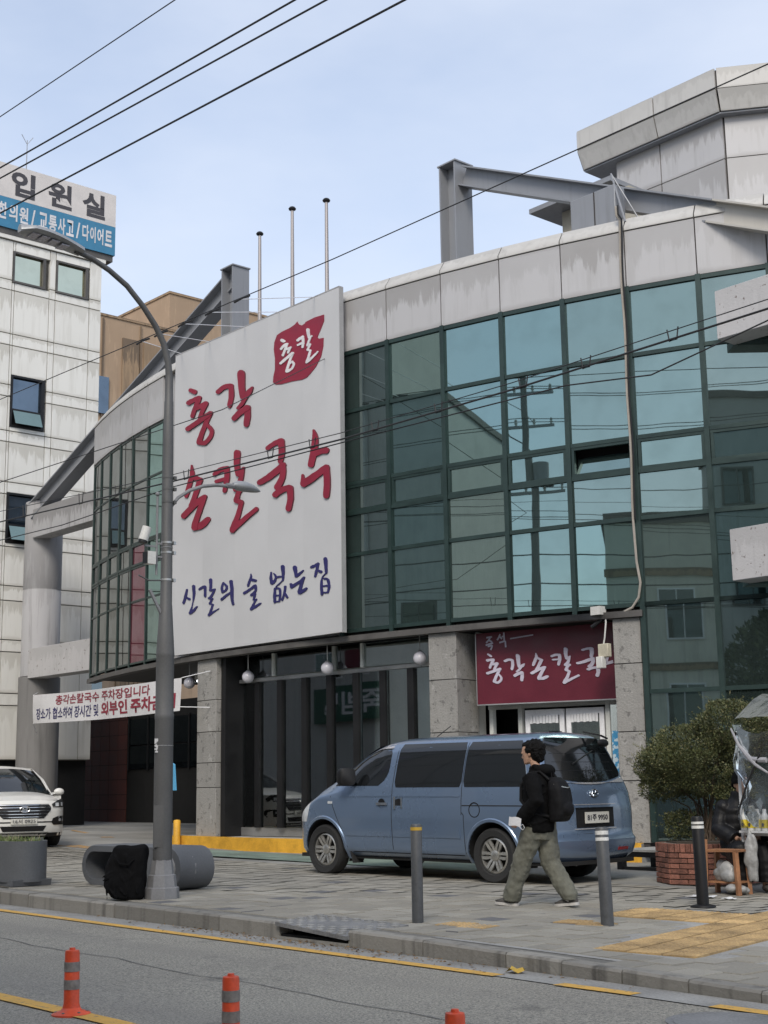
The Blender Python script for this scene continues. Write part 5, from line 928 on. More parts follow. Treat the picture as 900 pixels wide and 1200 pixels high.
def wheel(parent, x, y, side, r=.353, rr=.225, wd=.22, n=6):
    c = Vector((x, y, r)); s = side
    w_ = MB().lathe(c, [(rr + .005, -.10 * s), (r - .03, -.11 * s), (r - .004, -.085 * s), (r, -.04 * s), (r, .04 * s), (r - .004, .085 * s), (r - .03, .11 * s), (rr + .02, .10 * s), (rr, .06 * s), (rr - .01, -.09 * s)], 40, axis='y', cap=False).build('wheel', M_rubber, parent, local=True)
    rim = MB().lathe(c, [(rr + .002, .075 * s), (rr - .018, .085 * s), (rr - .03, .05 * s), (rr - .035, -.06 * s)], 40, axis='y', cap=False)
    for k in range(n):
        a = 2 * PI * k / n
        for da in (-.24, .24):
            p0 = c + Vector((.045 * cos(a + da * 1.6), .045 * s, .045 * sin(a + da * 1.6))); pm = c + Vector((.13 * cos(a + da), .065 * s, .13 * sin(a + da))); p1 = c + Vector(((rr - .02) * cos(a + da * .55), .078 * s, (rr - .02) * sin(a + da * .55)))
            rim.bar(p0, pm, .034, .022, upv=(0, s, 0)); rim.bar(pm, p1, .040, .022, upv=(0, s, 0))
    rim.lathe(c, [(.062, .03 * s), (.066, .07 * s), (.05, .078 * s), (0, .08 * s)], 20, axis='y', cap=False)
    rim.build('rim', M_alloy, w_, local=True)
    MB().lathe(c, [(rr - .04, -.02 * s), (0, -.02 * s)], 24, axis='y', cap=False).build('brake_disc', M_well, w_, local=True)
    return w_
# --- the van: origin on the ground under the rear axle, x forward, y to its left
SEC = [(.27, .80), (.30, .86), (.36, .915), (.45, .935), (.6, .95), (.8, .962), (.95, .960), (1.08, .952), (1.22, .936), (1.35, .906), (1.5, .868), (1.65, .825), (1.76, .782), (1.83, .73), (1.88, .64), (1.91, .5), (1.925, .28), (1.93, 0)]
ZT = [(-2, 1.93), (1.2, 1.93), (1.8, 1.915), (2.05, 1.89), (2.3, 1.82), (2.5, 1.735), (2.75, 1.575), (3.1, 1.36), (3.3, 1.25), (3.5, 1.145), (3.7, 1.03), (3.85, .93), (3.95, .82), (4.03, .68)]
PW = [(-2, .985), (-.6, .99), (0, 1), (3.0, 1), (3.3, .985), (3.5, .965), (3.65, .935), (3.75, .89), (3.85, .81), (3.95, .67), (4.03, .45)]
XRT = [(.27, -.85), (.36, -.94), (.46, -.97), (.56, -.975), (.60, -.92), (.95, -.91), (1.15, -.88), (1.4, -.78), (1.6, -.70), (1.75, -.64), (1.84, -.58), (1.90, -.50), (1.93, -.40)]
def zmap(z, x):
    t = lerp_tab(ZT, x); zp = min(1.08, t - .16); return z if z <= zp else zp + (z - zp) * (t - zp) / (1.93 - zp)
def zinv(z, x):
    t = lerp_tab(ZT, x); zp = min(1.08, t - .16); return z if z <= zp else zp + (z - zp) * (1.93 - zp) / (t - zp)
def hy(x, z): return lerp_tab(SEC, zinv(z, x)) * lerp_tab(PW, x)
def hyc(x, z):   # with the rounded rear corners
    x0 = -.20; y = hy(max(x, x0), z)
    if x < x0:
        d = x - lerp_tab(XRT, z); r = .14
        if d < r: y -= r - math.sqrt(max(0, r * r - (r - d) ** 2))
    return y
def xrear(y, z): return lerp_tab(XRT, z) - .05 * (1 - min(1, (y / .8) ** 2))
zl_ = [.27, .285, .30, .33, .36, .40, .45] + [.50 + .045 * k for k in range(16)] + [1.22, 1.28, 1.35, 1.42, 1.5, 1.58, 1.65, 1.71, 1.76, 1.80, 1.83, 1.86, 1.88, 1.897, 1.91, 1.919, 1.925, 1.929]
xs_ = [-.20 + .045 * k for k in range(20)] + [.75 + .09 * k for k in range(21)] + [2.65 + .04 * k for k in range(34)] + [4.02]
van = thing('parked_van', 'steel blue passenger van with tinted windows parked on the forecourt', 'van', (-13.13, 14.27, .142), math.atan2(-.21, -3.2)); van.rotation_euler = (0, rad(-.35), math.atan2(-.21, -3.2))
def ring(x, q=None):
    L = []
    for z in zl_:
        if q is None: X, y, zz = x, lerp_tab(SEC, z) * lerp_tab(PW, x), zmap(z, x)
        else: X = -.20 + (lerp_tab(XRT, z) + .20) * q; y = hyc(X, z) if q < 1 else hyc(lerp_tab(XRT, z), z); zz = z
        L.append((X, y, zz))
    return L
QS = [1.0, .99, .97, .945, .915, .88, .84, .79, .73, .67, .61, .55, .49, .43, .37, .31, .25, .19, .13, .065]
prof = [ring(0, q) for q in QS] + [ring(x) for x in xs_]
mb = MB(); nL = len(zl_)
AR = [(0.0, .353, .425), (3.2, .353, .43)]
for sgn in (1, -1):
    pts = []
    for st in prof:
        for (x, y, z) in st:
            for (ax, az, ar) in AR:
                d = math.hypot(x - ax, z - az)
                if abs(d - ar) < .034 and z < .95 and d > 1e-3: x, z = ax + (x - ax) * ar / d, az + (z - az) * ar / d
            pts.append((x, sgn * y, z))
    fs = []
    for i in range(len(prof) - 1):
        for k in range(nL - 1):
            q = [i * nL + k, (i + 1) * nL + k, (i + 1) * nL + k + 1, i * nL + k + 1]; cx_ = sum(pts[j][0] for j in q) / 4; cz_ = sum(pts[j][2] for j in q) / 4
            if any(math.hypot(cx_ - ax, cz_ - az) < ar - .002 for ax, az, ar in AR): continue
            fs.append(q)
    mb.add(pts, fs, 0, True)
roofc = [[(st[-1][0], st[-1][1] * f, st[-1][2] + .001) for f in (1, .5, 0, -.5, -1)] for st in prof]; mb.patch(roofc)
mb.patch([[(x - .05 * (1 - f * f), y * f, z) for f in (1, .9, .7, .4, 0, -.4, -.7, -.9, -1)] for (x, y, z) in prof[0]])
mb.patch([[(x + .03 * (1 - f * f), y * f, z) for f in (1, .6, .2, -.2, -.6, -1)] for (x, y, z) in prof[-1]])
vb = mb.build('body', M_blue, van, local=True)
MB().box(-.95, 3.8, -.82, .82, .24, .29).build('underbody', M_well, van, local=True)
for ax, az, ar in AR:
    for sgn in (1, -1):
        m2 = MB(); n = 22; A = [(ax + ar * cos(PI * 1.12 - k * PI * 1.24 / n), az + ar * sin(PI * 1.12 - k * PI * 1.24 / n)) for k in range(n + 1)]
        m2.patch([[(x, sgn * (hyc(x, max(.28, z)) - .003), z) for x, z in A], [(x, sgn * .52, z) for x, z in A]]); m2.box(ax - .42, ax + .42, sgn * .50 - .01, sgn * .50 + .01, .25, .8); m2.build('wheel_arch', M_well, vb, local=True)
        m3 = MB(); m3.patch([[(ax + (ar + o) * cos(t), sgn * (hyc(ax + (ar + o) * cos(t), max(.28, az + (ar + o) * sin(t))) + e), az + (ar + o) * sin(t)) for t in [PI * 1.08 - k * PI * 1.16 / n for k in range(n + 1)]] for o, e in ((.0, -.01), (.002, .012), (.035, .014), (.05, .001))]); m3.build('arch_lip', M_blue, vb, local=True)
def side_patch(name, z0, z1, xa, xb, mat, parent, sgn=1, off=.005, nz=8, nx=10, rim=True):
    g = []
    for i in range(nz + 1):
        z = z0 + (z1 - z0) * i / nz; a, b = xa((z - z0) / (z1 - z0)), xb((z - z0) / (z1 - z0)); row = []
        for j in range(nx + 1):
            x = a + (b - a) * j / nx; row.append((x, sgn * (hyc(x, z) + off), z))
        g.append(row)
    return MB().patch(g, thick=(0, -sgn * .02, 0) if rim else None).build(name, mat, parent, local=True)
rc = lambda t, r=.06: r * (max(0, 1 - t / .12) ** 2 + max(0, (t - .88) / .12) ** 2)      # rounded ends for the window outlines
for sgn in (1, -1):
    side_patch('side_window', 1.225, 1.815, lambda t: .527 + rc(t, .03), lambda t: 1.765 - rc(t, .03), M_cglass, van, sgn)
    side_patch('side_window', 1.225, 1.815, lambda t: -.60 + .15 * t + rc(t), lambda t: .493 - rc(t, .03), M_cglass, van, sgn)
    side_patch('side_window', 1.25, 1.755, lambda t: 1.90 + .16 * max(0, 1 - t / .5) ** 2 + .02 * t + rc(t, .03), lambda t: 3.02 - .05 * t - .78 * t ** 1.25, M_cglass, van, sgn)
    v_ = MB(); g = []
    for k in range(13):
        t = k / 12; zc = 1.40 + .375 * math.sin(min(1, t * 1.15) * PI / 2); xc = 2.86 - .94 * t; g.append([(xc, sgn * (hyc(xc, zc) + .03), zc - .012), (xc, sgn * (hyc(xc, zc + .05) + .012), zc + .045)])
    v_.patch(g, thick=(0, -sgn * .015, 0)).build('rain_visor', M_silver, van, local=True)
    # seams: front door, sliding door, rail
    def seam_line(pts, wd=.009, mat=M_black):
        m_ = MB(); g0, g1 = [], []
        for i, (x, z) in enumerate(pts):
            a = pts[max(i - 1, 0)]; b = pts[min(i + 1, len(pts) - 1)]; d = Vector((b[0] - a[0], b[1] - a[1])).normalized(); n = (-d.y * wd / 2, d.x * wd / 2)
            g0.append((x + n[0], sgn * (hyc(x + n[0], z + n[1]) + .0025), z + n[1])); g1.append((x - n[0], sgn * (hyc(x - n[0], z - n[1]) + .0025), z - n[1]))
        return m_.patch([g0, g1])
    door_f = seam_line([(1.80, .33 + .06 * k) for k in range(25)]); door_f.build('door_seam', M_black, van, local=True)
    seam_line([(.51, .86 + .05 * k) for k in range(20)]).build('door_seam', M_black, van, local=True); seam_line([(.47, .36 + .05 * k) for k in range(11)] + [(.51, .9)]).build('door_seam', M_black, van, local=True)
    seam_line([(2.70, .33), (2.72, .40), (2.80, .62), (2.90, .80), (2.98, .95), (3.05, 1.1), (3.06, 1.22)]).build('door_seam', M_black, van, local=True)
    seam_line([(-.70 + .1 * k, .985) for k in range(13)], .014).build('sliding_rail', M_black, van, local=True)
    seam_line([(.51 + .1 * k, .34) for k in range(22)], .012).build('sill_seam', M_black, van, local=True)
    # swage and lower moulding: proud strips in body colour
    for x0, x1, z0, z1 in ((.53, 1.785, .56, .68), (1.815, 2.74, .56, .68), (.53, 1.785, 1.10, 1.13), (1.815, 2.9, 1.10, 1.13)):
        side_patch('moulding', z0, z1, lambda t: x0 + .01, lambda t: x1 - .01, M_blue, van, sgn, off=.009, nz=2, nx=8)
    # handles, fuel flap, repeater, headlamp
    for x, vert in ((1.99, 0), (1.66, 1)):
        cup = MB().lathe((x, sgn * (hyc(x, 1.01) + .002), 1.01), [(.0, 0), (.062, .0), (.066, .004 * sgn)], 16, axis='y', cap=False).build('door_handle', M_bplas, van, local=True)
        if vert:
            MB().box(x + .05, x + .085, sgn * (hyc(x, 1.0) + .01) - .01, sgn * (hyc(x, 1.0) + .01) + .012, .93, 1.10).build('chrome_bar', M_chrome, cup, local=True); MB().box(x - .075, x - .05, sgn * (hyc(x, 1.0) + .008) - .008, sgn * (hyc(x, 1.0) + .008) + .008, .94, 1.09).build('chrome_bar', M_chrome, cup, local=True)
        else: MB().box(x - .12, x + .09, sgn * (hyc(x, 1.0) + .014) - .012, sgn * (hyc(x, 1.0) + .014) + .012, .985, 1.02).build('chrome_bar', M_chrome, cup, local=True)
    MB().box(3.0, 3.09, sgn * (hyc(3.04, 1.02) - .01) - .02, sgn * (hyc(3.04, 1.02) - .01) + .02, 1.0, 1.035).build('repeater_lamp', M_lens, van, local=True)
    if sgn > 0: MB().lathe((.28, hyc(.28, .93) + .001, .93), [(.085, 0), (.09, .0025), (.095, .0025), (.10, 0)], 28, axis='y', cap=False).build('fuel_flap', M_bplas, van, local=True)
    side_patch('headlamp', .74, 1.02, lambda t: 3.50 + .10 * (1 - t), lambda t: 3.90 - .12 * t, M_lens, van, sgn, off=.006)
    mr = MB(); mr.rings([[(2.60 + dx + .055 * math.copysign(abs(cos(a)) ** .6, cos(a)) * k_, sgn * (1.06 + .10 * math.copysign(abs(cos(a + .0)) ** .5, cos(a)) * k_), 1.375 + .125 * math.copysign(abs(sin(a)) ** .5, sin(a)) * k_) for a in [2 * PI * q / 20 for q in range(20)]] for dx, k_ in ((-.05, .93), (-.04, 1), (.02, 1), (.06, .85), (.085, .5))]); mr.bar((2.66, sgn * .88, 1.29), (2.66, sgn * 1.02, 1.32), .07, .05); mr.build('wing_mirror', M_bplas, van, local=True)
    for ax in (0.0, 3.2): wheel(van, ax, sgn * .825, sgn)
    MB().hexa([(2.62, sgn * .70, .18), (2.62, sgn * .90, .18), (2.64, sgn * .90, .18), (2.64, sgn * .70, .18), (2.68, sgn * .70, .42), (2.68, sgn * .90, .42), (2.70, sgn * .90, .42), (2.70, sgn * .70, .42)]).build('mud_flap', M_rubber, van, local=True)
# windscreen
g = [[(x, f * (hy(x, zmap(1.86, x)) - .03), zmap(1.93 - .035 * f * f, x) + .006) for f in (-1, -.6, -.2, .2, .6, 1)] for x in [2.28 + .08 * k for k in range(12)]]
MB().patch(g).build('windscreen', M_cglass, van, local=True)
def rear_patch(name, z0, z1, ya, yb, mat, parent, off=.006, nz=8, ny=12, zc=None):
    g = []
    for i in range(nz + 1):
        row = []
        t = i / nz
        for j in range(ny + 1):
            zz = z0 + (z1 - z0) * t; a, b = ya(t), yb(t); y = a + (b - a) * j / ny
            if zc: zz += zc(y) * (1 - t)
            row.append((xrear(y, zz) - off, y, zz))
        g.append(row)
    return MB().patch(g, thick=(.02, 0, 0)).build(name, mat, parent, local=True)
rw = lambda t: .80 - .20 * t
rear_patch('rear_window', 1.27, 1.85, lambda t: -rw(t) + rc(t, .05), lambda t: rw(t) - rc(t, .05), M_cglass, van, zc=lambda y: .07 * (y / .7) ** 2)
rear_patch('window_trim', 1.245, 1.268, lambda t: -.79, lambda t: .79, M_silver, van, off=.012, nz=1, zc=lambda y: .07 * (y / .7) ** 2)
for z in (1.42, 1.53, 1.64): rear_patch('heater_wire', z, z + .005, lambda t: -.62, lambda t: .62, M_bplas, van, off=.0075, nz=1)
rear_patch('tailgate_handle', .955, .985, lambda t: -.42, lambda t: .42, M_blue, van, off=.022, nz=1); rear_patch('handle_trim', .986, .996, lambda t: -.43, lambda t: .43, M_silver, van, off=.026, nz=1)
rear_patch('plate_recess', .70, .95, lambda t: -.40, lambda t: .40, M_bplas, van, off=.003, nz=2); rear_patch('recess_lip', .68, .692, lambda t: -.44, lambda t: .44, M_silver, van, off=.010, nz=1)
rear_patch('tailgate_seam', .615, .628, lambda t: -.74, lambda t: .74, M_black, van, off=.002, nz=1)
rear_patch('bumper_reflector', .40, .44, lambda t: -.66, lambda t: -.42, M_rlens, van, off=.006, nz=1)
pl = MB().box(-.990, -.975, -.25, .25, .755, .895).build('number_plate', M_plate, van, local=True)
lettering('plate_text', '81주 9950', (-.9905, .215, .785), (0, -.43, 0), (0, 0, .08), M_plett, pl, bold=.02, local=True, thick=.003)
def oval_badge(parent, c, ax, ay, r, mat, n):
    """slanted H inside an oval ring, as on the photographed grille and tailgate"""
    c = Vector(c); ax = Vector(ax); ay = Vector(ay); m_ = MB(); N = 26
    m_.tube([c + ax * (r * cos(2 * PI * k / N)) + ay * (r * .55 * sin(2 * PI * k / N)) for k in range(N + 1)], r * .09, 6, cap=False)
    for s_ in (-1, 1): m_.bar(c + ax * (s_ * r * .38 - r * .13) - ay * r * .42, c + ax * (s_ * r * .38 + r * .13) + ay * r * .42, r * .17, r * .12, upv=n)
    m_.bar(c - ax * r * .38 - ay * r * .07, c + ax * r * .38 + ay * r * .07, r * .13, r * .12, upv=n)
    return m_.build('emblem', mat, parent, local=True)
oval_badge(van, (xrear(0, 1.13) - .015, 0, 1.13), (0, -1, 0), (0, 0, 1), .085, M_chrome, (-1, 0, 0))
for sgn in (1, -1):
    g = [[(lerp_tab(XRT, z) + .015 + .10 * (1 - t), sgn * (hyc(lerp_tab(XRT, z) + .015 + .10 * (1 - t), z) + .006), z) for t in [k / 5 for k in range(6)]] for z in [.74 + .066 * k for k in range(9)]]
    MB().patch(g).build('tail_lamp', M_rlens, van, local=True)
MB().bar((-.58, -.30, 1.93), (-.78, -.42, 1.88), .03, .02).bar((-.78, -.42, 1.88), (-.79, -.55, 1.84), .025, .02).ball((-.785, -.46, 1.78), (.035, .12, .055), 12, 8).build('rear_mirror', M_bplas, van, local=True)
MB().tube([(-.80, .25, 1.50), (-.755, -.1, 1.62), (-.72, -.3, 1.68)], .010, 6).build('rear_wiper', M_bplas, van, local=True)
MB().tube([(1.9, -.1, 1.93), (1.62, -.1, 2.08)], .006, 6).build('aerial', M_bplas, van, local=True)
MB().box(-.38, -.32, -.1, .1, 1.935, 1.945).build('roof_mark', M_bplas, van, local=True)

# --- the white car: origin on the ground at the nose, x forward, y to its left
car = thing('parked_car', 'white parked car with wide slatted grille facing out behind the grey planter', 'car', (-26.35, 13.55, .285), rad(-15))
FX = [(0, .16), (.3, .135), (.5, .085), (.64, .015), (.75, -.06), (.846, -.19), (.90, -.34), (.94, -.65)]
FL = [(.22, -.10), (.30, -.02), (.42, .02), (.6, .03), (.74, .02), (.86, -.03), (.94, -.10), (1.0, -.20)]
def fx(y, z): return lerp_tab(FX, abs(y)) + lerp_tab(FL, z) * (1 - .5 * abs(y))
ys = [0, .1, .2, .3, .4, .5, .58, .64, .7, .75, .8, .846, .88, .90, .92, .94]; yy = [-y for y in ys[::-1]] + ys[1:]
zz_ = [.24, .28, .32, .38, .44, .5, .56, .62, .68, .74, .80, .86, .90, .94]
mb = MB()
plan = [[(fx(y, z), y * (1 if z < .8 else 1 - .12 * ((z - .8) / .2) ** 2), z) for y in yy] for z in zz_]; mb.patch(plan)
def hz(x, y): return .955 + .16 * min(1, max(0, (-x + .1) / 1.1)) ** .7 - .10 * (abs(y) / .9) ** 3
hood = []
for k in range(12):
    t = k / 11; row = []
    for y in yy:
        xf = fx(y, .94) - .002; x = xf + (-1.12 - xf) * t; yv = y * (.985 - .07 * t); row.append((x, yv, .94 + (hz(x, y) - .94) * min(1, t * 5)))
    hood.append(row)
mb.patch(hood)
for s in (1, -1):
    mb.patch([[(-.64 - .28 * k, s * (.94 - (.02 if z > .9 else 0) - (.02 if z < .35 else 0)), z) for k in range(15)] for z in (.24, .32, .5, .7, .86, .95, 1.02)])
    mb.patch([[(-1.12, s * .875, hz(-1.12, .9)), (-1.12, s * .94, .95)], [(-4.5, s * .86, 1.08), (-4.5, s * .94, .95)]])
    mb.patch([[(-.60, s * .94, .94), (-.64, s * .94, .94)], [(-1.12, s * .87, hz(-1.12, .9)), (-1.12, s * .93, .96)]])
roof = [[(x, f * w_, z - .05 * f * f) for f in (-1, -.7, -.35, 0, .35, .7, 1)] for x, w_, z in ((-1.98, .60, 1.60), (-2.2, .62, 1.645), (-2.8, .63, 1.67), (-3.6, .61, 1.65), (-4.2, .57, 1.56), (-4.5, .8, 1.08), (-4.6, .9, .6), (-4.55, .9, .3))]; mb.patch(roof)
for s in (1, -1):   # pillars and roof rails edge
    mb.patch([[(-1.12, s * .86, hz(-1.12, .86) + .0), (-1.12, s * .79, hz(-1.12, .8) + .012)], [(-1.55, s * .76, 1.36), (-1.55, s * .69, 1.375)], [(-1.98, s * .64, 1.56), (-1.98, s * .585, 1.595)]])
    mb.patch([[(-1.98, s * .64, 1.555), (-1.98, s * .60, 1.60)], [(-3.0, s * .66, 1.60), (-3.0, s * .625, 1.62)], [(-4.2, s * .60, 1.50), (-4.2, s * .57, 1.52)]])
cb = mb.build('body', M_wht, car, local=True)
M_screen = M_clear('windscreen_glass', (.25, .29, .29), .07); M_dark = M('cabin_dark', (.02, .021, .022), .8)
MB().patch([[(x, f * w_, z + .05 * (1 - f * f)) for f in (-1, -.7, -.35, 0, .35, .7, 1)] for x, w_, z in ((-1.12, .82, 1.065), (-1.4, .745, 1.24), (-1.7, .665, 1.42), (-1.98, .59, 1.55))]).build('windscreen', M_cglass, car, local=True)
for s in (1, -1):
    MB().patch([[(-1.16, s * .872, 1.03), (-1.98, s * .645, 1.55)], [(-4.4, s * .86, 1.08), (-4.1, s * .605, 1.48)]], sm=False).build('side_window', M_cglass, car, local=True)
    m_ = MB(); m_.ball((-1.28, s * 1.03, 1.10), (.07, .11, .075), 14, 9); m_.bar((-1.28, s * .86, 1.06), (-1.28, s * .98, 1.08), .05, .04); m_.build('wing_mirror', M_wht, car, local=True)
def fpatch(name, rows, mat, parent, off=.008, n=10, th=-.03):
    """rows of (z, y0, y1) laid on the curved nose"""
    return MB().patch([[(fx(y0 + (y1 - y0) * j / n, z) + off, y0 + (y1 - y0) * j / n, z) for j in range(n + 1)] for z, y0, y1 in rows], thick=(th, 0, 0)).build(name, mat, parent, local=True)
gr = fpatch('grille', [(.585, -.40, .40), (.63, -.45, .45), (.74, -.55, .55), (.80, -.56, .56), (.865, -.50, .50)], M_bplas, car, .010, 16)
for z, hw in ((.615, .42), (.672, .48), (.735, .54), (.80, .545), (.85, .50)): fpatch('slat', [(z - .005, -hw, hw), (z + .005, -hw, hw)], M_chrome, gr, .026, 16)
oval_badge(car, (fx(0, .76) + .045, 0, .765), (0, 1, 0), (0, 0, 1), .10, M_chrome, (1, 0, 0))
pl = fpatch('number_plate', [(.475, -.26, .26), (.585, -.26, .26)], M_plate, car, .03); X_ = fx(.26, .53) + .07
pl2 = lettering('plate_text', '16서 0925', (fx(0, .53) + .034, -.22, .495), (0, .44, 0), (0, 0, .08), M_plett, pl, bold=.0, local=True, thick=.003)
fpatch('lower_grille', [(.335, -.40, .40), (.44, -.46, .46)], M_bplas, car, .008); fpatch('skid_plate', [(.245, -.45, .45), (.32, -.52, .52)], M_alu, car, .012)
fpatch('bumper_slot', [(.50, -.66, .66), (.525, -.66, .66)], M_bplas, car, .006, 20)
fpatch('bumper_base', [(.225, -.93, .93), (.30, -.935, .935)], M_bplas, car, .006, 24)
for s in (1, -1):
    fpatch('headlamp', [(.80, s * .60, s * .915), (.86, s * .58, s * .92), (.91, s * .68, s * .905), (.955, s * .80, s * .885)], M_dark, car, .010)
    fpatch('lamp_lens', [(.815, s * .66, s * .74), (.885, s * .66, s * .74)], M_lens, car, .018, 4); fpatch('lamp_lens', [(.82, s * .80, s * .89), (.89, s * .80, s * .88)], M_lens, car, .018, 4); fpatch('lamp_trim', [(.797, s * .60, s * .92), (.812, s * .60, s * .92)], M_chrome, car, .016)
    fpatch('fog_lamp_bezel', [(.45, s * .62, s * .92), (.50, s * .57, s * .93), (.58, s * .60, s * .93), (.62, s * .72, s * .92)], M_bplas, car, .010); fpatch('fog_lamp', [(.52, s * .74, s * .80), (.57, s * .74, s * .80)], M_lens, car, .02, 3); fpatch('fog_lamp', [(.52, s * .83, s * .88), (.57, s * .83, s * .88)], M_lens, car, .02, 3)
    for x in (-.98, -3.68): wheel(car, x, s * .835, s, r=.37, rr=.24)
    MB().patch([[(-.98 + .42 * cos(PI * k / 16), s * .944, .37 + .42 * sin(PI * k / 16)) for k in range(17)], [(-.98 + .35 * cos(PI * k / 16), s * .95, .37 + .35 * sin(PI * k / 16)) for k in range(17)]]).build('wheel_arch', M_bplas, car, local=True)
MB().box(-4.3, -.35, -.85, .85, .20, .26).build('underbody', M_well, car, local=True)

# ------------------------------------------------------------------ people
M_skin = M('skin', (.42, .25, .17), .55, var=.1, vs=8); M_hair = M('black_hair', (.005, .0045, .0045), .6, spec=.12, var=.3, vs=30, bump=.6, bs=80)
M_jacket = M('black_hoodie', (.006, .006, .0065), .95, var=.25, vs=7, spec=.1, bump=.3, bs=14); M_trs = M('grey_green_trousers', (.125, .125, .10), .9, var=.22, vs=5, bump=.6, bs=9)
M_shoe = M('grey_shoe', (.06, .055, .05), .8, var=.3, vs=20); M_sole = M('white_sole', (.52, .50, .47), .7); M_bag = M('black_nylon', (.006, .006, .007), .7, spec=.18, var=.3, vs=9, bump=.4, bs=12); M_mask = M('white_mask', (.66, .66, .68), .8, var=.05)
M_eye = M('eye_dark', (.02, .015, .012), .3)
def ellr(c, rx, ry, n=20): return [(c[0] + rx * cos(2 * PI * k / n), c[1] + ry * sin(2 * PI * k / n), c[2]) for k in range(n)]
def head(mb, ox, oz, pitch=0.0):
    """face looking along +x; returns nothing, adds overlapping shells"""
    T = lambda p: (ox + (p[0]) * cos(pitch) + (p[2]) * sin(pitch), p[1], oz + p[2] * cos(pitch) - p[0] * sin(pitch))
    lv = [(-.105, .085, .03, .03), (-.095, .070, .062, .048), (-.06, .045, .083, .062), (-.02, .028, .095, .070), (.02, .018, .102, .075), (.06, .010, .105, .077), (.095, .0, .095, .07), (.12, -.005, .06, .05), (.13, -.005, .02, .02)]
    mb.rings([[T(p) for p in ellr((cx, 0, z), rx, ry, 18)] for z, cx, rx, ry in lv])
    for c, r in (((.128, 0, -.015), (.020, .014, .018)), ((.118, 0, .015), (.012, .012, .03)), ((.115, 0, -.056), (.012, .026, .010)), ((.108, .032, .03), (.012, .022, .010)), ((.108, -.032, .03), (.012, .022, .010)), ((.0, .078, -.01), (.022, .012, .032)), ((.0, -.078, -.01), (.022, .012, .032))): mb.ball(T(c), r, 10, 7)
    return T
def hand(mb, c, d, s, side, curl=.5, sc=1.0):
    """palm and five fingers; d points along the fingers, s towards the thumb side"""
    c = Vector(c); d = Vector(d).normalized(); s = Vector(s); s = (s - d * s.dot(d)).normalized(); n = d.cross(s) * side
    mb.tube([c - d * .04 * sc, c, c + d * .045 * sc, c + d * .075 * sc], [.027 * sc, .034 * sc, .036 * sc, .030 * sc], 8)
    for k, (o, L) in enumerate(((.027, .062), (.009, .072), (-.009, .068), (-.026, .052))):
        p = c + d * .065 * sc + s * o * sc; q = p + (d * cos(curl * .6) + n * sin(curl * .6)) * L * .5 * sc; r = q + (d * cos(curl * 1.7) + n * sin(curl * 1.7)) * L * .5 * sc; mb.tube([p, q, r], [.0092 * sc, .0085 * sc, .007 * sc], 6)
    p = c + s * .028 * sc; q = p + (s * .7 + d * .6 + n * .3).normalized() * .035 * sc; mb.tube([p, q, q + (d * .8 + n * .5 + s * .1).normalized() * .03 * sc], [.012 * sc, .0105 * sc, .008 * sc], 6)
def put(name, me, mat, parent, amp=0.0, f=8.0):
    if amp:
        ns = [v.normal.copy() for v in me.vertices]
        for v, n in zip(me.vertices, ns): v.co += n * amp * (noise.noise(Vector((v.co.x * f, v.co.y * f, v.co.z * f * .55))) + .5 * noise.noise(v.co * f * 2.3))
    me.materials.append(mat); me.name = name; return link_mesh(name, me, parent)
pr = math.atan2(-.16, -.63)
wk = thing('person', 'person in black hooded jacket and grey green trousers walking past the van with a backpack', 'person', (-10.43, 11.36, gz(-10.43, 11.36)), pr)
LHIP, LKN, LAN = (.0, .095, .90), (.17, .10, .50), (.33, .10, .10); RHIP, RKN, RAN = (-.02, -.095, .90), (-.07, -.095, .48), (-.31, -.09, .115)
SHL, ELL, WRL = (-.02, .20, 1.42), (-.14, .30, 1.16), (.06, .265, .985); SHR, ELR, WRR = (-.02, -.20, 1.42), (-.13, -.29, 1.16), (.06, -.25, .985)
wk.scale = (.945, .945, .945)
b = MB(); T = head(b, .055, 1.685, .26)
b.tube([(-.015, 0, 1.44), (.02, 0, 1.55), (.04, 0, 1.62)], [.062, .055, .056], 14)
b.rings([ellr((-.01, 0, z), rx, ry) for z, rx, ry in ((.86, .11, .155), (1.0, .105, .145), (1.2, .115, .165), (1.35, .11, .18), (1.43, .085, .15), (1.47, .06, .075))])
for a, k, c, foot in ((LHIP, LKN, LAN, .07), (RHIP, RKN, RAN, .06)): b.tube([a, k, c, (c[0] + .03, c[1], c[2] - .04)], [.085, .06, .042, .045], 12)
for a, k, c in ((SHL, ELL, WRL), (SHR, ELR, WRR)): b.tube([a, k, c], [.055, .042, .030], 10)
hand(b, (.105, .255, .945), (.75, -.1, -.65), (.6, .1, .7), -1, .7); hand(b, (.105, -.24, .945), (.75, .1, -.65), (.6, -.1, .7), 1, .7)
put('body', fuse(b, .0075, 3), M_skin, wk)
for s in (1, -1): MB().ball(T((.104, .033 * s, .018)), (.010, .013, .006), 8, 6).build('eye', M_eye, wk, local=True)
h = MB(); h.ball((.02, 0, 1.74), (.120, .098, .10), 18, 12); h.ball((-.01, 0, 1.69), (.098, .094, .10)); h.ball((.115, .0, 1.775), (.055, .078, .035)); h.ball((-.03, 0, 1.63), (.062, .07, .06)); h.ball((.06, .07, 1.72), (.05, .028, .05)); h.ball((.06, -.07, 1.72), (.05, .028, .05))
r_ = random.Random(4)
for k in range(70):
    a = r_.uniform(0, 2 * PI); e = r_.uniform(-.3, 1.3); p = Vector((.02 + .116 * cos(a) * cos(e), .094 * sin(a) * cos(e), 1.735 + .10 * sin(e)));
    if p.x > .09 and p.z < 1.75: continue
    h.ball(p, (.02, .018, .016), 6, 4)
put('hair', fuse(h, .007, 1), M_hair, wk, .012, 26)
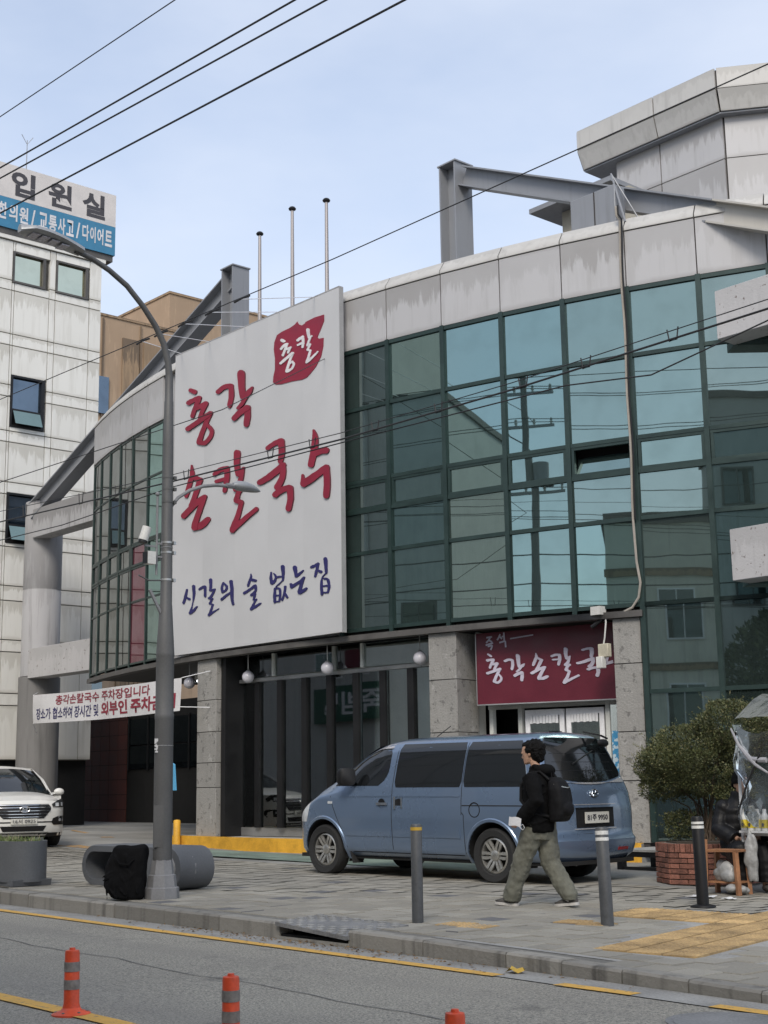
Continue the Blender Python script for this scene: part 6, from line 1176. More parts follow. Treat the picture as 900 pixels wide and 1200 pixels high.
j = MB(); j.rings([ellr((cx, 0, z), rx, ry, 24) for z, cx, rx, ry in ((.80, .0, .150, .19), (.83, .0, .172, .215), (.92, .0, .178, .222), (1.02, -.005, .172, .222), (1.12, -.01, .168, .225), (1.25, -.015, .168, .235), (1.36, -.02, .155, .228), (1.44, -.02, .12, .175), (1.50, -.005, .092, .105), (1.54, .01, .078, .082))])
j.ball((-.12, 0, 1.49), (.085, .135, .07)); j.tube([(-.10, .10, 1.50), (-.02, .10, 1.53), (.06, .06, 1.50)], [.045, .04, .03], 8); j.tube([(-.10, -.10, 1.50), (-.02, -.10, 1.53), (.06, -.06, 1.50)], [.045, .04, .03], 8)
for a, k, c, e in ((SHL, ELL, WRL, (.10, .245, .95)), (SHR, ELR, WRR, (.10, -.23, .95))): j.tube([a, Vector(a).lerp(Vector(k), .5) + Vector((-.01, 0, 0)), k, Vector(k).lerp(Vector(c), .5), c, e], [.095, .088, .086, .080, .07, .062], 14)
for k in range(26):   # folds
    t = r_.uniform(0, 1); a = r_.uniform(0, 2 * PI); z = .86 + .5 * t; p = Vector((.165 * cos(a) - .01, .222 * sin(a), z)); d = Vector((-sin(a) * .10, cos(a) * .10, r_.uniform(-.06, .06))); j.tube([p - d, p, p + d], [.006, .016, .006], 6)
put('jacket', fuse(j, .0115, 3), M_jacket, wk, .014, 9)
t = MB(); t.rings([ellr((-.01, 0, z), rx, ry) for z, rx, ry in ((.72, .12, .17), (.80, .135, .185), (.90, .14, .19), (.98, .13, .18))])
def leg(a, k, c): 
    a, k, c = Vector(a), Vector(k), Vector(c); t.tube([a, a.lerp(k, .4), k, k.lerp(c, .5), k.lerp(c, .85), c, c - Vector((0, 0, .045))], [.128, .122, .104, .098, .098, .098, .09], 16)
    for i in range(9):
        q = a.lerp(k, i / 5) if i < 5 else k.lerp(c, (i - 5) / 4); w_ = r_.uniform(-1, 1); t.tube([q + Vector((.09, .05 * w_, .05)), q + Vector((.02, .098 * (1 if w_ > 0 else -1), 0)), q + Vector((-.09, .04, -.06))], [.006, .014, .006], 6)
leg(LHIP, LKN, LAN); leg(RHIP, RKN, RAN)
put('trousers', fuse(t, .0095, 1), M_trs, wk, .020, 8)
def shoe(c, pitch):
    c = Vector(c); R_ = Matrix.Rotation(pitch, 4, 'Y'); s = MB()
    s.rings([[c + R_ @ Vector((x + .0, y * w_, z)) for y, z in ((-1, .022), (-1, .05), (-.75, h_ * .8), (0, h_), (.75, h_ * .8), (1, .05), (1, .022), (0, .015))] for x, w_, h_ in ((-.085, .022, .07), (-.075, .035, .10), (-.03, .042, .115), (.03, .042, .105), (.09, .047, .08), (.14, .045, .065), (.175, .034, .05), (.19, .018, .038))])
    o = s.build('shoe', M_shoe, wk, local=True); q = MB(); q.rings([[c + R_ @ Vector((x, y * w_, z)) for y, z in ((-1, 0), (-1.05, .03), (1.05, .03), (1, 0))] for x, w_ in ((-.092, .028), (-.08, .042), (-.02, .046), (.08, .05), (.14, .048), (.18, .036), (.197, .018))], sm=False); q.build('sole', M_sole, o, local=True)
    s2 = MB(); s2.bar(c + R_ @ Vector((.0, .044, .05)), c + R_ @ Vector((.06, .046, .085)), .02, .004, upv=(0, 1, 0)).bar(c + R_ @ Vector((.0, -.044, .05)), c + R_ @ Vector((.06, -.046, .085)), .02, .004, upv=(0, 1, 0)); s2.build('shoe_stripe', M_sole, o, local=True)
shoe((.34, .10, .004), -.06); shoe((-.315, -.09, .012), .10)
# backpack, worn on the back (a thing of its own)
bk = thing('backpack', 'black backpack worn by the walking person', 'backpack', wk.location, pr)
bk.scale = (.945, .945, .945)
k_ = MB(); k_.rings([[(cx + rx * math.copysign(abs(cos(a)) ** .6, cos(a)), ry * math.copysign(abs(sin(a)) ** .6, sin(a)), z) for a in [2 * PI * i / 22 for i in range(22)]] for z, cx, rx, ry in ((.92, -.25, .06, .11), (.935, -.26, .085, .14), (1.0, -.275, .105, .155), (1.15, -.28, .11, .158), (1.28, -.27, .10, .15), (1.36, -.25, .08, .125), (1.41, -.225, .045, .08))]); k_.ball((-.375, 0, 1.06), (.05, .115, .085))
put('bag', fuse(k_, .012, 2), M_bag, bk)
for s in (1, -1): MB().tube([(-.20, s * .10, 1.38), (-.10, s * .125, 1.475), (.04, s * .13, 1.45), (.135, s * .14, 1.33), (.13, s * .17, 1.16), (-.02, s * .22, 1.02), (-.2, s * .12, .98)], .018, 8).build('strap', M_bag, bk, local=True)
MB().tube([(-.27, .13, 1.33), (-.36, .08, 1.30), (-.385, 0, 1.29), (-.36, -.08, 1.30), (-.27, -.13, 1.33)], .006, 6).build('zip', M_alu, bk, local=True)
MB().tube([(-.20, .03, 1.41), (-.19, .02, 1.46), (-.19, -.02, 1.46), (-.20, -.03, 1.41)], .008, 6).build('grab_loop', M_bag, bk, local=True)
mk = thing('face_mask', 'white face mask held at the jacket pocket of the walking person', 'face mask', wk.location, pr)
mk.scale = (.945, .945, .945)
MB().patch([[(.055 + .15 * u - .02 * v, .335 + .018 * math.sin(PI * u) + .01 * v, .865 + .095 * v + .035 * u + .01 * math.sin(5 * u)) for u in [i / 8 for i in range(9)]] for v in [i / 6 for i in range(7)]], thick=(0, -.006, 0)).build('mask', M_mask, mk, local=True)
MB().tube([(.06, .337, .88), (.02, .34, .90), (.0, .34, .865), (.02, .338, .84), (.06, .337, .865)], .003, 5).build('ear_loop', M_mask, mk, local=True)

# seated stallholder in a long black padded coat
fa = math.atan2(-.62, .78)
st = thing('person', 'person in black padded coat and knitted hat sitting behind the stall', 'person', (-10.2, 14.68, gz(-10.2, 14.68)), fa)
b = MB(); T = head(b, .10, 1.24, .25); b.tube([(.0, 0, 1.02), (.06, 0, 1.12), (.085, 0, 1.18)], [.06, .055, .056], 12)
b.rings([ellr((cx, 0, z), rx, ry) for z, cx, rx, ry in ((.42, -.02, .13, .17), (.6, -.02, .12, .16), (.85, -.01, .12, .18), (.98, .0, .09, .15), (1.04, .02, .06, .07))])
for s in (1, -1):
    b.tube([(.0, s * .10, .48), (.40, s * .13, .47), (.42, s * .13, .10), (.44, s * .13, .06)], [.08, .06, .045, .045], 10); b.tube([(0, s * .19, .97), (.03, s * .25, .72), (.26, s * .12, .60)], [.055, .045, .032], 10); hand(b, (.30, s * .07, .60), (.7, -s * .7, -.1), (0, s * .3, 1), s, .8)
put('body', fuse(b, .009, 3), M_skin, st)
M_coat = M('black_padded_coat', (.007, .007, .008), .5, spec=.25, var=.25, vs=6, bump=.3, bs=9)
j = MB(); prof_ = []
for i in range(40):
    t_ = i / 39; z = .40 + .68 * t_; f = lerp_tab([(.40, 1.0), (.55, 1.02), (.8, 1.0), (.95, .92), (1.02, .70), (1.08, .52)], z); p_ = 1 + .045 * abs(math.sin(t_ * PI * 7)); prof_.append(ellr((-.01 + .03 * t_, 0, z), .19 * f * p_, .25 * f * p_, 22))
j.rings(prof_); j.rings([ellr((.03, 0, z), r_1, r_1 * 1.05, 16) for z, r_1 in ((1.02, .13), (1.08, .115), (1.13, .105), (1.16, .10))])
for s in (1, -1):
    j.ball((.0, s * .20, .965), (.115, .105, .10)); A, B_, C_ = Vector((0, s * .21, .95)), Vector((.04, s * .29, .72)), Vector((.24, s * .15, .60)); L = [A.lerp(B_, i / 8) for i in range(8)] + [B_.lerp(C_, i / 8) for i in range(9)]; j.tube(L, [.088 * (1 + .10 * abs(math.sin(i * .9))) for i in range(17)], 12)
    L = [Vector((0, s * .10, .46)).lerp(Vector((.42, s * .14, .46)), i / 8) for i in range(9)] + [Vector((.43, s * .14, .40 - .04 * i)) for i in range(8)]; j.tube(L, [.13 + .006 * (i % 2) for i in range(9)] + [.115 + .006 * (i % 2) for i in range(8)], 12)
put('coat', fuse(j, .012, 2), M_coat, st)
h = MB(); h.rings([ellr((.095 - .02 * i / 8, 0, 1.255 + .15 * i / 8), .118 * math.sqrt(max(.02, 1 - (i / 8.3) ** 3)), .10 * math.sqrt(max(.02, 1 - (i / 8.3) ** 3)), 20) for i in range(9)]); h.rings([ellr((.095, 0, z), .127, .108, 20) for z in (1.245, 1.255, 1.285, 1.295)]); h.ball((.0, 0, 1.24), (.06, .09, .07)); put('hat', fuse(h, .008, 2), M_jacket, st)
for s in (1, -1): MB().ball((.46, s * .13, .05), (.13, .05, .045), 12, 8).build('shoe', M_shoe, st, local=True)

# ------------------------------------------------------------------ street lamp
M_lampg = M('lamp_post_grey', (.085, .085, .085), .55, var=.15, vs=1.5); M_lampl = M('lamp_base_grey', (.20, .20, .205), .6, var=.2); M_head = M('lamp_head_grey', (.30, .31, .32), .4, metal=.3); M_led = M('led_panel', (.42, .40, .44), .3, var=.2, vs=30)
LX, LY = -14.19, 9.07; LG = gz(LX, LY)
lp = thing('street_lamp', 'tall grey street lamp with curved arm over the road and a small pavement arm', 'street lamp', (LX, LY, LG))
def octr(z, r, n=16): return [(LX + r * cos(2 * PI * (k + .5) / n), LY + r * sin(2 * PI * (k + .5) / n), z) for k in range(n)]
MB().rings([octr(z, r) for z, r in ((LG + .42, .110), (2.20, .108), (2.21, .112), (2.26, .112), (2.27, .107), (2.93, .105), (2.94, .109), (2.98, .107), (3.55, .074), (3.56, .070), (5.5, .062), (6.05, .056), (6.06, .052), (6.38, .046))]).build('post', M_lampg, lp)
MB().rings([octr(z, r, 8) for z, r in ((LG, .205), (LG + .12, .20), (LG + .13, .175), (LG + .26, .16), (LG + .27, .14), (LG + .43, .116))], sm=False).build('base_cover', M_lampl, lp)
arm = [(LX, LY, 6.36)] + [(LX, y, z) for y, z in ((9.05, 6.55), (8.98, 6.78), (8.86, 6.98), (8.68, 7.19), (8.45, 7.40), (8.2, 7.54), (7.95, 7.635), (7.74, 7.67))]
MB().tube(arm, [.046, .043, .040, .038, .036, .035, .034, .033, .032], 10).build('arm', M_lampg, lp)
hd = MB(); ht = []
for t in [i / 12 for i in range(13)]:
    y = 7.82 - .80 * t; z = 7.665 + .085 * math.sin(t * 2.0); w_ = .05 + .12 * math.sin(PI * min(1, t * .55 + .12)) if t < .9 else .12 * (1 - (t - .9) * 6); ht.append([(LX + w_ * a, y, z + h_) for a, h_ in ((-1, 0), (-.85, .045), (-.3, .075), (.3, .075), (.85, .045), (1, 0), (.8, -.018), (-.8, -.018))])
h = hd.rings(ht).build('lamp_head', M_head, lp)
for i in range(4):
    y0 = 7.62 - .125 * i; z = 7.664 + .085 * math.sin((7.82 - y0) / .80 * 2.0) - .03
    MB().box(LX - .085, LX + .085, y0 - .10, y0, z - .004, z + .008).build('led_module', M_led, h)
MB().tube([(LX, y, z) for y, z in ((9.13, 4.76), (9.22, 4.87), (9.38, 4.98), (9.58, 5.06), (9.78, 5.10), (9.98, 5.115))], .022, 8).tube([(LX, 9.93, 5.115), (LX, 10.06, 5.12)], .034, 8).build('small_arm', M_lampl, lp)
MB().rings([[(LX + w_ * cos(a), y, 5.135 + dz + hh * sin(a)) for a in [2 * PI * k / 14 for k in range(14)]] for y, w_, hh, dz in ((10.03, .03, .03, 0), (10.10, .075, .062, .0), (10.22, .085, .066, .002), (10.32, .07, .052, -.008), (10.40, .045, .03, -.022), (10.45, .012, .008, -.03))]).build('small_lamp_head', M_head, lp)
mb = MB()
for z, r in ((5.10, .068), (4.96, .068), (4.80, .07), (4.30, .071), (4.18, .071), (3.85, .073)):
    mb = MB().lathe((LX, LY, z), [(r - .012, -.012), (r, -.012), (r, .012), (r - .012, .012)], 18, cap=False); mb.box(LX + .01, LX + .05, LY + r - .004, LY + r + .03, z - .02, z + .02); mb.build('band', M_alu if z < 4.4 else M_lampg, lp, loc=(0, 0, z - LG))
MB().tube([(LX, 8.99, 3.84), (LX - .02, 8.84, 3.83), (LX - .02, 8.70, 3.88)], .010, 6).build('hook', M_lampg, lp); MB().bar((LX, 9.0, 3.45), (LX, 8.84, 3.72), .03, .03).build('stay', M_lampl, lp)
M_sticker, nt, p = newmat('pole_sticker'); c = mix(nt, rng(nt, noise_tex(nt, 26, 2, seed=False), .5, .53), (.50, .50, .50), (.06, .06, .06)); nt.links.new(c, p.inputs['Base Color'])
n_ = Vector((.75, -.66, 0)).normalized(); s_ = Vector((.66, .75, 0)).normalized(); c_ = Vector((LX, LY, 0)) + n_ * .108 - s_ * .06 + n_ * -.016
MB().hexa([c_ - s_ * .035 + up * 1.82, c_ + s_ * .035 + up * 1.82, c_ + s_ * .035 - n_ * .03 + up * 1.82, c_ - s_ * .035 - n_ * .03 + up * 1.82, c_ - s_ * .035 + up * 1.98, c_ + s_ * .035 + up * 1.98, c_ + s_ * .035 - n_ * .03 + up * 1.98, c_ - s_ * .035 - n_ * .03 + up * 1.98]).build('sticker', M_sticker, lp)
c_ = Vector((LX, LY, 0)) + n_ * .110 - s_ * .03; MB().hexa([c_ - s_ * .055 + up * .75, c_ + s_ * .055 + up * .75, c_ + s_ * .055 - n_ * .02 + up * .75, c_ - s_ * .055 - n_ * .02 + up * .75, c_ - s_ * .055 + up * 1.22, c_ + s_ * .055 + up * 1.22, c_ + s_ * .055 - n_ * .02 + up * 1.22, c_ - s_ * .055 - n_ * .02 + up * 1.22]).build('service_door', M_lampg, lp)
mb = MB()
for z in (1.90, 4.24): mb.lathe((LX, LY, z), [(.108 if z < 3 else .07, -.004), (.112 if z < 3 else .073, 0), (.108 if z < 3 else .07, .004)], 18, cap=False)
mb.build('wire_tie', M_alu, lp)
pc = thing('traffic_camera', 'pole mounted white camera and sensor box on the street lamp', 'camera', (LX, 8.9, 4.1))
o = MB().tube([(LX, 8.74, 4.30), (LX + .02, 8.78, 4.46)], [.058, .054], 12).build('camera_body', M_off, pc); MB().tube([(LX, 8.735, 4.27), (LX, 8.74, 4.31)], .054, 12).build('lens_hood', M_blackm, pc)
o = MB().box(LX - .05, LX + .05, 8.78, 8.89, 4.02, 4.17).build('sensor_box', M_off, pc); MB().box(LX - .045, LX + .045, 8.765, 8.778, 4.025, 4.165).build('sensor_face', M_blackm, pc)
MB().tube([(LX, 8.93, 3.9), (LX, 8.93, 4.85)], .014, 6).ball((LX, 8.93, 4.88), .028, 8, 6).bar((LX, 8.93, 4.28), (LX, 9.02, 4.28), .02, .02).bar((LX, 8.93, 4.12), (LX, 9.02, 4.12), .02, .02).bar((LX, 8.76, 4.24), (LX, 8.93, 4.24), .02, .02).build('mast', M_lampl, pc)
# ------------------------------------------------------------------ bollards and road posts
M_bol = M('bollard_grey', (.065, .068, .072), .5, var=.2, vs=5, fine=.12); M_bolb = M('bollard_black', (.009, .009, .010), .5, spec=.3, var=.2); M_rtape = M('reflective_white_band', (.62, .62, .60), .35, var=.15, vs=20); M_ytape = M('yellow_band', (.52, .33, .04), .5)
def bollard(label, x, y, h, r, mat, bands, bmat, tilt=(0, 0), foot=False):
    t = thing('bollard', label, 'bollard', (x, y, gz(x, y)), 0, 'steel bollards on the pavement'); t.rotation_euler = (tilt[0], tilt[1], 0)
    MB().lathe((0, 0, 0), [(r, -.03), (r, h - .02), (r - .008, h - .004), (r - .02, h)], 24).build('post', mat, t, local=True)
    for z0, z1 in bands: MB().lathe((0, 0, 0), [(r + .0005, z0), (r + .002, z0), (r + .002, z1), (r + .0005, z1)], 24, cap=False).build('band', bmat, t, local=True)
    if foot: MB().lathe((0, 0, 0), [(r + .07, 0), (r + .065, .018), (r + .03, .025), (r + .004, .03)], 24, cap=False).build('base_flange', mat, t, local=True)
    return t
bollard('grey bollard with one yellow band in front of the van door', -10.11, 9.29, .905, .054, M_bol, [(.845, .875)], M_ytape)
bollard('leaning grey bollard with two white bands beside the walking person', -8.70, 10.35, .885, .060, M_bol, [(.76, .79), (.815, .85)], M_rtape, tilt=(rad(-1.5), rad(-2.8)))
bollard('black bollard with two white bands in front of the brick planter', -9.21, 12.5, .925, .063, M_bolb, [(.80, .83), (.845, .87)], M_rtape, tilt=(0, rad(-1)), foot=True)
M_or = M('orange_plastic', (.62, .07, .02), .45, var=.2, vs=6, fine=.1); M_grt = M('worn_reflective_tape', (.20, .18, .165), .5, var=.3, vs=30)
p0 = thing('traffic_post', 'x', 'traffic post', (0, 0, 0), 0, 'orange flexible posts along the yellow centre line')
MB().lathe((0, 0, 0), [(.060, .03), (.050, .07), (.047, .38), (.044, .395), (.020, .40), (.018, .412), (.0, .413)], 24, cap=False).build('post', M_or, p0, local=True)
MB().lathe((0, 0, 0), [(.125, -.01), (.125, .006), (.112, .014), (.07, .026), (.055, .045)], 24, cap=False).build('base', M_or, p0, local=True)
for z0, z1 in ((.155, .215), (.265, .325)): MB().lathe((0, 0, 0), [(.0485, z0), (.0515, z0), (.0510, z1), (.048, z1)], 24, cap=False).build('band', M_grt, p0, local=True)
for i in range(6):
    a = i * PI / 3; MB().lathe((.098 * cos(a), .098 * sin(a), .016), [(.010, 0), (.010, .006), (0, .008)], 8).build('bolt', M_iron, p0, local=True)
for i, (x, lb) in enumerate(((-8.48, 'orange traffic post standing whole at the lower left of the road'), (-6.71, 'orange traffic post cut by the bottom edge, between the other two'), (-4.93, 'orange traffic post of which only the cap shows at the bottom edge'))):
    o = p0 if i == 0 else copy_tree(p0); o.location = (x, 4.75, rz(x) + .003); o['label'] = lb; o.rotation_euler = (rad(1.2) * (i == 1), rad(-.8), 1.3 * i)
# ------------------------------------------------------------------ grey planter with grass, fallen planter, black bag
M_frp = M('dark_grey_planter', (.095, .10, .108), .6, var=.12, vs=2); M_soil = M('planter_soil', (.05, .04, .03), .95); M_grass = M('planter_grass', (.11, .15, .045), .8, var=.4, vs=6); M_dry = M('dry_grass', (.30, .27, .17), .8, var=.3, vs=8)
def stad(L, r, n=10): return [(L / 2 - r + r * cos(a), r * sin(a)) for a in [-PI / 2 + PI * k / n for k in range(n + 1)]] + [(-L / 2 + r + r * cos(a), r * sin(a)) for a in [PI / 2 + PI * k / n for k in range(n + 1)]]
PX, PY = -18.15, 9.02
gp = thing('planter', 'dark grey rounded planter filled with green grass at the kerb', 'planter', (PX, PY, gz(PX, PY)), rad(-2))
O_, I_ = stad(2.1, .29), stad(2.0, .24)
MB().rings([[(x, y, z) for x, y in S__] for S__, z in ((O_, .05), (O_, .55), (O_, .565), (I_, .565), (I_, .44))], sm=True, cap=False).build('shell', M_frp, gp, local=True)
for x in (-.7, .72): MB().rings([[(x + sx * .30 * (1 if z else .92), sy * .27, z) for sx, sy in ((-1, -1), (1, -1), (1, 1), (-1, 1))] for z in (0, .08)], sm=False).build('foot', M_frp, gp, local=True)
MB().rings([[(x, y, z) for x, y in I_] for z in (.48, .50)]).build('soil', M_soil, gp, local=True)
mb = MB(); r_ = random.Random(8)
for i in range(1500):
    x, y = r_.uniform(-.98, .98), r_.uniform(-.235, .235)
    if abs(x) > .76 and math.hypot(abs(x) - .76, y) > .235: continue
    hgt = r_.uniform(.05, .14); a = r_.uniform(0, 6.28); ln = r_.uniform(.01, .09); w_ = r_.uniform(.003, .006); d = Vector((cos(a), sin(a), 0)); s_ = Vector((-sin(a), cos(a), 0)) * w_; q = Vector((x, y, .495))
    m_ = q + d * ln * .35 + up * hgt * .7; e = q + d * ln + up * hgt * (1 if r_.random() < .75 else .55); mb.add([q - s_, q + s_, m_ + s_, m_ - s_, e], [(0, 1, 2, 3), (3, 2, 4)], 1 if r_.random() < .22 else 0)
g = mb.build('grass', [M_grass, M_dry], gp, local=True, clean=False); g['kind'] = 'stuff'
BX, BY = -15.95, 9.95
fp = thing('fallen_planter', 'empty dark grey rounded planter lying on its side behind the black bag', 'planter', (BX, BY, gz(BX, BY)), rad(4))
H = .52; O2 = [(x, z + H / 2) for x, z in stad(2.15, .26)]; I2 = [(x - .36, z + H / 2) for x, z in stad(1.25, .175)]
MB().rings([[(x, y, z) for x, z in S__] for S__, y in ((O2, .26), (O2, -.22), ([(x * .99, .26 + (z - .26) * .95) for x, z in O2], -.255), (I2, -.255), (I2, .18))], cap=True).build('shell', M_frp, fp, local=True)
o = MB().ball((.79, -.03, .26), (.285, .285, .258), 22, 14).build('rounded_end', M_lampl, fp, local=True)
M_scuff, nt, p = newmat('white_scuffs'); c = mix(nt, rng(nt, noise_tex(nt, 16, 5, .7, seed=False), .52, .58), (.18, .18, .185), (.62, .62, .62)); nt.links.new(c, p.inputs['Base Color']); p.inputs['Roughness'].default_value = .7
MB().patch([[(.79 + .288 * cos(e) * cos(a), -.03 + .288 * sin(a) * cos(e), .26 + .261 * sin(e)) for a in [-1.5 + .13 * k for k in range(12)]] for e in [.55 + .1 * k for k in range(6)]]).build('scuffed_patch', M_scuff, fp, local=True)
SX, SY = -14.37, 8.72
sb = thing('bag', 'black soft bag slumped upright against the street lamp base', 'bag', (SX, SY, gz(SX, SY)), rad(44))
M_bagm = M('black_bag_cloth', (.005, .005, .0055), .85, spec=.12, var=.3, vs=6, bump=.5, bs=9)
mb = MB(); r_ = random.Random(9)
mb.rings([[(cx + rx * math.copysign(abs(cos(a)) ** .45, cos(a)), ry * math.copysign(abs(sin(a)) ** .45, sin(a)), z) for a in [2 * PI * i / 20 for i in range(20)]] for z, cx, rx, ry in ((0, .02, .15, .10), (.03, .01, .19, .12), (.16, -.015, .235, .14), (.36, -.005, .225, .135), (.50, .02, .205, .125), (.57, .03, .19, .11), (.60, .03, .16, .08))])
for k in range(14): q = Vector((r_.uniform(-.2, .2), -.135, r_.uniform(.06, .5))); d = Vector((r_.uniform(-.08, .08), 0, r_.uniform(.03, .12))); mb.tube([q - d, q + Vector((0, -.004, 0)), q + d], [.004, .012, .004], 6)
put('bag_body', fuse(mb, .010, 3), M_bagm, sb, .016, 5.0); MB().tube([(-.10, -.13, .46), (-.05, -.165, .40), (.05, -.165, .39), (.11, -.13, .45)], .010, 6).build('handle', M_bagm, sb, local=True)
# ------------------------------------------------------------------ brick planter and shrub
M_brick = M('red_brick', (.20, .085, .06), .9, var=.3, vs=9, fine=.2, bump=.5, orand=.35); M_mort = M('mortar', (.17, .15, .13), .95, var=.2)
QX, QY = -11.14, 15.30; QG = gz(QX, QY)
bp = thing('brick_planter', 'eight sided red brick planter with a soldier course along its top', 'planter', (QX, QY, QG), rad(12))
R8 = .66; V8 = [Vector((R8 * cos(PI / 8 + k * PI / 4), R8 * sin(PI / 8 + k * PI / 4), 0)) for k in range(8)]
MB().prism([v * .965 for v in V8], (0, 0, .505)).build('mortar_core', M_mort, bp, local=True)
MB().prism([v * .80 + up * .5055 for v in V8], (0, 0, .02)).build('soil', M_soil, bp, local=True)
bmesh_cache = {}
def brick_at(k, t0, t1, z0, z1):
    A, B_ = V8[k], V8[(k + 1) % 8]; d = (B_ - A); L = d.length; d.normalize(); n = Vector((d.y, -d.x, 0)); n = n if n.dot(A + B_) > 0 else -n
    w_, h_ = round((t1 - t0) - .010, 3), round(z1 - z0 - .010, 3); key = (w_, h_)
    if key not in bmesh_cache: bmesh_cache[key] = MB().rings([[(sx * (w_ / 2 - i), y, sz * (h_ / 2 - i)) for sx, sz in ((-1, -1), (1, -1), (1, 1), (-1, 1))] for y, i in ((.05, 0), (-.010, 0), (-.014, .004))], sm=False).mesh('brick', M_brick)
    c = A + d * ((t0 + t1) / 2) + up * ((z0 + z1) / 2) + n * r_.uniform(-.003, .003)
    o = link_mesh('brick', bmesh_cache[key], bp, c); o.rotation_euler = (r_.uniform(-.01, .01), r_.uniform(-.012, .012), math.atan2(d.y, d.x))
r_ = random.Random(12); L8 = (V8[1] - V8[0]).length
for k in range(8):
    for row in range(6):
        z0, z1 = .012 + .064 * row, .012 + .064 * (row + 1); off = 0 if row % 2 == 0 else .115; cuts = [0] + [c for c in ([.125, .355, L8 - .02] if row % 2 else [.24, .465]) if c < L8 - .03] + [L8]
        for a, b_ in zip(cuts, cuts[1:]): brick_at(k, a, b_, z0, z1)
    for j in range(7): brick_at(k, L8 * j / 7, L8 * (j + 1) / 7, .398, .512)
M_leafd = M('shrub_leaf_dark', (.05, .062, .022), .6, var=.35, vs=5); M_leafm = M('shrub_leaf_mid', (.092, .102, .036), .6, var=.35, vs=5); M_leafl = M('shrub_leaf_pale', (.16, .145, .062), .65, var=.3, vs=5); M_twig = M('shrub_twig', (.075, .055, .04), .9, var=.3, vs=9)
def shrub(name, label, c, clumps, n, size, stems, seed, mats, cat='shrub'):
    r_ = random.Random(seed); t = thing(name, label, cat, c)
    mb = MB()
    for (cx, cy, cz, rx, ry, rz_, share) in clumps:
        for i in range(int(n * share)):
            while True:
                v = Vector((r_.uniform(-1, 1), r_.uniform(-1, 1), r_.uniform(-1, 1))); l = v.length
                if .05 < l <= 1: break
            v *= (l ** -.45) * .96 if r_.random() < .8 else 1
            nv = noise.noise(Vector((v.x * 2.1 + seed, v.y * 2.1, v.z * 2.1 + cz * 3)))
            if nv < -.17 and r_.random() < .9: continue
            k = 1 + .42 * noise.noise(v * 2.0 + Vector((seed, 0, cz)))
            p = Vector((cx + v.x * rx * k, cy + v.y * ry * k, cz + v.z * rz_ * k)); s = size * r_.uniform(.6, 1.25)
            d = (Vector((v.x, v.y, v.z + .5)).normalized() + Vector((r_.gauss(0, .7), r_.gauss(0, .7), r_.gauss(0, .5)))).normalized(); q = d.cross(Vector((r_.gauss(0, 1), r_.gauss(0, 1), r_.gauss(0, 1)))).normalized() * s * .22
            m_ = 0 if r_.random() < .48 else 1 if r_.random() < .78 else 2
            mb.add([p - q * .4, p + d * s * .5 - q, p + d * s, p + d * s * .5 + q], [(0, 1, 2, 3)], m_)
    if stems:
        for k in range(150):   # stray shoots that break the outline
            cl = clumps[r_.choices(range(len(clumps)), [c_[6] for c_ in clumps])[0]]; d = Vector((r_.gauss(0, 1), r_.gauss(0, 1), abs(r_.gauss(.3, .8)))).normalized(); p0_ = Vector((cl[0] + d.x * cl[3] * .85, cl[1] + d.y * cl[4] * .85, cl[2] + d.z * cl[5] * .85)); L = r_.uniform(.10, .30); bend = Vector((r_.gauss(0, .3), r_.gauss(0, .3), r_.uniform(-.1, .5)))
            for j in range(int(L / .012)):
                tt = j * .012; q0 = p0_ + d * tt + bend * tt * tt * 2; e = (d + Vector((r_.gauss(0, .8), r_.gauss(0, .8), r_.gauss(0, .8)))).normalized(); s = size * r_.uniform(.5, 1.0); q = e.cross(Vector((r_.gauss(0, 1), r_.gauss(0, 1), r_.gauss(0, 1)))).normalized() * s * .22
                mb.add([q0 - q * .4, q0 + e * s * .5 - q, q0 + e * s, q0 + e * s * .5 + q], [(0, 1, 2, 3)], r_.choice((0, 1, 1, 2)))
    f = mb.build('foliage', mats, t, clean=False, local=True)
    for k in range(stems):
        a = r_.uniform(0, 6.28); r0 = r_.uniform(.02, .16); cl = clumps[k % len(clumps)]; e = Vector((cl[0] + r_.uniform(-.85, .85) * cl[3], cl[1] + r_.uniform(-.85, .85) * cl[4], cl[2] + r_.uniform(-.4, .5) * cl[5])); b0 = Vector((r0 * cos(a), r0 * sin(a), 0)); m1 = b0.lerp(e, .45) + Vector((0, 0, .12)) - Vector((e.x, e.y, 0)) * .18
        sm = MB(); sm.tube([b0, m1, m1.lerp(e, .6), e], [.013, .010, .007, .004], 5)
        for j in range(3):
            q = m1.lerp(e, r_.uniform(.2, .9)); sm.tube([q, q + Vector((r_.gauss(0, .16), r_.gauss(0, .16), r_.uniform(.05, .25)))], [.005, .0025], 4)
        sm.build('stem', M_twig, t, local=True)
    return t
shrub('shrub', 'dense small leaved evergreen shrub growing from the brick planter', (QX, QY, QG + .50), [(-.08, -.05, 1.02, .80, .68, .46, .50), (.42, .15, 1.40, .58, .5, .44, .27), (-.52, -.12, .86, .46, .44, .32, .14), (-.30, -.15, .22, .26, .24, .18, .04), (.42, 0, .55, .25, .3, .25, .05)], 95000, .034, 26, 3, [M_leafd, M_leafm, M_leafl])
tr = shrub('street_tree', 'leafy street tree across the road, seen only mirrored at the right of the facade', (-6.6, -2.6, .1), [(0, 0, 4.2, 1.7, 1.6, 1.7, .6), (.5, .2, 5.4, 1.2, 1.2, 1.1, .4)], 9000, .24, 0, 9, [M_leafd, M_leafd, M_leafm], 'tree')
MB().tube([(0, 0, 0), (.05, 0, 1.6), (0, .1, 3.2), (.2, 0, 4.8)], [.13, .10, .08, .04], 10).build('trunk', M_twig, tr, local=True)
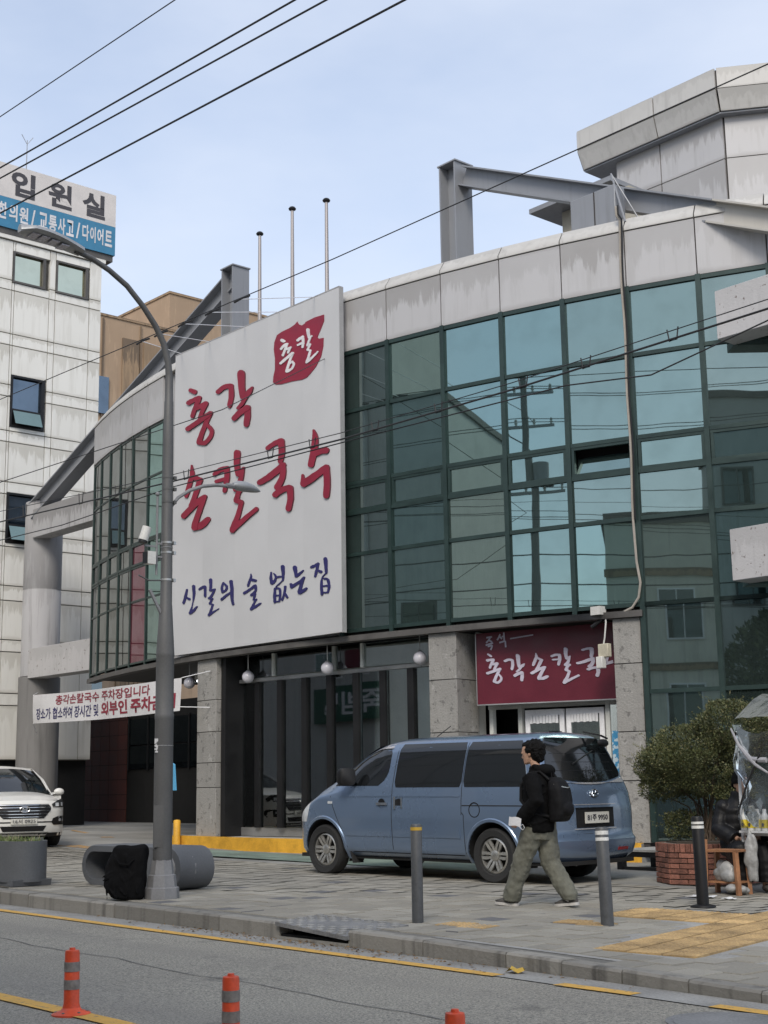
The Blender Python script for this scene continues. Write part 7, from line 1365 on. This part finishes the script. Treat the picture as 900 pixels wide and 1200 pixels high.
for dx, dy, dz in ((.9, .2, 4.4), (-.8, .4, 4.0), (.2, -.8, 4.6)): MB().tube([(0, .05, 2.4), (dx * .5, dy * .5, 3.3), (dx, dy, dz)], [.06, .04, .02], 7).build('limb', M_twig, tr, local=True)
# low black framed platform by the step
pf = thing('low_platform', 'low black framed platform with a bare board top beside the brick planter', 'platform', (-13.0, 16.9, gz(-13, 16.9)))
PG = gz(-13, 16.9); MB().box(-13.75, -12.0, 16.6, 17.5, PG + .265, PG + .295).build('board', M_steptop, pf); MB().box(-13.74, -12.01, 16.61, 17.49, PG + .19, PG + .262).build('frame', M_blackm, pf)
for x in (-13.68, -12.1):
    for y in (16.66, 17.44): MB().box(x - .05, x + .05, y - .05, y + .05, PG, PG + .19).build('leg', M_blackm, pf)
MB().box(-13.62, -12.16, 16.62, 16.66, PG + .005, PG + .05).build('rail', M_blackm, pf)
gp_ = thing('guard_post', 'small yellow painted guard post standing at the foot of the left stone pier', 'guard post', (-25.35, 16.55, .2)); MB().lathe((-25.35, 16.55, .2), [(.075, 0), (.075, .55), (.06, .57), (0, .58)], 16, cap=False).build('post', M_step, gp_); MB().lathe((-25.35, 16.55, .2), [(.12, 0), (.11, .03), (.076, .04)], 16, cap=False).build('foot', M_step, gp_)
M_cyan = M('sky_blue_panel', (.10, .36, .58), .5, var=.08)
bs_ = thing('blue_sign', 'narrow sky blue notice board showing behind the lamp post', 'sign', (-20.05, 13.0, gz(-20, 13))); G_ = bs_.location.z
MB().hexa([(-20.32, 13.0, 1.38), (-19.98, 13.0, 1.38), (-19.98, 13.03, 1.38), (-20.32, 13.03, 1.38), (-20.32, 13.0, 1.92), (-20.03, 13.0, 1.80), (-20.03, 13.03, 1.80), (-20.32, 13.03, 1.92)]).build('panel', M_cyan, bs_); MB().tube([(-20.26, 13.045, G_), (-20.26, 13.045, 1.8)], .02, 8).build('post', M_lampl, bs_); MB().lathe((-20.26, 13.045, G_), [(.16, 0), (.15, .04), (.02, .06)], 16).build('foot', M_lampl, bs_)
# ------------------------------------------------------------------ cloth banner
M_cloth = M('white_banner_cloth', (.62, .61, .61), .85, var=.08, vs=2)
ba, bb_ = Vector((-32.91, 17.14, 0)), Vector((-24.83, 16.24, 0)); bd = (bb_ - ba); bw = bd.length; bd.normalize(); bn = Vector((bd.y, -bd.x, 0))
bz = lambda u, v: 3.085 - .095 * u + (.715 - .035 * u) * v + .035 * math.sin(PI * u) * (-1)
def bpt(u, v, o=0.0): return ba + bd * (bw * u) + up * bz(u, v) + bn * (.025 * math.sin(9 * u + 2 * v) + .015 * math.sin(23 * u) + o)
bt = thing('banner', 'white cloth parking banner with red and navy lettering tied across the carport', 'banner', (-28.5, 16.6, 2.9))
MB().patch([[bpt(u / 40, v / 5) for u in range(41)] for v in range(6)]).build('cloth', M_cloth, bt, clean=False)
def banner_text(body, u0, u1, v0, v1, mat, bold=.02):
    me = text_mesh(body, bold, 0); xs = [v.co.x for v in me.vertices]; ys = [v.co.y for v in me.vertices]; x0, x1, y0, y1 = min(xs), max(xs), min(ys), max(ys); off = origin(bt)
    for v in me.vertices: v.co = bpt(u0 + (u1 - u0) * (v.co.x - x0) / (x1 - x0), v0 + (v1 - v0) * (v.co.y - y0) / (y1 - y0), .007) - off
    me.materials.clear(); me.materials.append(mat); link_mesh('lettering', me, bt)
banner_text('총각손칼국수 주차장입니다', .175, .83, .60, .93, M_red); banner_text('장소가 협소하여 장시간 및', .035, .485, .12, .52, M_navy); banner_text('외부인', .505, .69, .10, .56, M_red, .035); banner_text('주차금지', .71, .975, .10, .56, M_red, .035)
for u, v, e in ((0, 1, (-35.3, 18.5, 4.05)), (0, 0, (-35.3, 18.5, 2.95)), (1, 1, (-24.4, 16.70, 3.80)), (1, .12, (-24.4, 16.70, 3.05))): MB().tube([bpt(u, v), e], .008, 5).build('cord', M_white, bt)
# ------------------------------------------------------------------ street stall at the right edge
M_film_ = M_clear('clear_plastic_sheet', (.82, .84, .87), .0, rough=.18, haze=.07, hazecol=(.36, .37, .40), wob=.2); M_tarp = M('grey_tarpaulin', (.26, .26, .28), .45, var=.25, vs=5, bump=.6, bs=7); M_tube = M('white_tube', (.55, .55, .55), .4); M_wood = M('orange_brown_wood', (.26, .12, .055), .6, var=.3, vs=8, bump=.2)
TX, TY = -9.95, 14.35; TG = gz(TX, TY)
sl_ = thing('street_stall', 'small street stall under a clear plastic rain cover at the right edge', 'stall', (TX, TY, TG))
r_ = random.Random(31)
def wob(p, a=.02): return Vector(p) + Vector((noise.noise(Vector(p) * 4), noise.noise(Vector(p) * 4 + Vector((9, 0, 0))), noise.noise(Vector(p) * 4 + Vector((0, 9, 0))))) * a
TXe, TYe = TX + 1.9, TY + 1.0
for x, y in ((TX, TY), (TXe, TY), (TX, TYe), (TXe, TYe)): MB().tube([(x, y, TG), (x, y, 1.95)], .018, 8).build('pole', M_tube, sl_)
MB().bar((TX, TY, .78), (TXe, TY, .78), .03, .03).bar((TX, TYe, .78), (TXe, TYe, .78), .03, .03).build('table_frame', M_tube, sl_); MB().box(TX + .02, TXe, TY - .1, TYe, .80, .825).build('table_top', M_tube, sl_)
g = [[wob((TX + .07 + 1.95 * i / 14, TY - .12 + 1.25 * j / 8, 2.02 + .42 * math.sin(PI * min(1, (i + 1) / 10)) * (1 - .3 * abs(j / 8 - .5))), .05) for i in range(15)] for j in range(9)]
MB().patch(g).build('rain_cover', M_film_, sl_, clean=False)
MB().patch([[wob((TX + .05 + .05 * k / 8 + .05 * math.sin(k * 1.1), TY - .13 + .16 * i / 8 + .05 * math.sin(i * 2 + k), 2.04 - 1.25 * k / 12), .07) for i in range(9)] for k in range(13)]).build('side_curtain', M_film_, sl_, clean=False)
MB().patch([[wob((TX + .10 + 1.9 * i / 14, TY - .14 + .04 * math.sin(i * 1.7 + k), 2.03 - 1.05 * k / 8 - .12 * math.sin(i * .9)), .06) for i in range(15)] for k in range(9)]).build('front_curtain', M_film_, sl_, clean=False)
MB().tube([wob((TX + .02, TY - .13, 2.0), .02), wob((TX + .12, TY - .15, 1.80), .04), wob((TX + .3, TY - .16, 1.66), .04), wob((TX + .5, TY - .16, 1.62), .03)], [.012, .02, .035, .03], 8).tube([wob((TX + .3, TY - .17, 1.66), .03), wob((TX + .38, TY - .18, 1.58), .03), wob((TX + .5, TY - .16, 1.48), .03)], [.03, .02, .012], 8).build('gathered_sheet', M_tarp, sl_)
MB().tube([(TX + .42, TY - .17, 1.7), (TX + .22, TY - .18, 1.35), (TX + .05, TY - .16, 1.0)], .012, 6).build('black_cord', M_blackm, sl_)
M_yel = M('yellow_label', (.55, .43, .03), .5, var=.1); M_bot = M('white_bottle', (.58, .58, .56), .35)
b0 = thing('drink_bottle', 'white capped bottle with yellow label in the row at the stall table edge', 'bottle', (0, 0, 0), 0, 'row of yellow labelled bottles on the stall table')
MB().lathe((0, 0, 0), [(.040, 0), (.043, .01), (.043, .15), (.036, .18), (.022, .205), (.022, .245), (0, .246)], 16, cap=False).build('bottle_body', M_bot, b0, local=True); lb_ = MB().lathe((0, 0, 0), [(.0432, .03), (.0445, .03), (.0445, .125), (.0432, .125)], 16, cap=False).build('label', M_yel, b0, local=True)
MB().lathe((0, 0, .07), [(0, -.0455), (.012, -.0455), (.018, -.046), (.012, -.0465)], 10, axis='y', cap=False).box(-.014, .014, -.0475, -.0462, .045, .052).build('label_mark', M_char, lb_, local=True)
for i in range(12):
    o = b0 if i == 0 else copy_tree(b0); o.location = (TX + .07 + .092 * i, TY - .05, .826); o['label'] = ['first', 'second', 'third', 'fourth', 'fifth', 'sixth', 'seventh', 'eighth', 'ninth', 'tenth', 'eleventh', 'twelfth'][i] + ' yellow labelled bottle from the stall pole in the table row'
pt = thing('cook_pot', 'dull metal pot standing on the stall table behind the bottles', 'pot', (TX + .55, TY + .4, .826)); MB().lathe((TX + .55, TY + .4, .826), [(.15, 0), (.16, .02), (.16, .22), (.165, .225), (.15, .225), (.15, .03), (0, .03)], 24, cap=False).build('vessel', M_alu, pt); MB().lathe((TX + .55, TY + .4, .826), [(.165, .227), (.10, .26), (.02, .27), (.02, .30), (0, .30)], 20, cap=False).build('lid', M_alu, pt)
KX, KY = -9.98, 14.02; KG = gz(KX, KY)
sk = thing('stool', 'orange brown wooden stool with raised shelf beside the stall pole', 'stool', (KX, KY, KG), rad(8))
MB().box(-.20, .22, -.14, .16, .48, .505).build('seat', M_wood, sk, local=True)
for x, y in ((-.18, -.12), (.19, -.12), (-.18, .14), (.19, .14)): MB().bar((x * 1.12, y * 1.1, .0), (x, y, .48 if x > 0 or y > 0 else .62), .05, .045).build('leg', M_wood, sk, local=True)
MB().box(-.19, .20, -.10, .13, .13, .15).build('shelf', M_wood, sk, local=True)
M_vinyl = M('white_plastic_bag', (.27, .27, .265), .4, var=.2, vs=8, bump=.6, bs=12)
def lump(name, label, cat, c, r, mat, seed, cl=6):
    r_ = random.Random(seed); mb = MB(); c = Vector(c)
    for k in range(cl): mb.ball(c + Vector((r_.uniform(-.5, .5) * r[0], r_.uniform(-.5, .5) * r[1], r[2] * (.5 + r_.uniform(-.2, .45)))), (r[0] * r_.uniform(.4, .7), r[1] * r_.uniform(.4, .7), r[2] * r_.uniform(.3, .55)), 12, 8)
    me = fuse(mb, .011, 1); o = link_mesh(name, me); me.materials.append(mat)
    for v in me.vertices: v.co += v.normal * .012 * noise.noise(v.co * 11); v.co.z = max(v.co.z, c.z)
    return top(o, label, cat)
lump('plastic_bag', 'crumpled white plastic bag on the shelf of the wooden stool', 'bag', (KX, KY, KG + .15), (.19, .12, .20), M_vinyl, 1)
lump('plastic_bag', 'limp white plastic bag hanging in front of the stall pole', 'bag', (TX + .20, TY - .17, .26), (.085, .06, .42), M_vinyl, 2, 8)
lump('paper_rubbish', 'small heap of crumpled wrappers on the ground below the stall', 'rubbish', (TX + .12, TY - .35, TG + .002), (.17, .11, .09), M_vinyl, 3)
lump('dark_bundle', 'dark bundle stuffed under the stall table', 'bundle', (TX + .65, TY + .25, TG + .002), (.42, .3, .55), M_coat, 5, 9)
M_paper = M('white_paper', (.62, .62, .62), .8)
def sheet(x, y, s, label, seed):
    mb = MB(); o = MB().patch([[(x + s * (i / 5 - .5) + .02 * math.sin(j), y + s * .7 * (j / 5 - .5), gz(x, y) + .008 + .035 * abs(noise.noise(Vector((i * .9, j * .9, seed))))) for i in range(6)] for j in range(6)], thick=(0, 0, -.004)).build('paper_sheet', M_paper); return top(o, label, 'paper')
sheet(-9.92, 13.45, .30, 'crumpled white paper lying on the paving left of the black bollard', 3.3); sheet(-9.55, 13.45, .16, 'small white paper scrap just behind the black bollard', 7.7)
# weeds in the corner of the step and joints
